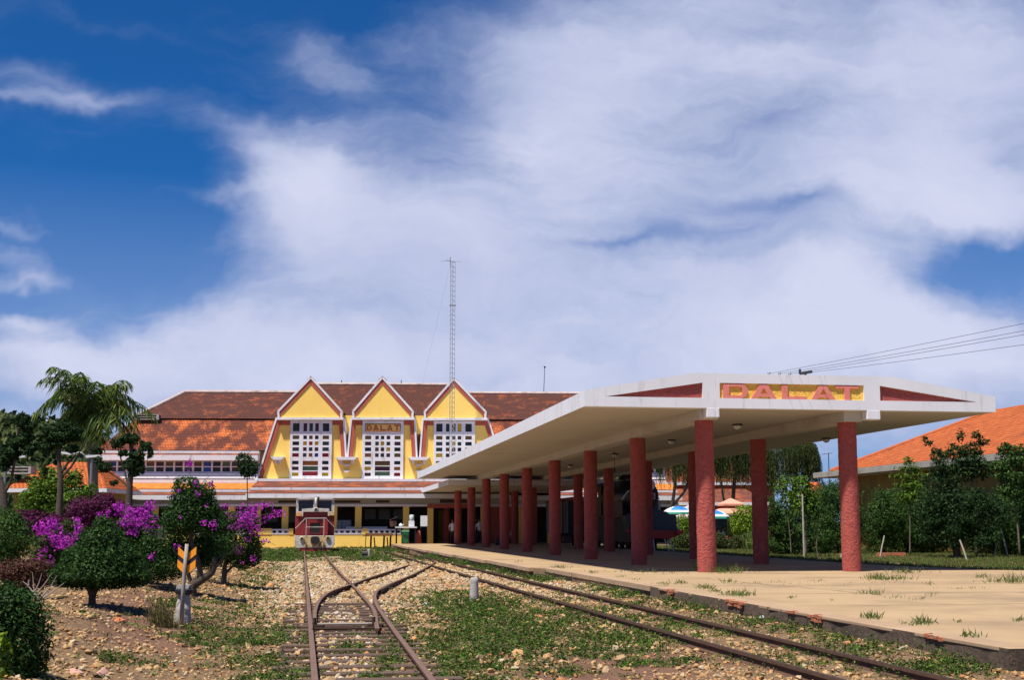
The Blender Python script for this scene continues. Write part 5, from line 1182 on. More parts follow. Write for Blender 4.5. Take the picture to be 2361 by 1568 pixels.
def right_garden():
    def willow(label, px, Y, clumps, trunks, n):
        b = base_at(px, Y); t = thing('willow_tree', label, 'tree', b, 0, 'weeping willows beyond the canopy'); k = Y / F
        V = []; loc = lambda x, y, dy=0: at(x, y, Y + dy) - b
        rr = random.Random(px); Ps = []; Ds = []
        cl = [(loc(c[0], c[1]), c[2] * k, c[3] * k) for c in clumps]
        for i in range(n):
            c, rx, rz = rr.choice(cl); a = rr.uniform(0, 6.28); r = math.sqrt(rr.random()); p = c + Vector((math.cos(a) * rx * r, math.sin(a) * rx * r, rz * (.2 + .8 * math.sqrt(max(0, 1 - r * r)))))
            ln = rr.uniform(.8, 1.5) * rz; m_ = max(6, int(ln / .14))
            sw = Vector((rr.uniform(-.12, .12), rr.uniform(-.12, .12), 0))
            for j in range(m_):
                Ps.append(p + sw * (j / m_) + Vector((rr.uniform(-.05, .05), rr.uniform(-.05, .05), -ln * j / m_))); 
        n_ = len(Ps); P = np.array([tuple(p) for p in Ps])
        np_mesh('crown', leaf_quads(P, unit(rng.normal(size=(n_, 3)) * [1, 1, .3]), rng.uniform(.16, .34, n_), .05, np.tile([0, 0, -1.], (n_, 1)) + rng.normal(size=(n_, 3)) * .3), 4, n_, [LEAF_OLIVE], t)
        for i, (pts, r0, r1) in enumerate(trunks):
            q = spline([loc(*p) for p in pts], 4); trunk(t, [(q, [r0 + (r1 - r0) * j / (len(q) - 1) for j in range(len(q))])], BARK, 'trunk' if i == 0 else 'branch')
    willow('weeping willow with thin strands just right of the steam engine', 1552, 104, [(1545, 1085, 34, 46), (1580, 1075, 30, 46), (1600, 1090, 24, 44), (1530, 1060, 30, 30)], [([(1548, 1240), (1546, 1190), (1552, 1150), (1560, 1090)], .22, .10), ([(1550, 1165), (1580, 1130), (1590, 1080)], .12, .06)], 700)
    willow('dense weeping willow between the front left column and its neighbour', 1690, 106, [(1660, 1070, 26, 60), (1690, 1060, 34, 70), (1715, 1080, 26, 56), (1640, 1050, 30, 40), (1700, 1030, 30, 30)], [([(1685, 1240), (1682, 1190), (1690, 1150), (1695, 1080)], .25, .12), ([(1684, 1180), (1668, 1150), (1660, 1090)], .12, .06)], 1300)
    willow('tall weeping willow with rounded top standing against the sky', 1830, 100, [(1800, 1090, 44, 60), (1845, 1070, 44, 60), (1870, 1085, 24, 55), (1825, 1040, 50, 34), (1765, 1090, 24, 60), (1860, 1045, 26, 26)], [([(1828, 1240), (1826, 1180), (1832, 1120), (1835, 1050)], .28, .12), ([(1828, 1150), (1800, 1110), (1790, 1070)], .12, .06), ([(1830, 1140), (1855, 1100), (1862, 1060)], .12, .06)], 1700)
    willow('weeping willow half hidden behind the canopy columns', 1395, 112, [(1340, 1100, 40, 50), (1390, 1095, 40, 50), (1430, 1090, 30, 50)], [([(1392, 1240), (1392, 1150), (1395, 1090)], .24, .1)], 700)
    def sh(name, label, cat, px, Y, clumps, n, size, leaf, trunks=(), bark=BARK, group=None, **kw):
        return plant(name, label, cat, base_at(px, Y), clumps, n, size, leaf, trunks, bark, group, **kw)
    sh('round_bush', 'rounded yellow green bush between the two front rows of columns', 'bush', 1716, 86, [(1716, 1206, 38, 36), (1700, 1220, 28, 28), (1735, 1215, 28, 32), (1716, 1185, 28, 22)], 5200, .13, LEAF_LIME, [([(1716, 1264), (1716, 1220)], .08, .05)], rough=.08)
    sh('round_bush', 'yellow green bush under the first blue parasol', 'bush', 1580, 90, [(1580, 1200, 24, 20), (1595, 1215, 18, 22), (1575, 1218, 22, 18), (1600, 1190, 12, 12)], 2200, .13, LEAF_LIME, [([(1580, 1262), (1580, 1220)], .07, .04)])
    for i, (px, Y, cl) in enumerate([(1580, 82, [(1562, 1252, 20, 18), (1588, 1250, 24, 20), (1575, 1246, 24, 14)]), (1664, 82, [(1655, 1250, 22, 20), (1670, 1258, 16, 14)]), (1702, 82, [(1692, 1255, 18, 16), (1712, 1252, 22, 20), (1700, 1250, 16, 16)])]):
        sh('hedge', ['low dull green hedge beside the red engine buffer', 'low hedge piece hugging the front left column', 'low hedge right of the front left column, under the lime bush'][i], 'hedge', px, Y, cl, 2600, .12, LEAF_OLIVE, [([(px, 1270), (px, 1250)], .05, .03)], rough=.1)
    b = base_at(1735, 80); t = thing('tall_grass_plant', 'tuft of tall pale green grass by the second column', 'plant', b); n = 420
    a = rng.uniform(0, 6.28, n); s = rng.random(n); P = np.stack([rng.normal(0, .22, n) + np.cos(a) * s * .3, rng.normal(0, .22, n) + np.sin(a) * s * .3, rng.uniform(.15, 1.0, n)], 1)
    np_mesh('leaf_blades', leaf_quads(P, unit(rng.normal(size=(n, 3)) * [1, 1, .2]), rng.uniform(.4, .8, n), .035, np.stack([np.cos(a) * s * .8, np.sin(a) * s * .8, np.ones(n)], 1)), 4, n, [GRASSB], t)
    # dark shrubs along the verge
    specs = [  # px, Y, label, clumps, leaf
        (1800, 66, 'green shrub left of the staked sapling', [(1795, 1205, 26, 40), (1815, 1225, 28, 38), (1790, 1180, 20, 30)], LEAF_MIDC),
        (1868, 70, 'dark shrub filling the gap behind the white stake', [(1860, 1215, 40, 46), (1885, 1200, 34, 50), (1850, 1180, 30, 34)], LEAF_CONIF),
        (1930, 68, 'mid green shrub just left of the front right column', [(1920, 1190, 34, 60), (1945, 1210, 34, 50), (1925, 1150, 26, 34), (1900, 1225, 30, 36)], LEAF_MIDC),
        (1925, 76, 'tall dark shrub against the hall wall, left of the column', [(1905, 1150, 30, 34), (1945, 1145, 34, 40), (1880, 1160, 24, 30)], LEAF_MIDC),
        (2035, 68, 'green shrub just right of the front right column', [(2030, 1185, 34, 56), (2050, 1210, 38, 52), (2015, 1220, 28, 44), (2045, 1150, 28, 26)], LEAF_MIDC),
        (2090, 70, 'mid green shrub third along the verge from the column', [(2085, 1195, 40, 56), (2110, 1215, 36, 46), (2075, 1225, 36, 40), (2100, 1160, 34, 30)], LEAF_MIDC),
        (2140, 72, 'green shrub left of the big conifer trunk', [(2135, 1190, 40, 66), (2160, 1220, 34, 44), (2120, 1235, 34, 34)], LEAF_MIDC),
        (2290, 66, 'dark shrub right of the big conifer trunk', [(2280, 1220, 40, 50), (2305, 1200, 36, 56), (2265, 1240, 34, 32)], LEAF_CONIF),
        (2345, 64, 'green shrub at the right picture edge', [(2340, 1190, 34, 70), (2362, 1210, 40, 70), (2330, 1235, 34, 40)], LEAF_MIDC),
        (2400, 62, 'shrub running out of the picture at the right', [(2395, 1190, 40, 80), (2380, 1230, 34, 44)], LEAF_MIDC)]
    for (px, Y, lb, cl, lf) in specs:
        cl = [(c[0], c[1] + 4, c[2] * 1.25, c[3] * 1.15) for c in cl] + [(px, 1258, 40, 26)]
        sh('shrub', lb, 'shrub', px, Y, cl, 14000, .12, lf, [([(px, 1292), (px + 2, 1250), (px - 3, 1200)], .06, .03), ([(px, 1275), (px + 12, 1235)], .03, .015)], BARK, 'shrubs along the verge', rough=.22, asp=.38, inner=.3, rag=6)
    sh('conifer_tree', 'bushy dark conifer with a stout grey trunk right of the canopy', 'tree', 2205, 60,
       [(2170, 1080, 22, 34), (2160, 1125, 34, 40), (2195, 1110, 26, 36), (2210, 1160, 60, 46), (2150, 1180, 40, 40), (2245, 1195, 46, 40), (2190, 1205, 60, 36), (2300, 1185, 40, 34), (2265, 1160, 40, 30), (2160, 1060, 14, 18), (2170, 1235, 50, 34), (2245, 1235, 50, 34)], 26000, .12, LEAF_CONIF,
       [([(2208, 1292), (2204, 1250), (2198, 1200), (2185, 1120)], .20, .07), ([(2200, 1215), (2230, 1180), (2260, 1160)], .06, .02), ([(2198, 1205), (2170, 1170), (2150, 1130)], .06, .02)], rough=.25, asp=.4, inner=.3, rag=5)
    sap = 'staked saplings along the verge'
    sh('sapling', 'light green staked sapling midway between the two front columns', 'tree', 1855, 61, [(1846, 1108, 22, 12), (1850, 1125, 28, 16), (1842, 1142, 30, 14), (1868, 1150, 24, 18), (1855, 1170, 30, 20)], 1500, .15, LEAF_MIDL, [([(1858, 1286), (1856, 1220), (1850, 1110)], .035, .015)], BARKLT, sap, rough=.3)
    sh('sapling', 'thin pale sapling close to the second right column', 'tree', 1822, 62, [(1806, 1112, 16, 14), (1800, 1128, 16, 12), (1815, 1150, 18, 20)], 700, .14, LEAF_MIDL, [([(1824, 1280), (1822, 1240), (1816, 1190), (1806, 1115)], .03, .012)], BARKLT, sap, rough=.3)
    sh('sapling', 'crooked thin sapling right of the white stake', 'tree', 1886, 61, [(1880, 1180, 26, 20), (1875, 1160, 22, 14)], 700, .14, LEAF_MIDC, [([(1888, 1288), (1882, 1262), (1884, 1235), (1879, 1190)], .03, .012)], BARKLT, sap, rough=.3)
    sh('sapling', 'feathery sapling rising before the hall gutter', 'tree', 2096, 63, [(2094, 1062, 12, 10), (2098, 1082, 30, 8), (2095, 1100, 40, 12), (2100, 1120, 36, 14), (2098, 1145, 30, 20)], 1500, .15, LEAF_MIDL, [([(2098, 1286), (2098, 1200), (2096, 1065)], .035, .012)], BARKLT, sap, rough=.3)
    sh('sapling', 'tall sapling with dark purple tinged tips over the orange roof', 'tree', 2250, 62, [(2232, 1060, 34, 26), (2205, 1040, 26, 16), (2215, 1005, 9, 14), (2260, 1080, 34, 24), (2240, 1040, 30, 18), (2160, 1040, 14, 8), (2142, 1022, 9, 7), (2132, 1012, 7, 6), (2178, 1050, 14, 8), (2225, 1090, 30, 20), (2252, 1005, 12, 10), (2265, 1020, 16, 10)], 3400, .15, LEAF_CONIF,
       [([(2252, 1290), (2250, 1200), (2242, 1120), (2230, 1040)], .05, .02), ([(2236, 1080), (2190, 1055), (2140, 1018)], .025, .01), ([(2240, 1070), (2262, 1030), (2255, 1000)], .02, .01)], BARKLT, sap, rough=.3)
    sh('sapling', 'fresh green sapling at the right edge over the orange roof', 'tree', 2345, 61, [(2325, 1040, 26, 16), (2345, 1062, 34, 22), (2310, 1075, 22, 16), (2335, 1100, 38, 24), (2320, 1028, 10, 8), (2360, 1040, 22, 16), (2335, 1130, 34, 22)], 3400, .15, LEAF_MIDC, [([(2352, 1290), (2345, 1200), (2330, 1100), (2322, 1035)], .05, .02)], BARKLT, sap, rough=.3)
    stk = 'pale stakes along the verge'
    for (a, b_, lb, r) in [((1853, 1286), (1850, 1140), 'upright pale stake tied to the light green sapling', .045), ((1935, 1282), (1968, 1205), 'pale stake leaning right, beside the brick border', .035), ((2026, 1276), (2039, 1236), 'short pale stake leaning right of the front column', .03),
                          ((2229, 1308), (2213, 1246), 'pale stake leaning left before the conifer trunk', .035), ((2324, 1290), (2294, 1172), 'long pale stake leaning left near the right edge', .035), ((2288, 1290), (2300, 1250), 'short dark pole crossing the long leaning stake', .03)]:
        p = base_at(a[0], 60.0 if a[1] < 1300 else 55.0); t = thing('garden_stake', lb, 'stake', p, 0, stk); q = at(b_[0], b_[1], p.y + .5) - p; m = MB(); m.tube([(0, 0, -.1), q * .5, q], [r, r * .95, r * .9], 8); m.build('pole', POLEW, t)
    # brick borders of the planting beds
    for (x0, x1, lb) in [(1930, 1960, 'short low brick border left of the front right column'), (2016, 2088, 'low brick border right of the front right column')]:
        a, b_ = base_at(x0, 63.0), base_at(x1, 63.0); t = thing('brick_border', lb, 'border', a); m = MB(); n = int((b_.x - a.x) / .23)
        for i in range(n):
            for j in range(2): m.box(i * .23 + .006 + (.1 if j else 0), (i + 1) * .23 - .006 + (.1 if j else 0), random.uniform(-.02, .02), .12, -.1 + j * .13, .025 + j * .13)
        m.build('brick_courses', BRICK, t)
LEAF_MIDC = mat_leaf('leaf_shrub', [(.016, .042, .010), (.030, .074, .016), (.054, .115, .024), (.09, .165, .036)], .5)
right_garden()

# ------------------------------------------------------------------ diesel locomotive on the siding
def diesel():
    Y = 86.0; o = at(725, 1268, Y); o.z = 0; t = thing('diesel_locomotive', 'red and white diesel locomotive facing the camera at the end of the siding', 'locomotive', o, TA)
    k = Y / F * .0975                                # metres per unit of the measured front view
    X = lambda v: (v - 597) * k
    ZB = at(725, 1273.0, Y).z
    Z = lambda v: ZB + (1365 - v) * k
    # chassis, buffer beam, skirt
    m = MB(); m.box(X(150), X(1045), .35, 11.6, Z(1180), Z(1000)); m.build('underframe', DKMETAL, t)
    m = MB(); m.prism([(X(135), Z(1240)), (X(190), Z(1275)), (X(1010), Z(1275)), (X(1062), Z(1200)), (X(1062), Z(992)), (X(135), Z(992))], 0, .35); m.build('buffer_beam', LWHITE, t, bevel=.02)
    m = MB(); m.prism([(X(345), Z(1250)), (X(860), Z(1250)), (X(860), Z(998)), (X(345), Z(998))], -.012, -.001); m.build('rusty_panel', LCREAM, t)
    m = MB(); m.prism([(X(300), Z(1358)), (X(890), Z(1358)), (X(985), Z(1250)), (X(215), Z(1250))], .03, .30); m.build('skirt', LREAD, t)
    m = MB(); poly = [(X(500), Z(1130)), (X(505), Z(1030)), (X(560), Z(1005)), (X(650), Z(1005)), (X(700), Z(1035)), (X(702), Z(1110)), (X(640), Z(1180)), (X(570), Z(1180))]
    m.prism(poly, -.30, .0); m.build('coupler', DKMETAL, t, bevel=.03)
    m = MB(); m.tube([(X(560), -.22, Z(1275)), (X(620), -.25, Z(1268)), (X(690), -.22, Z(1225)), (X(775), -.12, Z(1120))], .035, 8); m.build('brake_hose', DKMETAL, t, True)
    for v in (400, 812):
        m = MB(); m.tube([(X(v), -.05, Z(1330)), (X(v), -.08, Z(1140))], .03, 6); m.build('hose', DKMETAL, t)
    for v, y in ((297, 1058), (902, 1045)):
        m = MB(); m.lathe([(.13, -.10), (.15, -.08), (.14, .03)], 18, 0, (X(v), 0, Z(y)), 'y'); h = m.build('marker_lamp', LCREAM, t, True)
        m = MB(); m.lathe([(.09, -.112), (.09, -.101)], 16, 0, (X(v), 0, Z(y)), 'y'); m.build('lens', GLASSD, h)
    # nose hood
    m = MB(); m.box(X(315), X(905), .55, 2.2, Z(1000), Z(440)); m.build('hood', LREAD, t, bevel=.03)
    m = MB()
    for i in range(15): x = X(330) + (X(890) - X(330)) * i / 14; m.box(x - .008, x + .008, .535, .549, Z(680) if X(460) < x < X(745) else Z(985), Z(445))
    m.build('hood_ribs', LREAD, t)
    m = MB(); pn = MB(); m.plate(X(468), X(738), Z(940), Z(682), [(X(482), X(728), Z(930), Z(692), 0)], .50, .549, 0, pn); g = m.build('radiator_grille', LREAD, t); pn.build('grille_shade', BLACKP, g)
    m = MB()
    for i in range(6): x = X(495) + (X(715) - X(495)) * i / 5; m.box(x - .006, x + .006, .51, .53, Z(928), Z(694))
    m.build('grille_bar', RAILDK, g)
    m = MB(); m.prism([(X(282), Z(545)), (X(318), Z(545)), (X(322), Z(440)), (X(892), Z(440)), (X(898), Z(535)), (X(932), Z(535)), (X(925), Z(362)), (X(660), Z(352)), (X(560), Z(352)), (X(288), Z(370))], .40, .549); m.build('headlight_beam', LWHITE, t, bevel=.015)
    m = MB(); m.lathe([(.13, -.10), (.16, -.09), (.16, .10)], 20, 0, (X(610), .40, Z(385)), 'y'); h = m.build('headlight', LWHITE, t, True)
    m = MB(); m.lathe([(.10, -.112), (.10, -.101)], 18, 0, (X(610), .40, Z(385)), 'y'); m.build('lens', GLASSD, h)
    m = MB(); m.tube([(X(612), .62, Z(345)), (X(612), .62, Z(95))], .085, 12); m.build('exhaust_pipe', LWHITE, t, True)
    m = MB(); m.tube([(X(640), .80, Z(350)), (X(640), .80, Z(85))], .15, 12); m.build('exhaust_stack', BLACKP, t, True)
    # cab
    zc0, zc1 = Z(1000), Z(525)
    m = MB(); m.box(X(140), X(1055), 1.3, 4.0, zc0, zc1); m.build('cab', LREAD, t, bevel=.03)
    m = MB(); pn = MB()
    holes = [(X(205), X(550), Z(425), Z(165), 0), (X(660), X(985), Z(425), Z(165), 0)]
    m.plate(X(150), X(1050), zc1 + .002, Z(135), holes, 1.25, 1.40, 0, pn); m.box(X(165), X(1035), 1.45, 3.95, zc1, Z(140)); c = m.build('cab_front', LWHITE, t); pn.build('windscreen', GLASSD, c)
    m = MB(); m.prism([(X(150), Z(140)), (X(1045), Z(140)), (X(1000), Z(112)), (X(600), Z(98)), (X(200), Z(112))], 1.15, 4.1); m.build('roof', LWHITE, t)
    m = MB(); m.box(X(172), X(272), 1.16, 1.25, Z(535), Z(450)); m.build('marker_panel', mat('amber_panel', (.85, .36, .10), (.75, .3, .08), 3, .5), t)
    m = MB(); m.box(X(935), X(1048), 1.18, 1.249, Z(515), Z(440)); m.build('marker_panel', LCREAM, t)
    m = MB(); m.box(X(330), X(880), 4.0, 11.2, Z(1000), Z(420)); m.build('long_hood', LREAD, t, bevel=.03)
    # handrails
    hr = [[(X(395), -.02, Z(992)), (X(395), -.02, Z(590))], [(X(808), -.02, Z(992)), (X(808), -.02, Z(590))], [(X(395), -.03, Z(795)), (X(808), -.03, Z(795))],
          [(X(145), .1, Z(825)), (X(370), -.02, Z(590)), (X(850), -.02, Z(585)), (X(1050), .1, Z(800))]]
    for q in hr: m = MB(); m.tube(q, .02, 6); m.build('handrail', LWHITE, t)
    for y in (1.6, 3.6, 8.2, 10.2):
        for x in (-.55, .55):
            m = MB(); m.tube([(x - .06, y, ZB + .45), (x + .06, y, ZB + .45)], .42, 20); m.build('wheel', DKMETAL, t, True)
diesel()

# ------------------------------------------------------------------ steam locomotive and wagon on the far side of the platform
def steam():
    Y = 77.0; o = at(1502, 1268, Y); o.z = .2; t = thing('steam_locomotive', 'black steam locomotive with red buffer beam beyond the platform columns', 'locomotive', o, PA)
    k = Y / F
    X = lambda v: (v - 1502) * k
    Z = lambda v: at(1502, v, Y).z - .2
    m = MB(); r = .95; zc = Z(1143); prof = [(.2, -.02), (r, 0), (r, 7.2)]
    m.lathe(prof, 32, 0, (X(1490), .6, zc), 'y'); m.build('boiler', STEAMBLK, t, True)
    m = MB(); m.lathe([(.02, -.10), (.55, -.07), (.78, 0)], 28, 0, (X(1490), .58, zc), 'y'); m.build('smokebox_door', STEAMBLK, t, True)
    m = MB(); m.lathe([(.30, 0), (.26, .25), (.24, .7), (.33, .95), (.36, 1.0), (.26, 1.0)], 20, 0, (X(1490), 1.3, zc + r - .05)); m.build('chimney', STEAMBLK, t, True)
    for y in (3.0, 4.8):
        m = MB(); m.lathe([(.42, 0), (.42, .25), (.36, .42), (.2, .52), (.02, .56)], 22, 0, (X(1490), y, zc + r - .08)); m.build('dome', STEAMBLK, t, True)
    m = MB(); m.lathe([(.24, -.24), (.33, -.24), (.34, -.12), (.34, .10), (.02, .12)], 26, 0, (X(1503), .5, Z(1118)), 'y'); h = m.build('headlamp', STEAMBLK, t, True)
    m = MB(); m.lathe([(.25, -.262), (.34, -.262), (.34, -.242), (.25, -.242)], 26, 0, (X(1503), .5, Z(1118)), 'y'); m.build('lamp_rim', PLASTIC, h, True)
    m = MB(); m.box(X(1489), X(1517), .40, .44, Z(1151), Z(1137.5)); pb = m.build('number_plate', PLASTIC, t); m = MB(); m.box(X(1490.5), X(1515.5), .39, .399, Z(1149.5), Z(1139)); m.build('plate_field', MAROON, pb)
    # running boards and front plates
    m = MB(); m.prism([(X(1437), Z(1189)), (X(1446), Z(1228)), (X(1557), Z(1226)), (X(1555), Z(1189)), (X(1540), Z(1187)), (X(1532), Z(1180)), (X(1470), Z(1180))], -.6, .6); m.build('front_plate', STEAMGRY, t, bevel=.02)
    m = MB(); m.prism([(X(1440), Z(1226)), (X(1466), Z(1241)), (X(1536), Z(1243)), (X(1568), Z(1230)), (X(1568), Z(1224)), (X(1440), Z(1223))], -.9, -.3); m.build('buffer_beam', REDP, t, bevel=.015)
    for v in (1552, 1462):
        m = MB(); m.lathe([(.16, -.35), (.18, -.30), (.09, -.28), (.08, .05)], 16, 0, (X(v), -.9, Z(1228)), 'y'); m.build('buffer', REDP, t, True)
    for (x0, x1, y) in ((1523, 1533, -.92), (1534, 1545, -.92), (1497, 1500, -.92)):
        m = MB(); m.tube([(X(x0), y, Z(1243)), (X(x1), y, Z(1271))], .03, 6); m.build('step_rod', PLASTIC, t)
    m = MB(); m.box(X(1526), X(1549), -1.15, -.7, Z(1273), Z(1270.5)); m.build('step', REDP, t)
    m = MB(); m.tube([(X(1523.5), .2, Z(1176)), (X(1523.5), .2, Z(1147))], .03, 6); m.build('handrail', PLASTIC, t)
    m = MB(); m.tube([(X(1436), .2, Z(1152)), (X(1449), -.2, Z(1132))], .05, 6); m.build('handrail', PLASTIC, t)
    m = MB(); m.box(-1.25, 1.25, .4, 11.5, Z(1192), Z(1187)); m.build('running_board', STEAMBLK, t)
    m = MB(); m.box(-1.2, -.35, 2.2, 7.4, Z(1187) , Z(1152)); m.box(.35, 1.2, 2.2, 7.4, Z(1187), Z(1152)); m.build('side_tank', STEAMBLK, t, bevel=.04)
    # cab
    zt = Z(1112)
    m = MB(); hol = [(8.5, 9.3, Z(1150), Z(1128))]; vs = MB(); vs.plate(7.6, 10.4, Z(1188), zt, hol, 0, .06); 
    for sx_ in (-1.25, 1.19): m.raw([(sx_ + v[1], v[0], v[2]) for v in vs.v], vs.f)
    m.box(-1.19, 1.19, 7.6, 7.66, Z(1188), zt); m.build('cab', STEAMBLK, t)
    m = MB(); n = 10; pts = [(-1.4 + 2.8 * i / n, zt + .34 * math.sin(math.pi * i / n)) for i in range(n + 1)]; m.prism(pts, 7.3, 10.9); m.build('cab_roof', STEAMGRY, t)
    m = MB(); m.box(-1.2, 1.2, 10.6, 13.2, Z(1192), Z(1150)); m.build('coal_bunker', STEAMBLK, t, bevel=.04)
    m = MB(); m.box(-.9, .9, .3, 12.8, .55, Z(1192)); m.build('frame', BLACKP, t)
    for y in (1.4, 3.4, 5.0, 6.6, 9.6, 11.6):
        for x in (-.55, .55):
            rr_ = .62 if 3 < y < 7 else .4
            m = MB(); m.lathe([(.1, -.06), (rr_, -.06), (rr_, .06), (.1, .06)], 24, 0, (0, 0, 0)); vv = [(x + v[2], y + v[0], rr_ + v[1] + .05) for v in m.v]; m.v = vv; m.build('wheel', BLACKP, t, True)
    # boarded wagon
    w = thing('boarded_wagon', 'old wagon with black and pale grey boarded side coupled behind the steam engine', 'wagon', pw(pl(o)[0] - .1, pl(o)[1] + 17.5, .2), PA)
    m = MB(); m.box(-1.3, 1.3, 0, 9, 1.0, 3.35); m.build('body', BLACKP, w)
    for (a, b) in ((.25, .55), (1.2, 1.42), (2.4, 4.1), (4.9, 5.2), (6.4, 6.7), (7.4, 8.6)): m = MB(); m.box(-1.345, -1.302, a, b, 1.02, 3.3); m.build('side_board', WAGGREY, w)
    m = MB(); m.box(-1.35, -1.303, 4.3, 4.5, 1.02, 2.2); m.build('orange_post', ORANGE, w)
    m = MB(); m.prism([(-1.5, 3.36), (1.5, 3.36), (.8, 3.62), (-.8, 3.62)], -.2, 9.2); m.build('roof', MAROON, w)
    for y in (1.5, 7.5):
        for x in (-.55, .55): m = MB(); m.tube([(x - .06, y, .45), (x + .06, y, .45)], .42, 18); m.build('wheel', BLACKP, w, True)
    m = MB(); m.box(-1.9, -1.2, -.3, .5, .3, .55); m.box(-1.7, -1.2, -.3, .5, .55, .8); m.build('step', BROWNWOOD, w)
steam()

# ------------------------------------------------------------------ yard furniture
def small_things():
    # orange chevron sign
    b = gp(421, 1442); Y = b.y; L_ = lambda x, y, d=0.0: at(x, y, Y + d) - b
    t = thing('chevron_sign', 'orange double chevron sign with black bars on a leaning grey pole', 'sign', b)
    m = MB(); m.tube([L_(418, 1444), L_(423, 1350), L_(425, 1322), L_(431, 1255)], [.035, .032, .03, .028], 10); m.build('pole', POLEW, t, True)
    def pol(pts, mi, y0, y1, mb): q = [L_(*p) for p in pts]; mb.prism([(p.x, p.z) for p in q], y0, y1, mi)
    m = MB(); pol([(410, 1261), (429, 1279), (429, 1327), (408, 1307)], 0, .035, .05, m); pol([(431, 1279), (452, 1261), (450, 1307), (431, 1325)], 0, .035, .05, m); bd = m.build('board', BLACKP, t)
    m = MB()
    for p in ([(410, 1261), (427.5, 1277.5), (427, 1294), (409.5, 1279.5)], [(433.5, 1276), (452, 1261), (451, 1279), (433.5, 1293.5)], [(408.5, 1291), (425.5, 1305.5), (424.5, 1326), (408, 1308.5)], [(431, 1306), (450.5, 1291), (449.5, 1308), (431, 1325)]): pol(p, 0, .026, .034, m)
    m.build('chevron', ORANGE, bd)
    s = gp(422, 1440); Yb = Y + .35; p0 = at(420, 1440, Yb); p0.z = float(ground_z(p0.x, Yb)) - .03
    t = thing('concrete_stump', 'broken weathered concrete post stump behind the chevron sign', 'stump', p0); m = MB(); M_ = lambda x, y: at(x, y, Yb) - p0
    h = M_(418, 1368).z; rr = random.Random(4)
    vs = []; n = 10; rings = 7
    for j in range(rings):
        z = h * j / (rings - 1); c = .02 * j / rings
        for i in range(n):
            a = 6.283 * i / n; r = (.15 - .055 * j / (rings - 1)) * (1 + rr.uniform(-.10, .10)); vs.append((r * math.cos(a) + c, r * math.sin(a), z + (rr.uniform(-.06, .04) if j == rings - 1 else 0)))
    m.raw(vs, [(j * n + i, j * n + (i + 1) % n, (j + 1) * n + (i + 1) % n, (j + 1) * n + i) for j in range(rings - 1) for i in range(n)] + [tuple((rings - 1) * n + i for i in range(n))]); m.build('shaft', GREY, t)
    m = MB(); m.lathe([(.10, h - .03), (.155, h), (.16, h + .05), (.12, h + .07)], 12, 0, (.02, 0, 0)); m.build('cap', DKMETAL, t)
    m = MB(); m.raw([(x + .02 + rr.uniform(-.02, .02), y, z) for x in (-.10, .08) for y in (-.08, .08) for z in (h + .07, h + .13)], [(0, 1, 3, 2), (4, 6, 7, 5), (0, 4, 5, 1), (2, 3, 7, 6), (0, 2, 6, 4), (1, 5, 7, 3)]); m.build('loose_stone', GREY, t)
    # white marker post
    b = gp(1093, 1386); Y = b.y; t = thing('marker_post', 'stubby white concrete post standing in the weeds between the tracks', 'post', b); k = Y / F
    m = MB(); vs = []; w0, w1, h = 11.0 * k, 9.5 * k, 52 * k
    pr = [(w0, -.05), (w0 * .97, h * .3), (w1, h * .8), (w1, h * .93), (w1 * .7, h)]
    for (r, z) in pr:
        for i in range(8):
            a = 6.283 * (i + .5) / 8; q = 1.08 if i % 2 else 1.0; vs.append((r * math.cos(a) * q + random.uniform(-.004, .004), r * math.sin(a) * q, z))
    m.raw(vs, [(j * 8 + i, j * 8 + (i + 1) % 8, (j + 1) * 8 + (i + 1) % 8, (j + 1) * 8 + i) for j in range(4) for i in range(8)] + [tuple(32 + i for i in range(8))]); m.build('shaft', mat('whitewashed_stone', (.46, .43, .40), (.35, .32, .29), 5, .9, .5, 30, stain=(.16, .14, .10), sscale=4, samt=.35), t, True)
    # buffer stop
    b = gp(876, 1266); Y = b.y; L_ = lambda x, y, d=0.0: at(x, y, Y + d) - b; t = thing('buffer_stop', 'rusty timber buffer stop on rail posts before the yellow parapet', 'buffer stop', b)
    p, q = L_(844.5, 1230), L_(905, 1236.5); m = MB(); m.box(p.x, q.x, -.18, .10, q.z, p.z); m.build('beam', mat('rusty_timber', (.20, .085, .035), (.14, .06, .028), 3, .9, stretch=(1, 6, 6)), t, bevel=.02)
    for x in (854, 884, 899): m = MB(); a = L_(x, 1232); m.tube([(a.x, 0.22, -.3), (a.x + .05, .16, a.z)], .075, 6); m.build('post', RAILDK, t)
    for x in (862, 892): m = MB(); a = L_(x, 1240); m.tube([(a.x, 1.3, -.2), (a.x, .2, a.z)], .05, 6); m.build('brace', RAILDK, t)
    # point lever
    b = gp(841, 1287); Y = b.y; k = Y / F; t = thing('switch_lever', 'small black and white point lever beside the siding', 'lever', b)
    m = MB(); m.box(-.16, .16, -.12, .12, -.02, .14); m.build('base', PLASTIC, t, bevel=.02); m = MB(); m.tube([(0, 0, .1), (.05, 0, 1.35)], .022, 6); m.build('rod', DKMETAL, t)
    m = MB(); m.tube([(-.14, -.02, .22), (.16, -.02, .22)], .15, 10); m.build('counterweight', BLACKP, t)
    b = gp(850, 1286); t = thing('track_stone', 'small pale stone block next to the point lever', 'stone', b); m = MB(); m.lathe([(.09, -.05), (.10, .2), (.07, .42), (.02, .46)], 8); m.build('block', GREY, t)
    # green bin, table with goods, water cooler, red stub
    ZT = PZ
    def on_pf(px, Yd): q = at(px, 1252, Yd); q.z = PZ; return q
    b = on_pf(935, 102.5); k = b.y / F; t = thing('green_bin', 'dark green wheeled litter bin at the end of the platform', 'bin', b)
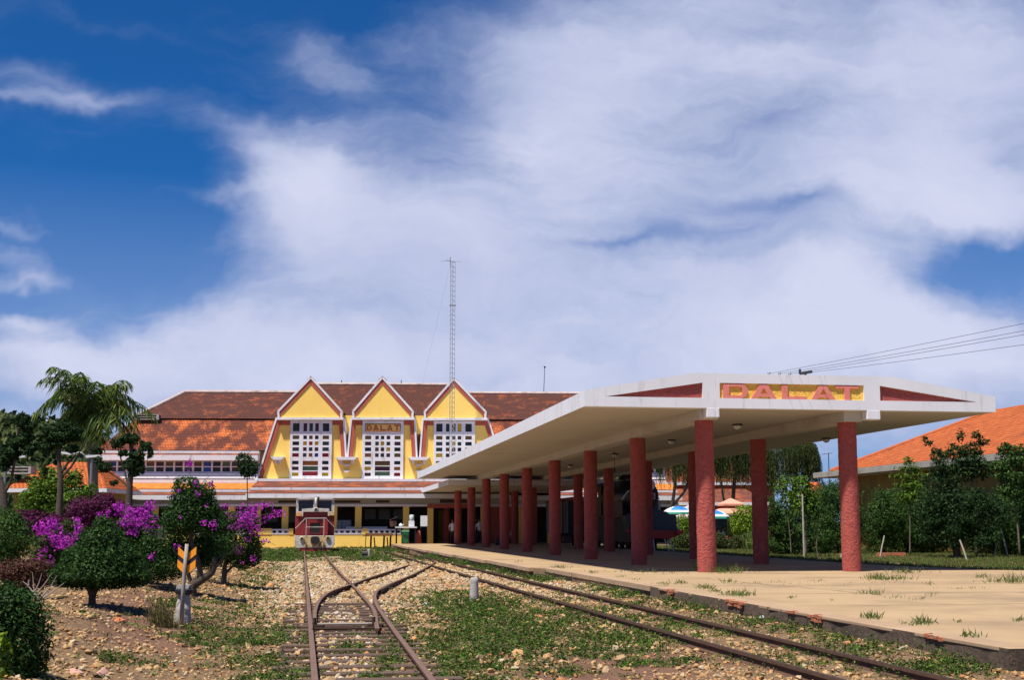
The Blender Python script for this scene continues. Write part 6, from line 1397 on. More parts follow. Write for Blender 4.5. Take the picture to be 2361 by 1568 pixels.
    m = MB(); w = 8 * k; m.raw([(-w * .7, -.25, .08), (w * .7, -.25, .08), (w * .7, .25, .08), (-w * .7, .25, .08), (-w, -.32, 27 * k), (w, -.32, 27 * k), (w, .32, 27 * k), (-w, .32, 27 * k)], [(0, 3, 2, 1), (0, 1, 5, 4), (1, 2, 6, 5), (2, 3, 7, 6), (3, 0, 4, 7), (4, 5, 6, 7)]); m.build('body', GREENBIN, t, bevel=.02)
    m = MB(); m.prismx([(-.35, 27 * k + .003), (.35, 27 * k + .003), (.30, 30.5 * k), (-.25, 30 * k)], -w * 1.06, w * 1.06); m.build('lid', GREENBIN, t); m = MB(); m.box(-w * .6, w * .6, -.34, -.325, 17 * k, 21 * k); m.build('slot', BLACKP, t)
    for x in (-w * .5, w * .5): m = MB(); m.tube([(x - .04, .2, .09), (x + .04, .2, .09)], .09, 12); m.build('wheel', BLACKP, t)
    b = on_pf(938, 103.8); k = b.y / F; t = thing('goods_table', 'long white topped table behind the green bin', 'table', b)
    hz = at(938, 1215, b.y).z - PZ; m = MB(); m.box(-26 * k, 23 * k, -.4, .4, hz - .10, hz); m.build('table_top', TABLEW, t)
    for x in (-24 * k, 20 * k):
        for y in (-.3, .3): m = MB(); m.tube([(x, y, 0), (x, y, hz - .1)], .04, 6); m.build('leg', DKMETAL, t)
    def on_table(px): return Vector((at(px, 1215, b.y).x, b.y, PZ + hz + .002))
    q = thing('water_cooler', 'white water cooler with bottle standing on the goods table', 'water cooler', on_table(949)); m = MB(); m.box(-6.5 * k, 6.5 * k, -.18, .18, 0, 13 * k); m.build('body', PLASTIC, q, bevel=.02); m = MB(); m.lathe([(4 * k, 13 * k), (5.3 * k, 15 * k), (5.3 * k, 26 * k), (3 * k, 27 * k)], 14); m.build('bottle', mat_glass('bottle_plastic', (.55, .62, .66), .2), q, True)
    q = thing('brown_basket', 'dark brown basket with tilted lid on the table end', 'basket', on_table(905) + Vector((.05, 0, 0))); m = MB(); m.lathe([(7 * k, 0), (8.5 * k, 13 * k), (8.2 * k, 13 * k)], 14); m.build('body', BROWNWOOD, q); m = MB(); m.raw([(-8 * k, -.2, 14 * k), (9 * k, -.2, 22 * k), (9 * k, .2, 22 * k), (-8 * k, .2, 14 * k), (-8 * k, -.2, 15.5 * k), (9 * k, -.2, 23.5 * k), (9 * k, .2, 23.5 * k), (-8 * k, .2, 15.5 * k)], [(0, 3, 2, 1), (4, 5, 6, 7), (0, 1, 5, 4), (1, 2, 6, 5), (2, 3, 7, 6), (3, 0, 4, 7)]); m.build('lid', BROWNWOOD, q)
    q = thing('teapot', 'small white teapot between basket and water cooler', 'teapot', on_table(924)); m = MB(); m.lathe([(.08, 0), (.16, .07), (.15, .17), (.06, .24), (.02, .27)], 14); m.build('body', PLASTIC, q, True); m = MB(); m.tube([(.13, 0, .08), (.24, 0, .2)], .025, 6); m.build('spout', PLASTIC, q)
    b2 = on_pf(965, 104); k = b2.y / F; t = thing('red_bollard', 'short tapered red concrete bollard before the dark doorway', 'bollard', b2); m = MB(); m.lathe([(6.5 * k, 0), (6 * k, 14 * k), (4.8 * k, 25 * k), (2.5 * k, 29 * k), (.02, 30 * k)], 18); m.build('body', REDSTUC, t, True)
    b3 = on_pf(977, 105.3); k = b3.y / F; t = thing('notice_board', 'pale notice board standing in the dark doorway', 'notice board', b3); m = MB(); m.box(-8 * k, 8 * k, 0, .05, 1.35, 2.2); m.build('board', PLASTIC, t)
    for x in (-7 * k, 7 * k): m = MB(); m.tube([(x, .03, 0), (x, .03, 1.4)], .03, 6); m.build('leg', DKMETAL, t)
    b4 = S0 + SX * sx(846, -4.3, 1217) + SB * -4.3; b4.z = PZ; t = thing('long_counter', 'long white counter inside the porch behind the balustrade', 'counter', b4, SA); hz = sz(1215, -4.3) - PZ; w = sx(893, -4.3) - sx(846, -4.3)
    m = MB(); m.box(-w, w, -.3, .3, hz - .2, hz); m.build('counter_top', TABLEW, t); m = MB(); m.box(-w * .96, w * .96, -.22, .22, 0, hz - .202); m.build('base', BROWNWOOD, t)
    b5 = S0 + SX * sx(788, -3.5, 1217) + SB * -3.5; b5.z = PZ; t = thing('blue_cabinet', 'pale blue cabinet in the dark porch left of the counter', 'cabinet', b5, SA); m = MB(); hz = sz(1200, -3.5) - PZ; m.box(-.75, .75, 0, .5, 0, hz); m.build('body', mat('pale_blue_paint', (.30, .36, .42), (.25, .3, .36), 2, .5), t, bevel=.02); m = MB(); m.box(-.02, .02, -.012, -.002, .1, hz - .1); m.build('door_gap', BLACKP, t)
    # bench, bag
    b = on_pf(1184, 104); k = b.y / F; t = thing('platform_bench', 'grey slatted bench under the canopy near the red wall', 'bench', b, PA)
    m = MB()
    for i in range(4): m.box(-9 * k, 9 * k, -.25 + i * .13, -.15 + i * .13, .46, .50)
    m.build('seat', GREY, t); m = MB()
    for i in range(3): m.box(-9 * k, 9 * k, .28, .32, .62 + i * .14, .72 + i * .14)
    m.build('backrest', GREY, t)
    for x in (-8 * k, 8 * k): m = MB(); m.box(x - .03, x + .03, -.2, .27, 0, .458); m.build('leg', DKMETAL, t); 
    b = gnd(1149, 1257, PZ); t = thing('black_bag', 'small black travel bag left on the platform between columns', 'bag', b); m = MB(); m.lathe([(.22, 0), (.27, .12), (.25, .35), (.12, .5), (.03, .52)], 14); m.build('body', BLACKP, t, True); m = MB(); m.tube([(-.1, 0, .48), (0, 0, .62), (.1, 0, .48)], .02, 6); m.build('handle', BLACKP, t)
    # litter
    def bag(px, py, w, h, lb):
        b = gp(px, py); k = b.y / F; t = thing('plastic_bag', lb, 'bag', b, 0, 'littered plastic bags'); n = 60; bm = bmesh.new(); bmesh.ops.create_icosphere(bm, subdivisions=3, radius=1)
        for v in bm.verts: c = v.co; s = 1 + .22 * math.sin(c.x * 7 + px) * math.cos(c.y * 6) + .15 * math.sin(c.z * 9 + c.x * 5); v.co = Vector((c.x * w * k * s, c.y * w * .7 * k * s, max(-.01, (c.z * .8 + .6) * h * k * s)))
        me = bpy.data.meshes.new('bag'); bm.to_mesh(me); bm.free(); me.materials.append(PLASTIC); o = bpy.data.objects.new('crumpled_film', me); COL.objects.link(o); o.parent = t
    bag(1468, 1446, 12, 7, 'white crumpled plastic bag lying between the rails of the platform track'); bag(1758, 1428, 7, 5, 'small white plastic scrap by the rail nearest the platform'); bag(980, 1398, 6, 5, 'pale blue white plastic scrap in the ballast right of the turnout'); bag(718, 1376 , 4, 2.5, 'tiny white plastic scrap beside the left rail of the siding')
    for (px, py, w, h, a, c, lb) in [(175, 1556, 11, .3, .3, 'p', 'flat pale pink tile fragment at the bottom of the picture'), (232, 1553, 11, 1, -.3, 'p', 'curved pale pink ridge tile lying next to the flat fragment'), (275, 1452, 9, .3, .4, 'o', 'bright orange tile shard on the brown soil')]:
        b = gp(px, py); k = b.y / F; t = thing('tile_shard', lb, 'tile', b, a, 'broken roof tiles'); m = MB(); n = 8; s = 12 * k
        arc = [(-s + 2 * s * i / n, (.02 + h * s * .9 * math.sin(math.pi * i / n))) for i in range(n + 1)]; m.prism(arc + [(p[0] * .9, p[1] - .014) for p in arc[::-1]], -.10, .12)
        o = m.build('tile', mat('pink_tile', (.55, .30, .24), (.45, .24, .19), 6, .9) if c == 'p' else BRICK, t); o.rotation_euler = (.15, -.2, .3)
    # lattice mast, flag pole
    Y = 109.5; b = at(1041, 1122, Y); t = thing('lattice_mast', 'tall thin lattice radio mast rising in front of the third gable', 'mast', b); tp = at(1039, 604, Y); H_ = tp.z - b.z; k = Y / F; w = 5.2 * k
    C3 = [(-w, 0), (w, 0), (0, w * 1.5)]; m = MB()
    for c in C3: m.tube([(c[0], c[1], 0), (c[0], c[1], H_)], .019, 5)
    m.build('leg_tubes', METAL, t); m = MB(); n = 46
    for i in range(n):
        z0, z1 = H_ * i / n, H_ * (i + 1) / n
        for a in range(3): p, q = C3[a], C3[(a + 1) % 3]; m.tube([(p[0], p[1], z0), (q[0], q[1], z1)], .009, 4); m.tube([(p[0], p[1], z1), (q[0], q[1], z1)], .009, 4)
    m.build('lattice', METAL, t); m = MB(); m.tube([(-w, 0, H_ - .3), (-w - .05, 0, H_ + .45)], .03, 5); m.build('top_rod', METAL, t); m = MB()
    m.tube([(-w - .85, 0, H_ + .12), (w + .55, 0, H_ + .02)], .018, 4); m.tube([(-w - .4, -.5, H_ + .1), (-w + .3, .5, H_ + .1)], .016, 4); m.build('antenna', METAL, t)
    zg = at(1039, 704, Y).z - b.z; m = MB(); m.tube([(-w * 1.5, 0, zg), (w * 1.5, 0, zg)], .05, 5); m.build('guy_collar', DKMETAL, t)
    for i, (px, py, z0) in enumerate([(972, 895, H_)]):
        e = at(px, py, Y + 3) - b; q0 = Vector((-w if px < 1039 else w, 0, z0)); e = q0 + (e - q0) * (1.0 if i == 0 else 1.0)
        d = e - q0; s = (.4 - q0.z) / d.z if d.z < 0 else 1; e = q0 + d * min(max(s, 1), 12)
        m = MB(); m.tube([q0, e], .006 if i == 0 else .003, 4); m.build('guy_wire', METAL, t)
    p = at(1251, 960, 126); t = thing('flag_pole', 'bare thin pole with knob behind the station roof', 'pole', (p.x, p.y, 0)); q = at(1256, 849, 126); m = MB(); m.tube([(0, 0, 0), (0, 0, p.z), (q.x - p.x, 0, q.z)], [.07, .05, .035], 6); m.build('shaft', METAL, t); m = MB(); m.lathe([(.02, q.z), (.1, q.z + .06), (.1, q.z + .14), (.02, q.z + .2)], 10, 0, (q.x - p.x, 0, 0)); m.build('finial', DKMETAL, t)
    # street lamps at the left
    for (px, hx, hy, Y, lb, sd) in [(203, 170, 1047, 58, 'double armed white street lamp among the pruned trees', 1), (3, 30, 1056, 56, 'curved white street lamp at the left picture edge', -1)]:
        b = base_at(px, Y); t = thing('street_lamp', lb, 'street lamp', b, 0, 'street lamps of the station garden'); L_ = lambda x, y: at(x, y, Y) - b
        m = MB(); top = L_(px, 1060) if sd > 0 else L_(px, 1085); m.tube([(0, 0, 0), (0, 0, top.z)], [.07, .05], 8); m.build('pole', METAL, t)
        arms = [(hx, hy)] + ([(px + 2, 1054)] if sd > 0 else [])
        for (ax, ay) in arms:
            m = MB(); e = L_(ax, ay); m.tube(spline([top, top * .5 + e * .5 + Vector((0, 0, .18)), e], 5), .03, 6); m.build('arm', METAL, t)
            m = MB(); d = -1 if ax < px else 1; m.prism([(e.x - .10, e.z - .05), (e.x + d * .55 , e.z + .02), (e.x + d * .55, e.z + .09), (e.x - .1, e.z + .07)], -.12, .12); m.build('lamp_head', PLASTIC, t)
small_things()

# ------------------------------------------------------------------ parasols
def parasols():
    def beach(px, py, Y, w, lb):
        b = base_at(px, Y); top = at(px, py, Y) - b; k = Y / F; t = thing('beach_parasol', lb, 'parasol', b, 0, 'blue and white parasols'); R_ = w * k
        m = MB(); m.tube([(0, 0, 0), (0, 0, top.z)], .03, 8); m.build('pole', PLASTIC, t); m = MB(); n = 8; rings = [(0, 0, 0), (.35, -.09, 0), (.66, -.26, 0), (.86, -.46, 1), (1.0, -.66, 1), (1.02, -.86, 2)]
        P = lambda r, h, a: (R_ * r * math.cos(a), R_ * r * math.sin(a), top.z + R_ * h * .62)
        for i in range(n):
            a0, a1 = 6.283 * i / n, 6.283 * (i + 1) / n
            for (q0, q1) in zip(rings[:-1], rings[1:]):
                mi = q1[2] if q1[2] != 1 else 1
                if q1[2] == 0 or q1[0] < .9: mi = 0 if (i % 3 != 1 or q1[0] < .6) else 1
                m.face([P(q0[0], q0[1], a0), P(q1[0], q1[1], a0), P(q1[0], q1[1], a1), P(q0[0], q0[1], a1)], mi)
        m.build('canopy', [UBLUE, UWHITE, UGREEN], t)
        m = MB()
        for i in range(n): a0 = 6.283 * i / n; m.tube([(0, 0, top.z - R_ * .35), P(.85, -.50, a0)], .012, 4)
        m.build('ribs', METAL, t)
    beach(1565, 1167, 84, 35, 'blue and white beach parasol beside the steam engine front'); beach(1643, 1175, 86, 40, 'blue and white beach parasol partly hidden by the front left column')
    def square(px, py, Y, w, mt_, lb):
        b = base_at(px, Y); top = at(px, py, Y) - b; k = Y / F; R_ = w * k; t = thing('tiered_parasol', lb, 'parasol', b, .15, 'two tiered square parasols'); m = MB(); m.tube([(0, 0, 0), (0, 0, top.z)], .05, 8); m.build('pole', BROWNWOOD, t)
        for (r, z0, z1) in ((.55, 0, -.30), (1.0, -.36, -.78)):
            m = MB(); a = [(-1, -1), (1, -1), (1, 1), (-1, 1)]
            for i in range(4):
                p, q = a[i], a[(i + 1) % 4]; ri = .12 if r > .6 else .01
                A = [(p[0] * R_ * ri, p[1] * R_ * ri, top.z + z0 * R_), (q[0] * R_ * ri, q[1] * R_ * ri, top.z + z0 * R_), (q[0] * R_ * r, q[1] * R_ * r, top.z + z1 * R_), (p[0] * R_ * r, p[1] * R_ * r, top.z + z1 * R_)]
                m.face(A); m.face([A[3], A[2], (A[2][0], A[2][1], A[2][2] - .14), (A[3][0], A[3][1], A[3][2] - .14)])
            m.build('canopy_tier', mt_, t)
    square(1687, 1149, 93, 44, UPINK, 'salmon pink two tiered parasol right of the front left column'); square(1608, 1157, 93, 44, ULILAC, 'pale pink two tiered parasol behind the blue one')
parasols()

# ------------------------------------------------------------------ people
def person(label, loc, rz, height=1.78, pose='stand', arms=((.0, .1), (.0, .05)), shirt=SHIRT, stride=.1):
    t = thing('person', label, 'person', loc, rz); s = height / 1.75
    V = []; E = []; Rr = []
    def add(p, r, par=None): V.append(Vector(p) * s); Rr.append(r * s); i = len(V) - 1; (E.append((par, i)) if par is not None else None); return i
    if pose == 'stand': hip = .92
    else: hip = .50
    pel = add((0, 0, hip), .125); wst = add((0, 0, hip + .18), .115, pel); ch = add((0, -.01, hip + .38), .135, wst); nb = add((0, 0, hip + .53), .06, ch); nk = add((0, -.005, hip + .60), .05, nb); hd = add((0, -.02, hip + .69), .085, nk); hd2 = add((0, -.015, hip + .78), .078, hd)
    add((0, -.10, hip + .70), .022, hd)
    for sd, (fw, out) in zip((-1, 1), arms):
        sh_ = add((sd * .18, 0, hip + .47), .058, ch); el = add((sd * (.23 + out), .02 - fw * .2, hip + .20), .042, sh_); wr = add((sd * (.24 + out), -.05 - fw, hip - .02 + fw * .6), .03, el)
        d = (V[wr] - V[el]).normalized() / 1.0; pa = add(tuple((V[wr] / s) + d * .055), .032, wr)
        for f in range(4): add(tuple(V[pa] / s + d * (.075 - abs(f - 1.3) * .008) + Vector((0, (f - 1.5) * .019, 0))), .009, pa)
        add(tuple(V[wr] / s + d * .05 + Vector((0, -.05, 0))), .010, wr)
        if pose == 'stand':
            f = stride * sd; hp_ = add((sd * .09, 0, hip - .07), .088, pel); kn = add((sd * .10, -f * .6 - .01, .49), .060, hp_); an = add((sd * .10, -f + .03, .085), .042, kn); add((sd * .11, -f - .15, .035), .035, an)
        else:
            hp_ = add((sd * .10, -.08, hip), .088, pel); kn = add((sd * .12, -.46, hip + .02), .062, hp_); an = add((sd * .12, -.44, .09), .042, kn); add((sd * .12, -.60, .04), .035, an)
    me = bpy.data.meshes.new('body'); me.from_pydata([tuple(v) for v in V], E, []); o = bpy.data.objects.new('body_src', me); COL.objects.link(o)
    sk = o.modifiers.new('skin', 'SKIN'); sk.use_smooth_shade = True
    for i, d in enumerate(me.skin_vertices[0].data): d.radius = (Rr[i], Rr[i]); d.use_root = (i == 0)
    o.modifiers.new('sub', 'SUBSURF').levels = 1; o.modifiers['sub'].render_levels = 1
    dg = bpy.context.evaluated_depsgraph_get(); m2 = bpy.data.meshes.new_from_object(o.evaluated_get(dg)); bpy.data.objects.remove(o)
    for q in (SKIN, shirt, TROUS, BLACKP): m2.materials.append(q)
    for p in m2.polygons:
        c = p.center / s; z = c.z - hip; side = abs(c.x)
        if c.z < .10 : mi = 3
        elif z > .56 or (side > .215 and z < .24): mi = 0
        elif z > .02 and side <= .215 or z > .2: mi = 1
        else: mi = 2
        p.material_index = mi; p.use_smooth = True
    b = bpy.data.objects.new('body', m2); COL.objects.link(b); b.parent = t
    bm = bmesh.new(); bmesh.ops.create_uvsphere(bm, u_segments=16, v_segments=10, radius=.105 * s); hm = bpy.data.meshes.new('hair')
    bmesh.ops.delete(bm, geom=[v for v in bm.verts if v.co.z < -.02 * s and v.co.y < .03 * s or v.co.z < -.075 * s], context='VERTS')
    bm.to_mesh(hm); bm.free(); hm.materials.append(HAIR); h = bpy.data.objects.new('hair', hm); COL.objects.link(h); h.parent = t; h.location = (0, .0, (hip + .765) * s)
    return t
def pfp(px, Y): q = at(px, 1252, Y); q.z = PZ; return q
p = pfp(1105, 101); person('person in white shirt and dark trousers walking away, between the fourth and fifth columns', p, math.pi + .3, 1.95, 'stand', ((.05, .04), (.02, .02)), SHIRT, .12)
p = pfp(1043, 102); person('person in white shirt, half hidden by the column nearest the porch', p, math.pi - .2, 1.9, 'stand', ((.02, .02), (.1, .03)), SHIRT, .03)
p = pfp(1096, 103.5); person('person in dark clothes standing just beyond the walking white shirt', p, math.pi + .6, 2.05, 'stand', ((.05, .03), (.05, .02)), TROUS, .05)
c = base_at(1668, 87); t = thing('garden_chair', 'dark garden chair under the half hidden blue parasol', 'chair', c, .9); m = MB(); m.box(-.25, .25, -.25, .25, .40, .44); m.build('seat', BROWNWOOD, t); m = MB(); m.box(-.25, .25, .23, .27, .45, .95); m.build('backrest', BROWNWOOD, t)
for x in (-.22, .22):
    for y in (-.22, .22): m = MB(); m.tube([(x, y, 0), (x, y, .4)], .025, 6); m.build('leg', BROWNWOOD, t)
person('person in white shirt sitting under the half hidden blue parasol', c + Vector((0, 0, 0)), .9, 1.85, 'sit', ((.2, .02), (.2, .02)), SHIRT)
c2 = base_at(1656, 86.6); t = thing('garden_table', 'small round garden table before the seated person', 'table', c2); m = MB(); m.lathe([(.5, .72), (.52, .74), (.5, .76)], 20); m.build('table_top', TABLEW, t); m = MB(); m.lathe([(.25, 0), (.22, .04), (.04, .08), (.04, .72)], 12); m.build('pedestal', DKMETAL, t)

# ------------------------------------------------------------------ ballast stones, weeds, grass
def scatter():
    # stones: eight crushed shapes, thousands of copies
    phi = (1 + 5 ** .5) / 2
    iv = unit(np.array([(-1, phi, 0), (1, phi, 0), (-1, -phi, 0), (1, -phi, 0), (0, -1, phi), (0, 1, phi), (0, -1, -phi), (0, 1, -phi), (phi, 0, -1), (phi, 0, 1), (-phi, 0, -1), (-phi, 0, 1)], float))
    fi = np.array([(0, 11, 5), (0, 5, 1), (0, 1, 7), (0, 7, 10), (0, 10, 11), (1, 5, 9), (5, 11, 4), (11, 10, 2), (10, 7, 6), (7, 1, 8), (3, 9, 4), (3, 4, 2), (3, 2, 6), (3, 6, 8), (3, 8, 9), (4, 9, 5), (2, 4, 11), (6, 2, 10), (8, 6, 7), (9, 8, 1)])
    N_ = 520000
    # even in the picture's sense: more candidates near the camera
    y = 12.2 + (62 - 12.2) * rng.random(N_) ** 1.7; x = rng.uniform(-16, 7.5, N_)
    u = (x - P0.x) * PN.x + (y - P0.y) * PN.y
    z = ground_z(x, y); bal = zone(BALZ, x, y, z); wd = zone(WEEDZ, x, y, z); dt = zone(DIRTZ, x, y, z)
    d = track_x(y) - x
    cl = .5 + .5 * fbm(x, y, .9, 5)
    pr = (.26 + .84 * bal) * (1 - .75 * np.clip(wd, 0, 1)) * (1 - .45 * dt) * (.35 + .9 * cl) * np.where(d > 4.5, .45, 1)
    keep = (rng.random(N_) < pr * .62) & (u < -4.12)
    # leave the rail heads clear
    def near_line(a, b, w):
        a = np.array(a[:2]); b = np.array(b[:2]); ab = b - a; tt = ((x - a[0]) * ab[0] + (y - a[1]) * ab[1]) / (ab @ ab); tt = np.clip(tt, 0, 1)
        return (x - a[0] - tt * ab[0]) ** 2 + (y - a[1] - tt * ab[1]) ** 2 < w * w
    sx_ = (x - LR0.x) * TN.x + (y - LR0.y) * TN.y; ss_ = (x - LR0.x) * TD.x + (y - LR0.y) * TD.y; ph_ = (ss_ + 9.2) / .70
    onsl = (np.abs(ph_ - np.round(ph_)) * .70 < .11) & (ph_ > -.3) & (ph_ < 17) & (sx_ > .02) & (sx_ < 1.25); keep &= ~(onsl & (rng.random(N_) < .86))
    for a, b in [(tw(0, -14), tw(0, 60)), (gnd(1389 + 900, 1378 + 211, .12), gnd(1005.7, 1290.5, .12)), (gnd(1389 + 600, 1415 + 166, .12), gnd(1005.7, 1306.5, .12)), (gnd(996.5, 1568, .12), gnd(880.7, 1411.7, .12)), (gnd(880, 1411, .12), gnd(864, 1378, .12)), (gnd(864.5, 1372, .12), gnd(957.9, 1321.7, .12)), (gnd(869.7, 1450, .12), gnd(755.7, 1288.6, .12)), (gnd(726, 1420, .12), gnd(781.5, 1356.6, .12)), (gnd(781.5, 1356.6, .12), gnd(935.8, 1305, .12))]:
        keep &= ~near_line(a, b, .085)
    x, y, z, bal, dt, u = [q[keep] for q in (x, y, z, bal, dt, u)]; n = len(x)
    size = np.clip(rng.lognormal(-3.9, .42, n), .009, .055) * np.where(rng.random(n) < .012, 1.9, 1) * (1 + .016 * (y - 12))
    shapes = np.stack([iv * rng.uniform(.55, 1.3, (12, 1)) * np.array([1, rng.uniform(.65, 1), rng.uniform(.5, .8)]) for _ in range(10)])
    sh = shapes[rng.integers(0, 10, n)]
    a = rng.uniform(0, 6.283, n); ca, sa = np.cos(a), np.sin(a); tl = rng.normal(0, .35, n); ct, stt = np.cos(tl), np.sin(tl)
    X_ = sh[:, :, 0] * ca[:, None] - sh[:, :, 1] * sa[:, None]; Y_ = sh[:, :, 0] * sa[:, None] + sh[:, :, 1] * ca[:, None]; Z_ = sh[:, :, 2]
    Y2 = Y_ * ct[:, None] - Z_ * stt[:, None]; Z2 = Y_ * stt[:, None] + Z_ * ct[:, None]
    V = np.stack([x[:, None] + X_ * size[:, None], y[:, None] + Y2 * size[:, None], z[:, None] + (Z2 + .28) * size[:, None]], -1)
    # cream stone near the siding, ochre and reddish stone toward the platform and the bank
    cream = np.clip(bal + .1 * rng.normal(size=n), 0, 1); grp = np.where(rng.random(n) < cream * .7, 0, np.where(rng.random(n) < .86, 1, 2))
    S_ = [mat_leaf('stone_cream', [(.42, .33, .22), (.53, .42, .28), (.32, .245, .165), (.58, .51, .42)], .9, 0), mat_leaf('stone_ochre', [(.42, .25, .11), (.50, .33, .16), (.30, .175, .08), (.52, .39, .23)], .9, 0), mat_leaf('stone_rust', [(.42, .19, .085), (.52, .25, .10), (.30, .14, .07), (.34, .26, .19)], .9, 0)]
    F_ = (fi[None] + (np.arange(n) * 12)[:, None, None]).reshape(-1, 3)
    o = np_mesh('gravel', V.reshape(-1, 3), 3, n * 20, S_, None, np.repeat(grp, 20), F_); tag(o, kind='stuff')
    # weeds: low leafy clumps
    N_ = 330000; y = 12.2 + (112 - 12.2) * rng.random(N_) ** 2.2; x = rng.uniform(-22, 8, N_); u = (x - P0.x) * PN.x + (y - P0.y) * PN.y; z = ground_z(x, y)
    wd = zone(WEEDZ, x, y, z); cl = fbm(x, y, 2.2, 9) * .5 + fbm(x, y, 6, 3) * .35; base = np.where(y < 60, .012, .05)
    keep = (rng.random(N_) < np.clip((wd - .20 + cl * .9) * 1.0, 0, 1) * .62 + base * .35) & (u < -4.15)
    x, y, z, wd = [q[keep] for q in (x, y, z, wd)]; n = len(x)
    per = 16; hgt = rng.uniform(.03, .12, n) * (1 + .5 * wd) * (1 + .006 * (y - 12)); rad = rng.uniform(.05, .13, n) * (1 + .012 * (y - 12))
    k = np.repeat(np.arange(n), per); m_ = n * per; a = rng.uniform(0, 6.283, m_); r = np.sqrt(rng.random(m_)) * rad[k]
    P = np.stack([x[k] + np.cos(a) * r, y[k] + np.sin(a) * r, z[k] + .01 + hgt[k] * rng.random(m_) * (1.15 - r / rad[k])], 1)
    Nr = unit(np.stack([np.cos(a) * .5, np.sin(a) * .5, np.ones(m_)], 1) + rng.normal(size=(m_, 3)) * .55); L_ = rng.uniform(.022, .05, m_) * (1 + .022 * (y[k] - 12))
    o = np_mesh('weeds', leaf_quads(P, Nr, L_, L_ * .55), 4, m_, [WEED, WEEDDRY, LEAF_MIDL], None, rng.choice(3, n, p=[.64, .17, .19])[k].astype(np.int32)); tag(o, kind='stuff')
    # grass of the right verge, ahead of the shrubs and beyond the platform
    N_ = 60000; y = 34 + 62 * rng.random(N_) ** 1.2; x = rng.uniform(8, 48, N_); u = (x - P0.x) * PN.x + (y - P0.y) * PN.y; v = (x - P0.x) * PT.x + (y - P0.y) * PT.y
    edge = np.interp(v, [-13, -3.5, .5, 5, 20, 66], [40, 14, 9.2, 8.0, 7.8, 7.4])
    keep = (u > edge + .05) & (rng.random(N_) < .25 + .75 * (fbm(x, y, .8, 4) > -.25)); x, y = x[keep], y[keep]; n = len(x); per = 5; k = np.repeat(np.arange(n), per); m_ = n * per
    z = ground_z(x, y); a = rng.uniform(0, 6.283, m_); h = rng.uniform(.05, .15, m_); lean = rng.uniform(.1, .7, m_); D = np.stack([np.cos(a) * lean, np.sin(a) * lean, np.ones(m_)], 1)
    P = np.stack([x[k] + rng.normal(0, .06, m_), y[k] + rng.normal(0, .06, m_), z[k] + h * .4], 1); 
    o = np_mesh('verge_grass', leaf_quads(P, unit(rng.normal(size=(m_, 3)) * [1, 1, .2]), h, .022, D), 4, m_, [WEEDDRY, GRASSB], None, (rng.random(m_) < .6).astype(np.int32)); tag(o, kind='stuff')
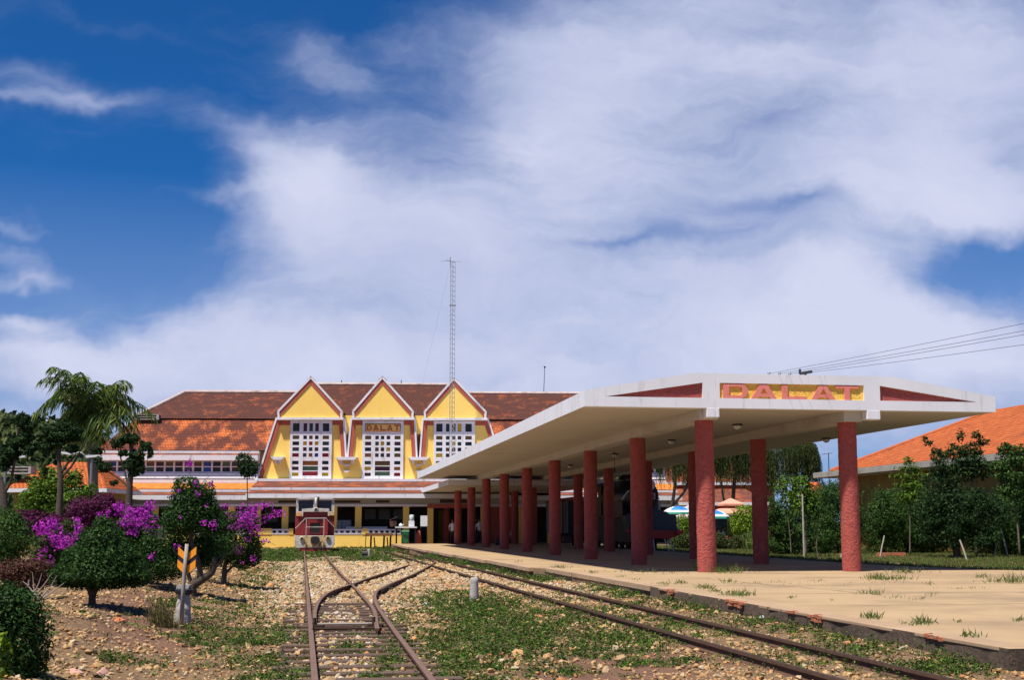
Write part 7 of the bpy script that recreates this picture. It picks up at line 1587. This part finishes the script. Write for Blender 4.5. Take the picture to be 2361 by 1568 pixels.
    # tufts in the joints of the platform and along its foot
    tufts = [(1484, 1321, 50, .16, 90), (1550, 1323, 24, .12, 30), (1607, 1316, 8, .42, 60), (1652, 1320, 14, .30, 80), (1680, 1322, 26, .30, 170), (1664, 1316, 14, .3, 60), (1430, 1331, 14, .07, 30), (1462, 1337, 10, .06, 25), (1569, 1347, 12, .14, 50), (1530, 1349, 18, .10, 50), (1627, 1359, 14, .16, 90), (1650, 1366, 10, .1, 40), (1708, 1375, 20, .18, 130), (1680, 1372, 16, .1, 60), (1679, 1344, 14, .14, 50), (1797, 1343, 12, .05, 20), (1880, 1341, 16, .06, 25), (1740, 1345, 8, .05, 14), (2020, 1336, 18, .24, 120), (2055, 1338, 34, .18, 170), (2090, 1322, 30, .22, 140), (2266, 1333, 14, .18, 60), (2010, 1372, 20, .15, 60), (2065, 1379, 14, .08, 26), (2146, 1349, 10, .10, 24), (2130, 1440, 16, .16, 60), (2148, 1374, 12, .08, 24), (2120, 1384, 12, .07, 20), (1826, 1379, 8, .09, 22), (2012, 1427, 15, .14, 90), (2105, 1442, 20, .10, 40), (2240, 1470, 18, .12, 50), (2300, 1343, 22, .16, 70), (2352, 1433, 12, .1, 30), (2210, 1436, 10, .06, 16), (1920, 1385, 6, .05, 12), (1770, 1405, 6, .05, 12), (2225, 1358, 40, .05, 40), (2340, 1345, 20, .3, 120), (1750, 1347, 60, .04, 30), (1900, 1349, 80, .03, 30), (2020, 1345, 60, .04, 30), (1290, 1310, 18, .12, 90), (1365, 1322, 8, .10, 60), (1196, 1297, 8, .08, 30)]
    Ps, Ds, Ls = [], [], []
    for (px, py, w, h, n_) in tufts:
        for _ in range(int(n_ * .85)):
            q = gnd(px + random.gauss(0, w * .75), py + random.gauss(0, 1.6), PZ); a = random.uniform(0, 6.283); ln = h * .8 * random.uniform(.35, 1.4); le = random.uniform(.2, 1.5); dd = Vector((math.cos(a) * le, math.sin(a) * le, 1)).normalized()
            Ps.append(q + dd * ln * .48); Ds.append(dd); Ls.append(ln)
    P = np.array([tuple(p) for p in Ps]); m_ = len(P); o = np_mesh('platform_grass', leaf_quads(P, unit(rng.normal(size=(m_, 3)) * [1, 1, .2]), np.array(Ls), .016, np.array([tuple(d) for d in Ds])), 4, m_, [GRASSB, WEEDDRY], None, (rng.random(m_) < .33).astype(np.int32)); tag(o, kind='stuff')
    # taller growth against the platform face
    N_ = 3600; v = rng.uniform(-23, 34, N_); d_ = np.abs(rng.normal(0, .35, N_)); cl = fbm(v, v * .3, .8, 6); keep = rng.random(N_) < np.clip(.45 + cl, 0, 1); v, d_ = v[keep], d_[keep]; ex = np.interp(v, [-23, 1, 4, 24, 40], [-4.1, -4.05, -4.2, -4.68, -4.85]) - d_
    n = len(v); per = 14; k = np.repeat(np.arange(n), per); m_ = n * per; h = rng.uniform(.10, .34, n) * np.exp(-d_ * 1.2); lx = ex[k] + rng.normal(0, .05, m_); ly = v[k] + rng.normal(0, .06, m_)
    P = np.stack([P0.x + PN.x * lx + PT.x * ly, P0.y + PN.y * lx + PT.y * ly, h[k] * rng.random(m_)], 1); L_ = rng.uniform(.025, .06, m_) * (1 + .01 * np.maximum(v[k] + 23, 0))
    o = np_mesh('edge_weeds', leaf_quads(P, unit(rng.normal(size=(m_, 3)) + [0, 0, .6]), L_, L_ * .45), 4, m_, [WEED, GRASSB], None, (rng.random(m_) < .25).astype(np.int32)); tag(o, kind='stuff')
scatter()
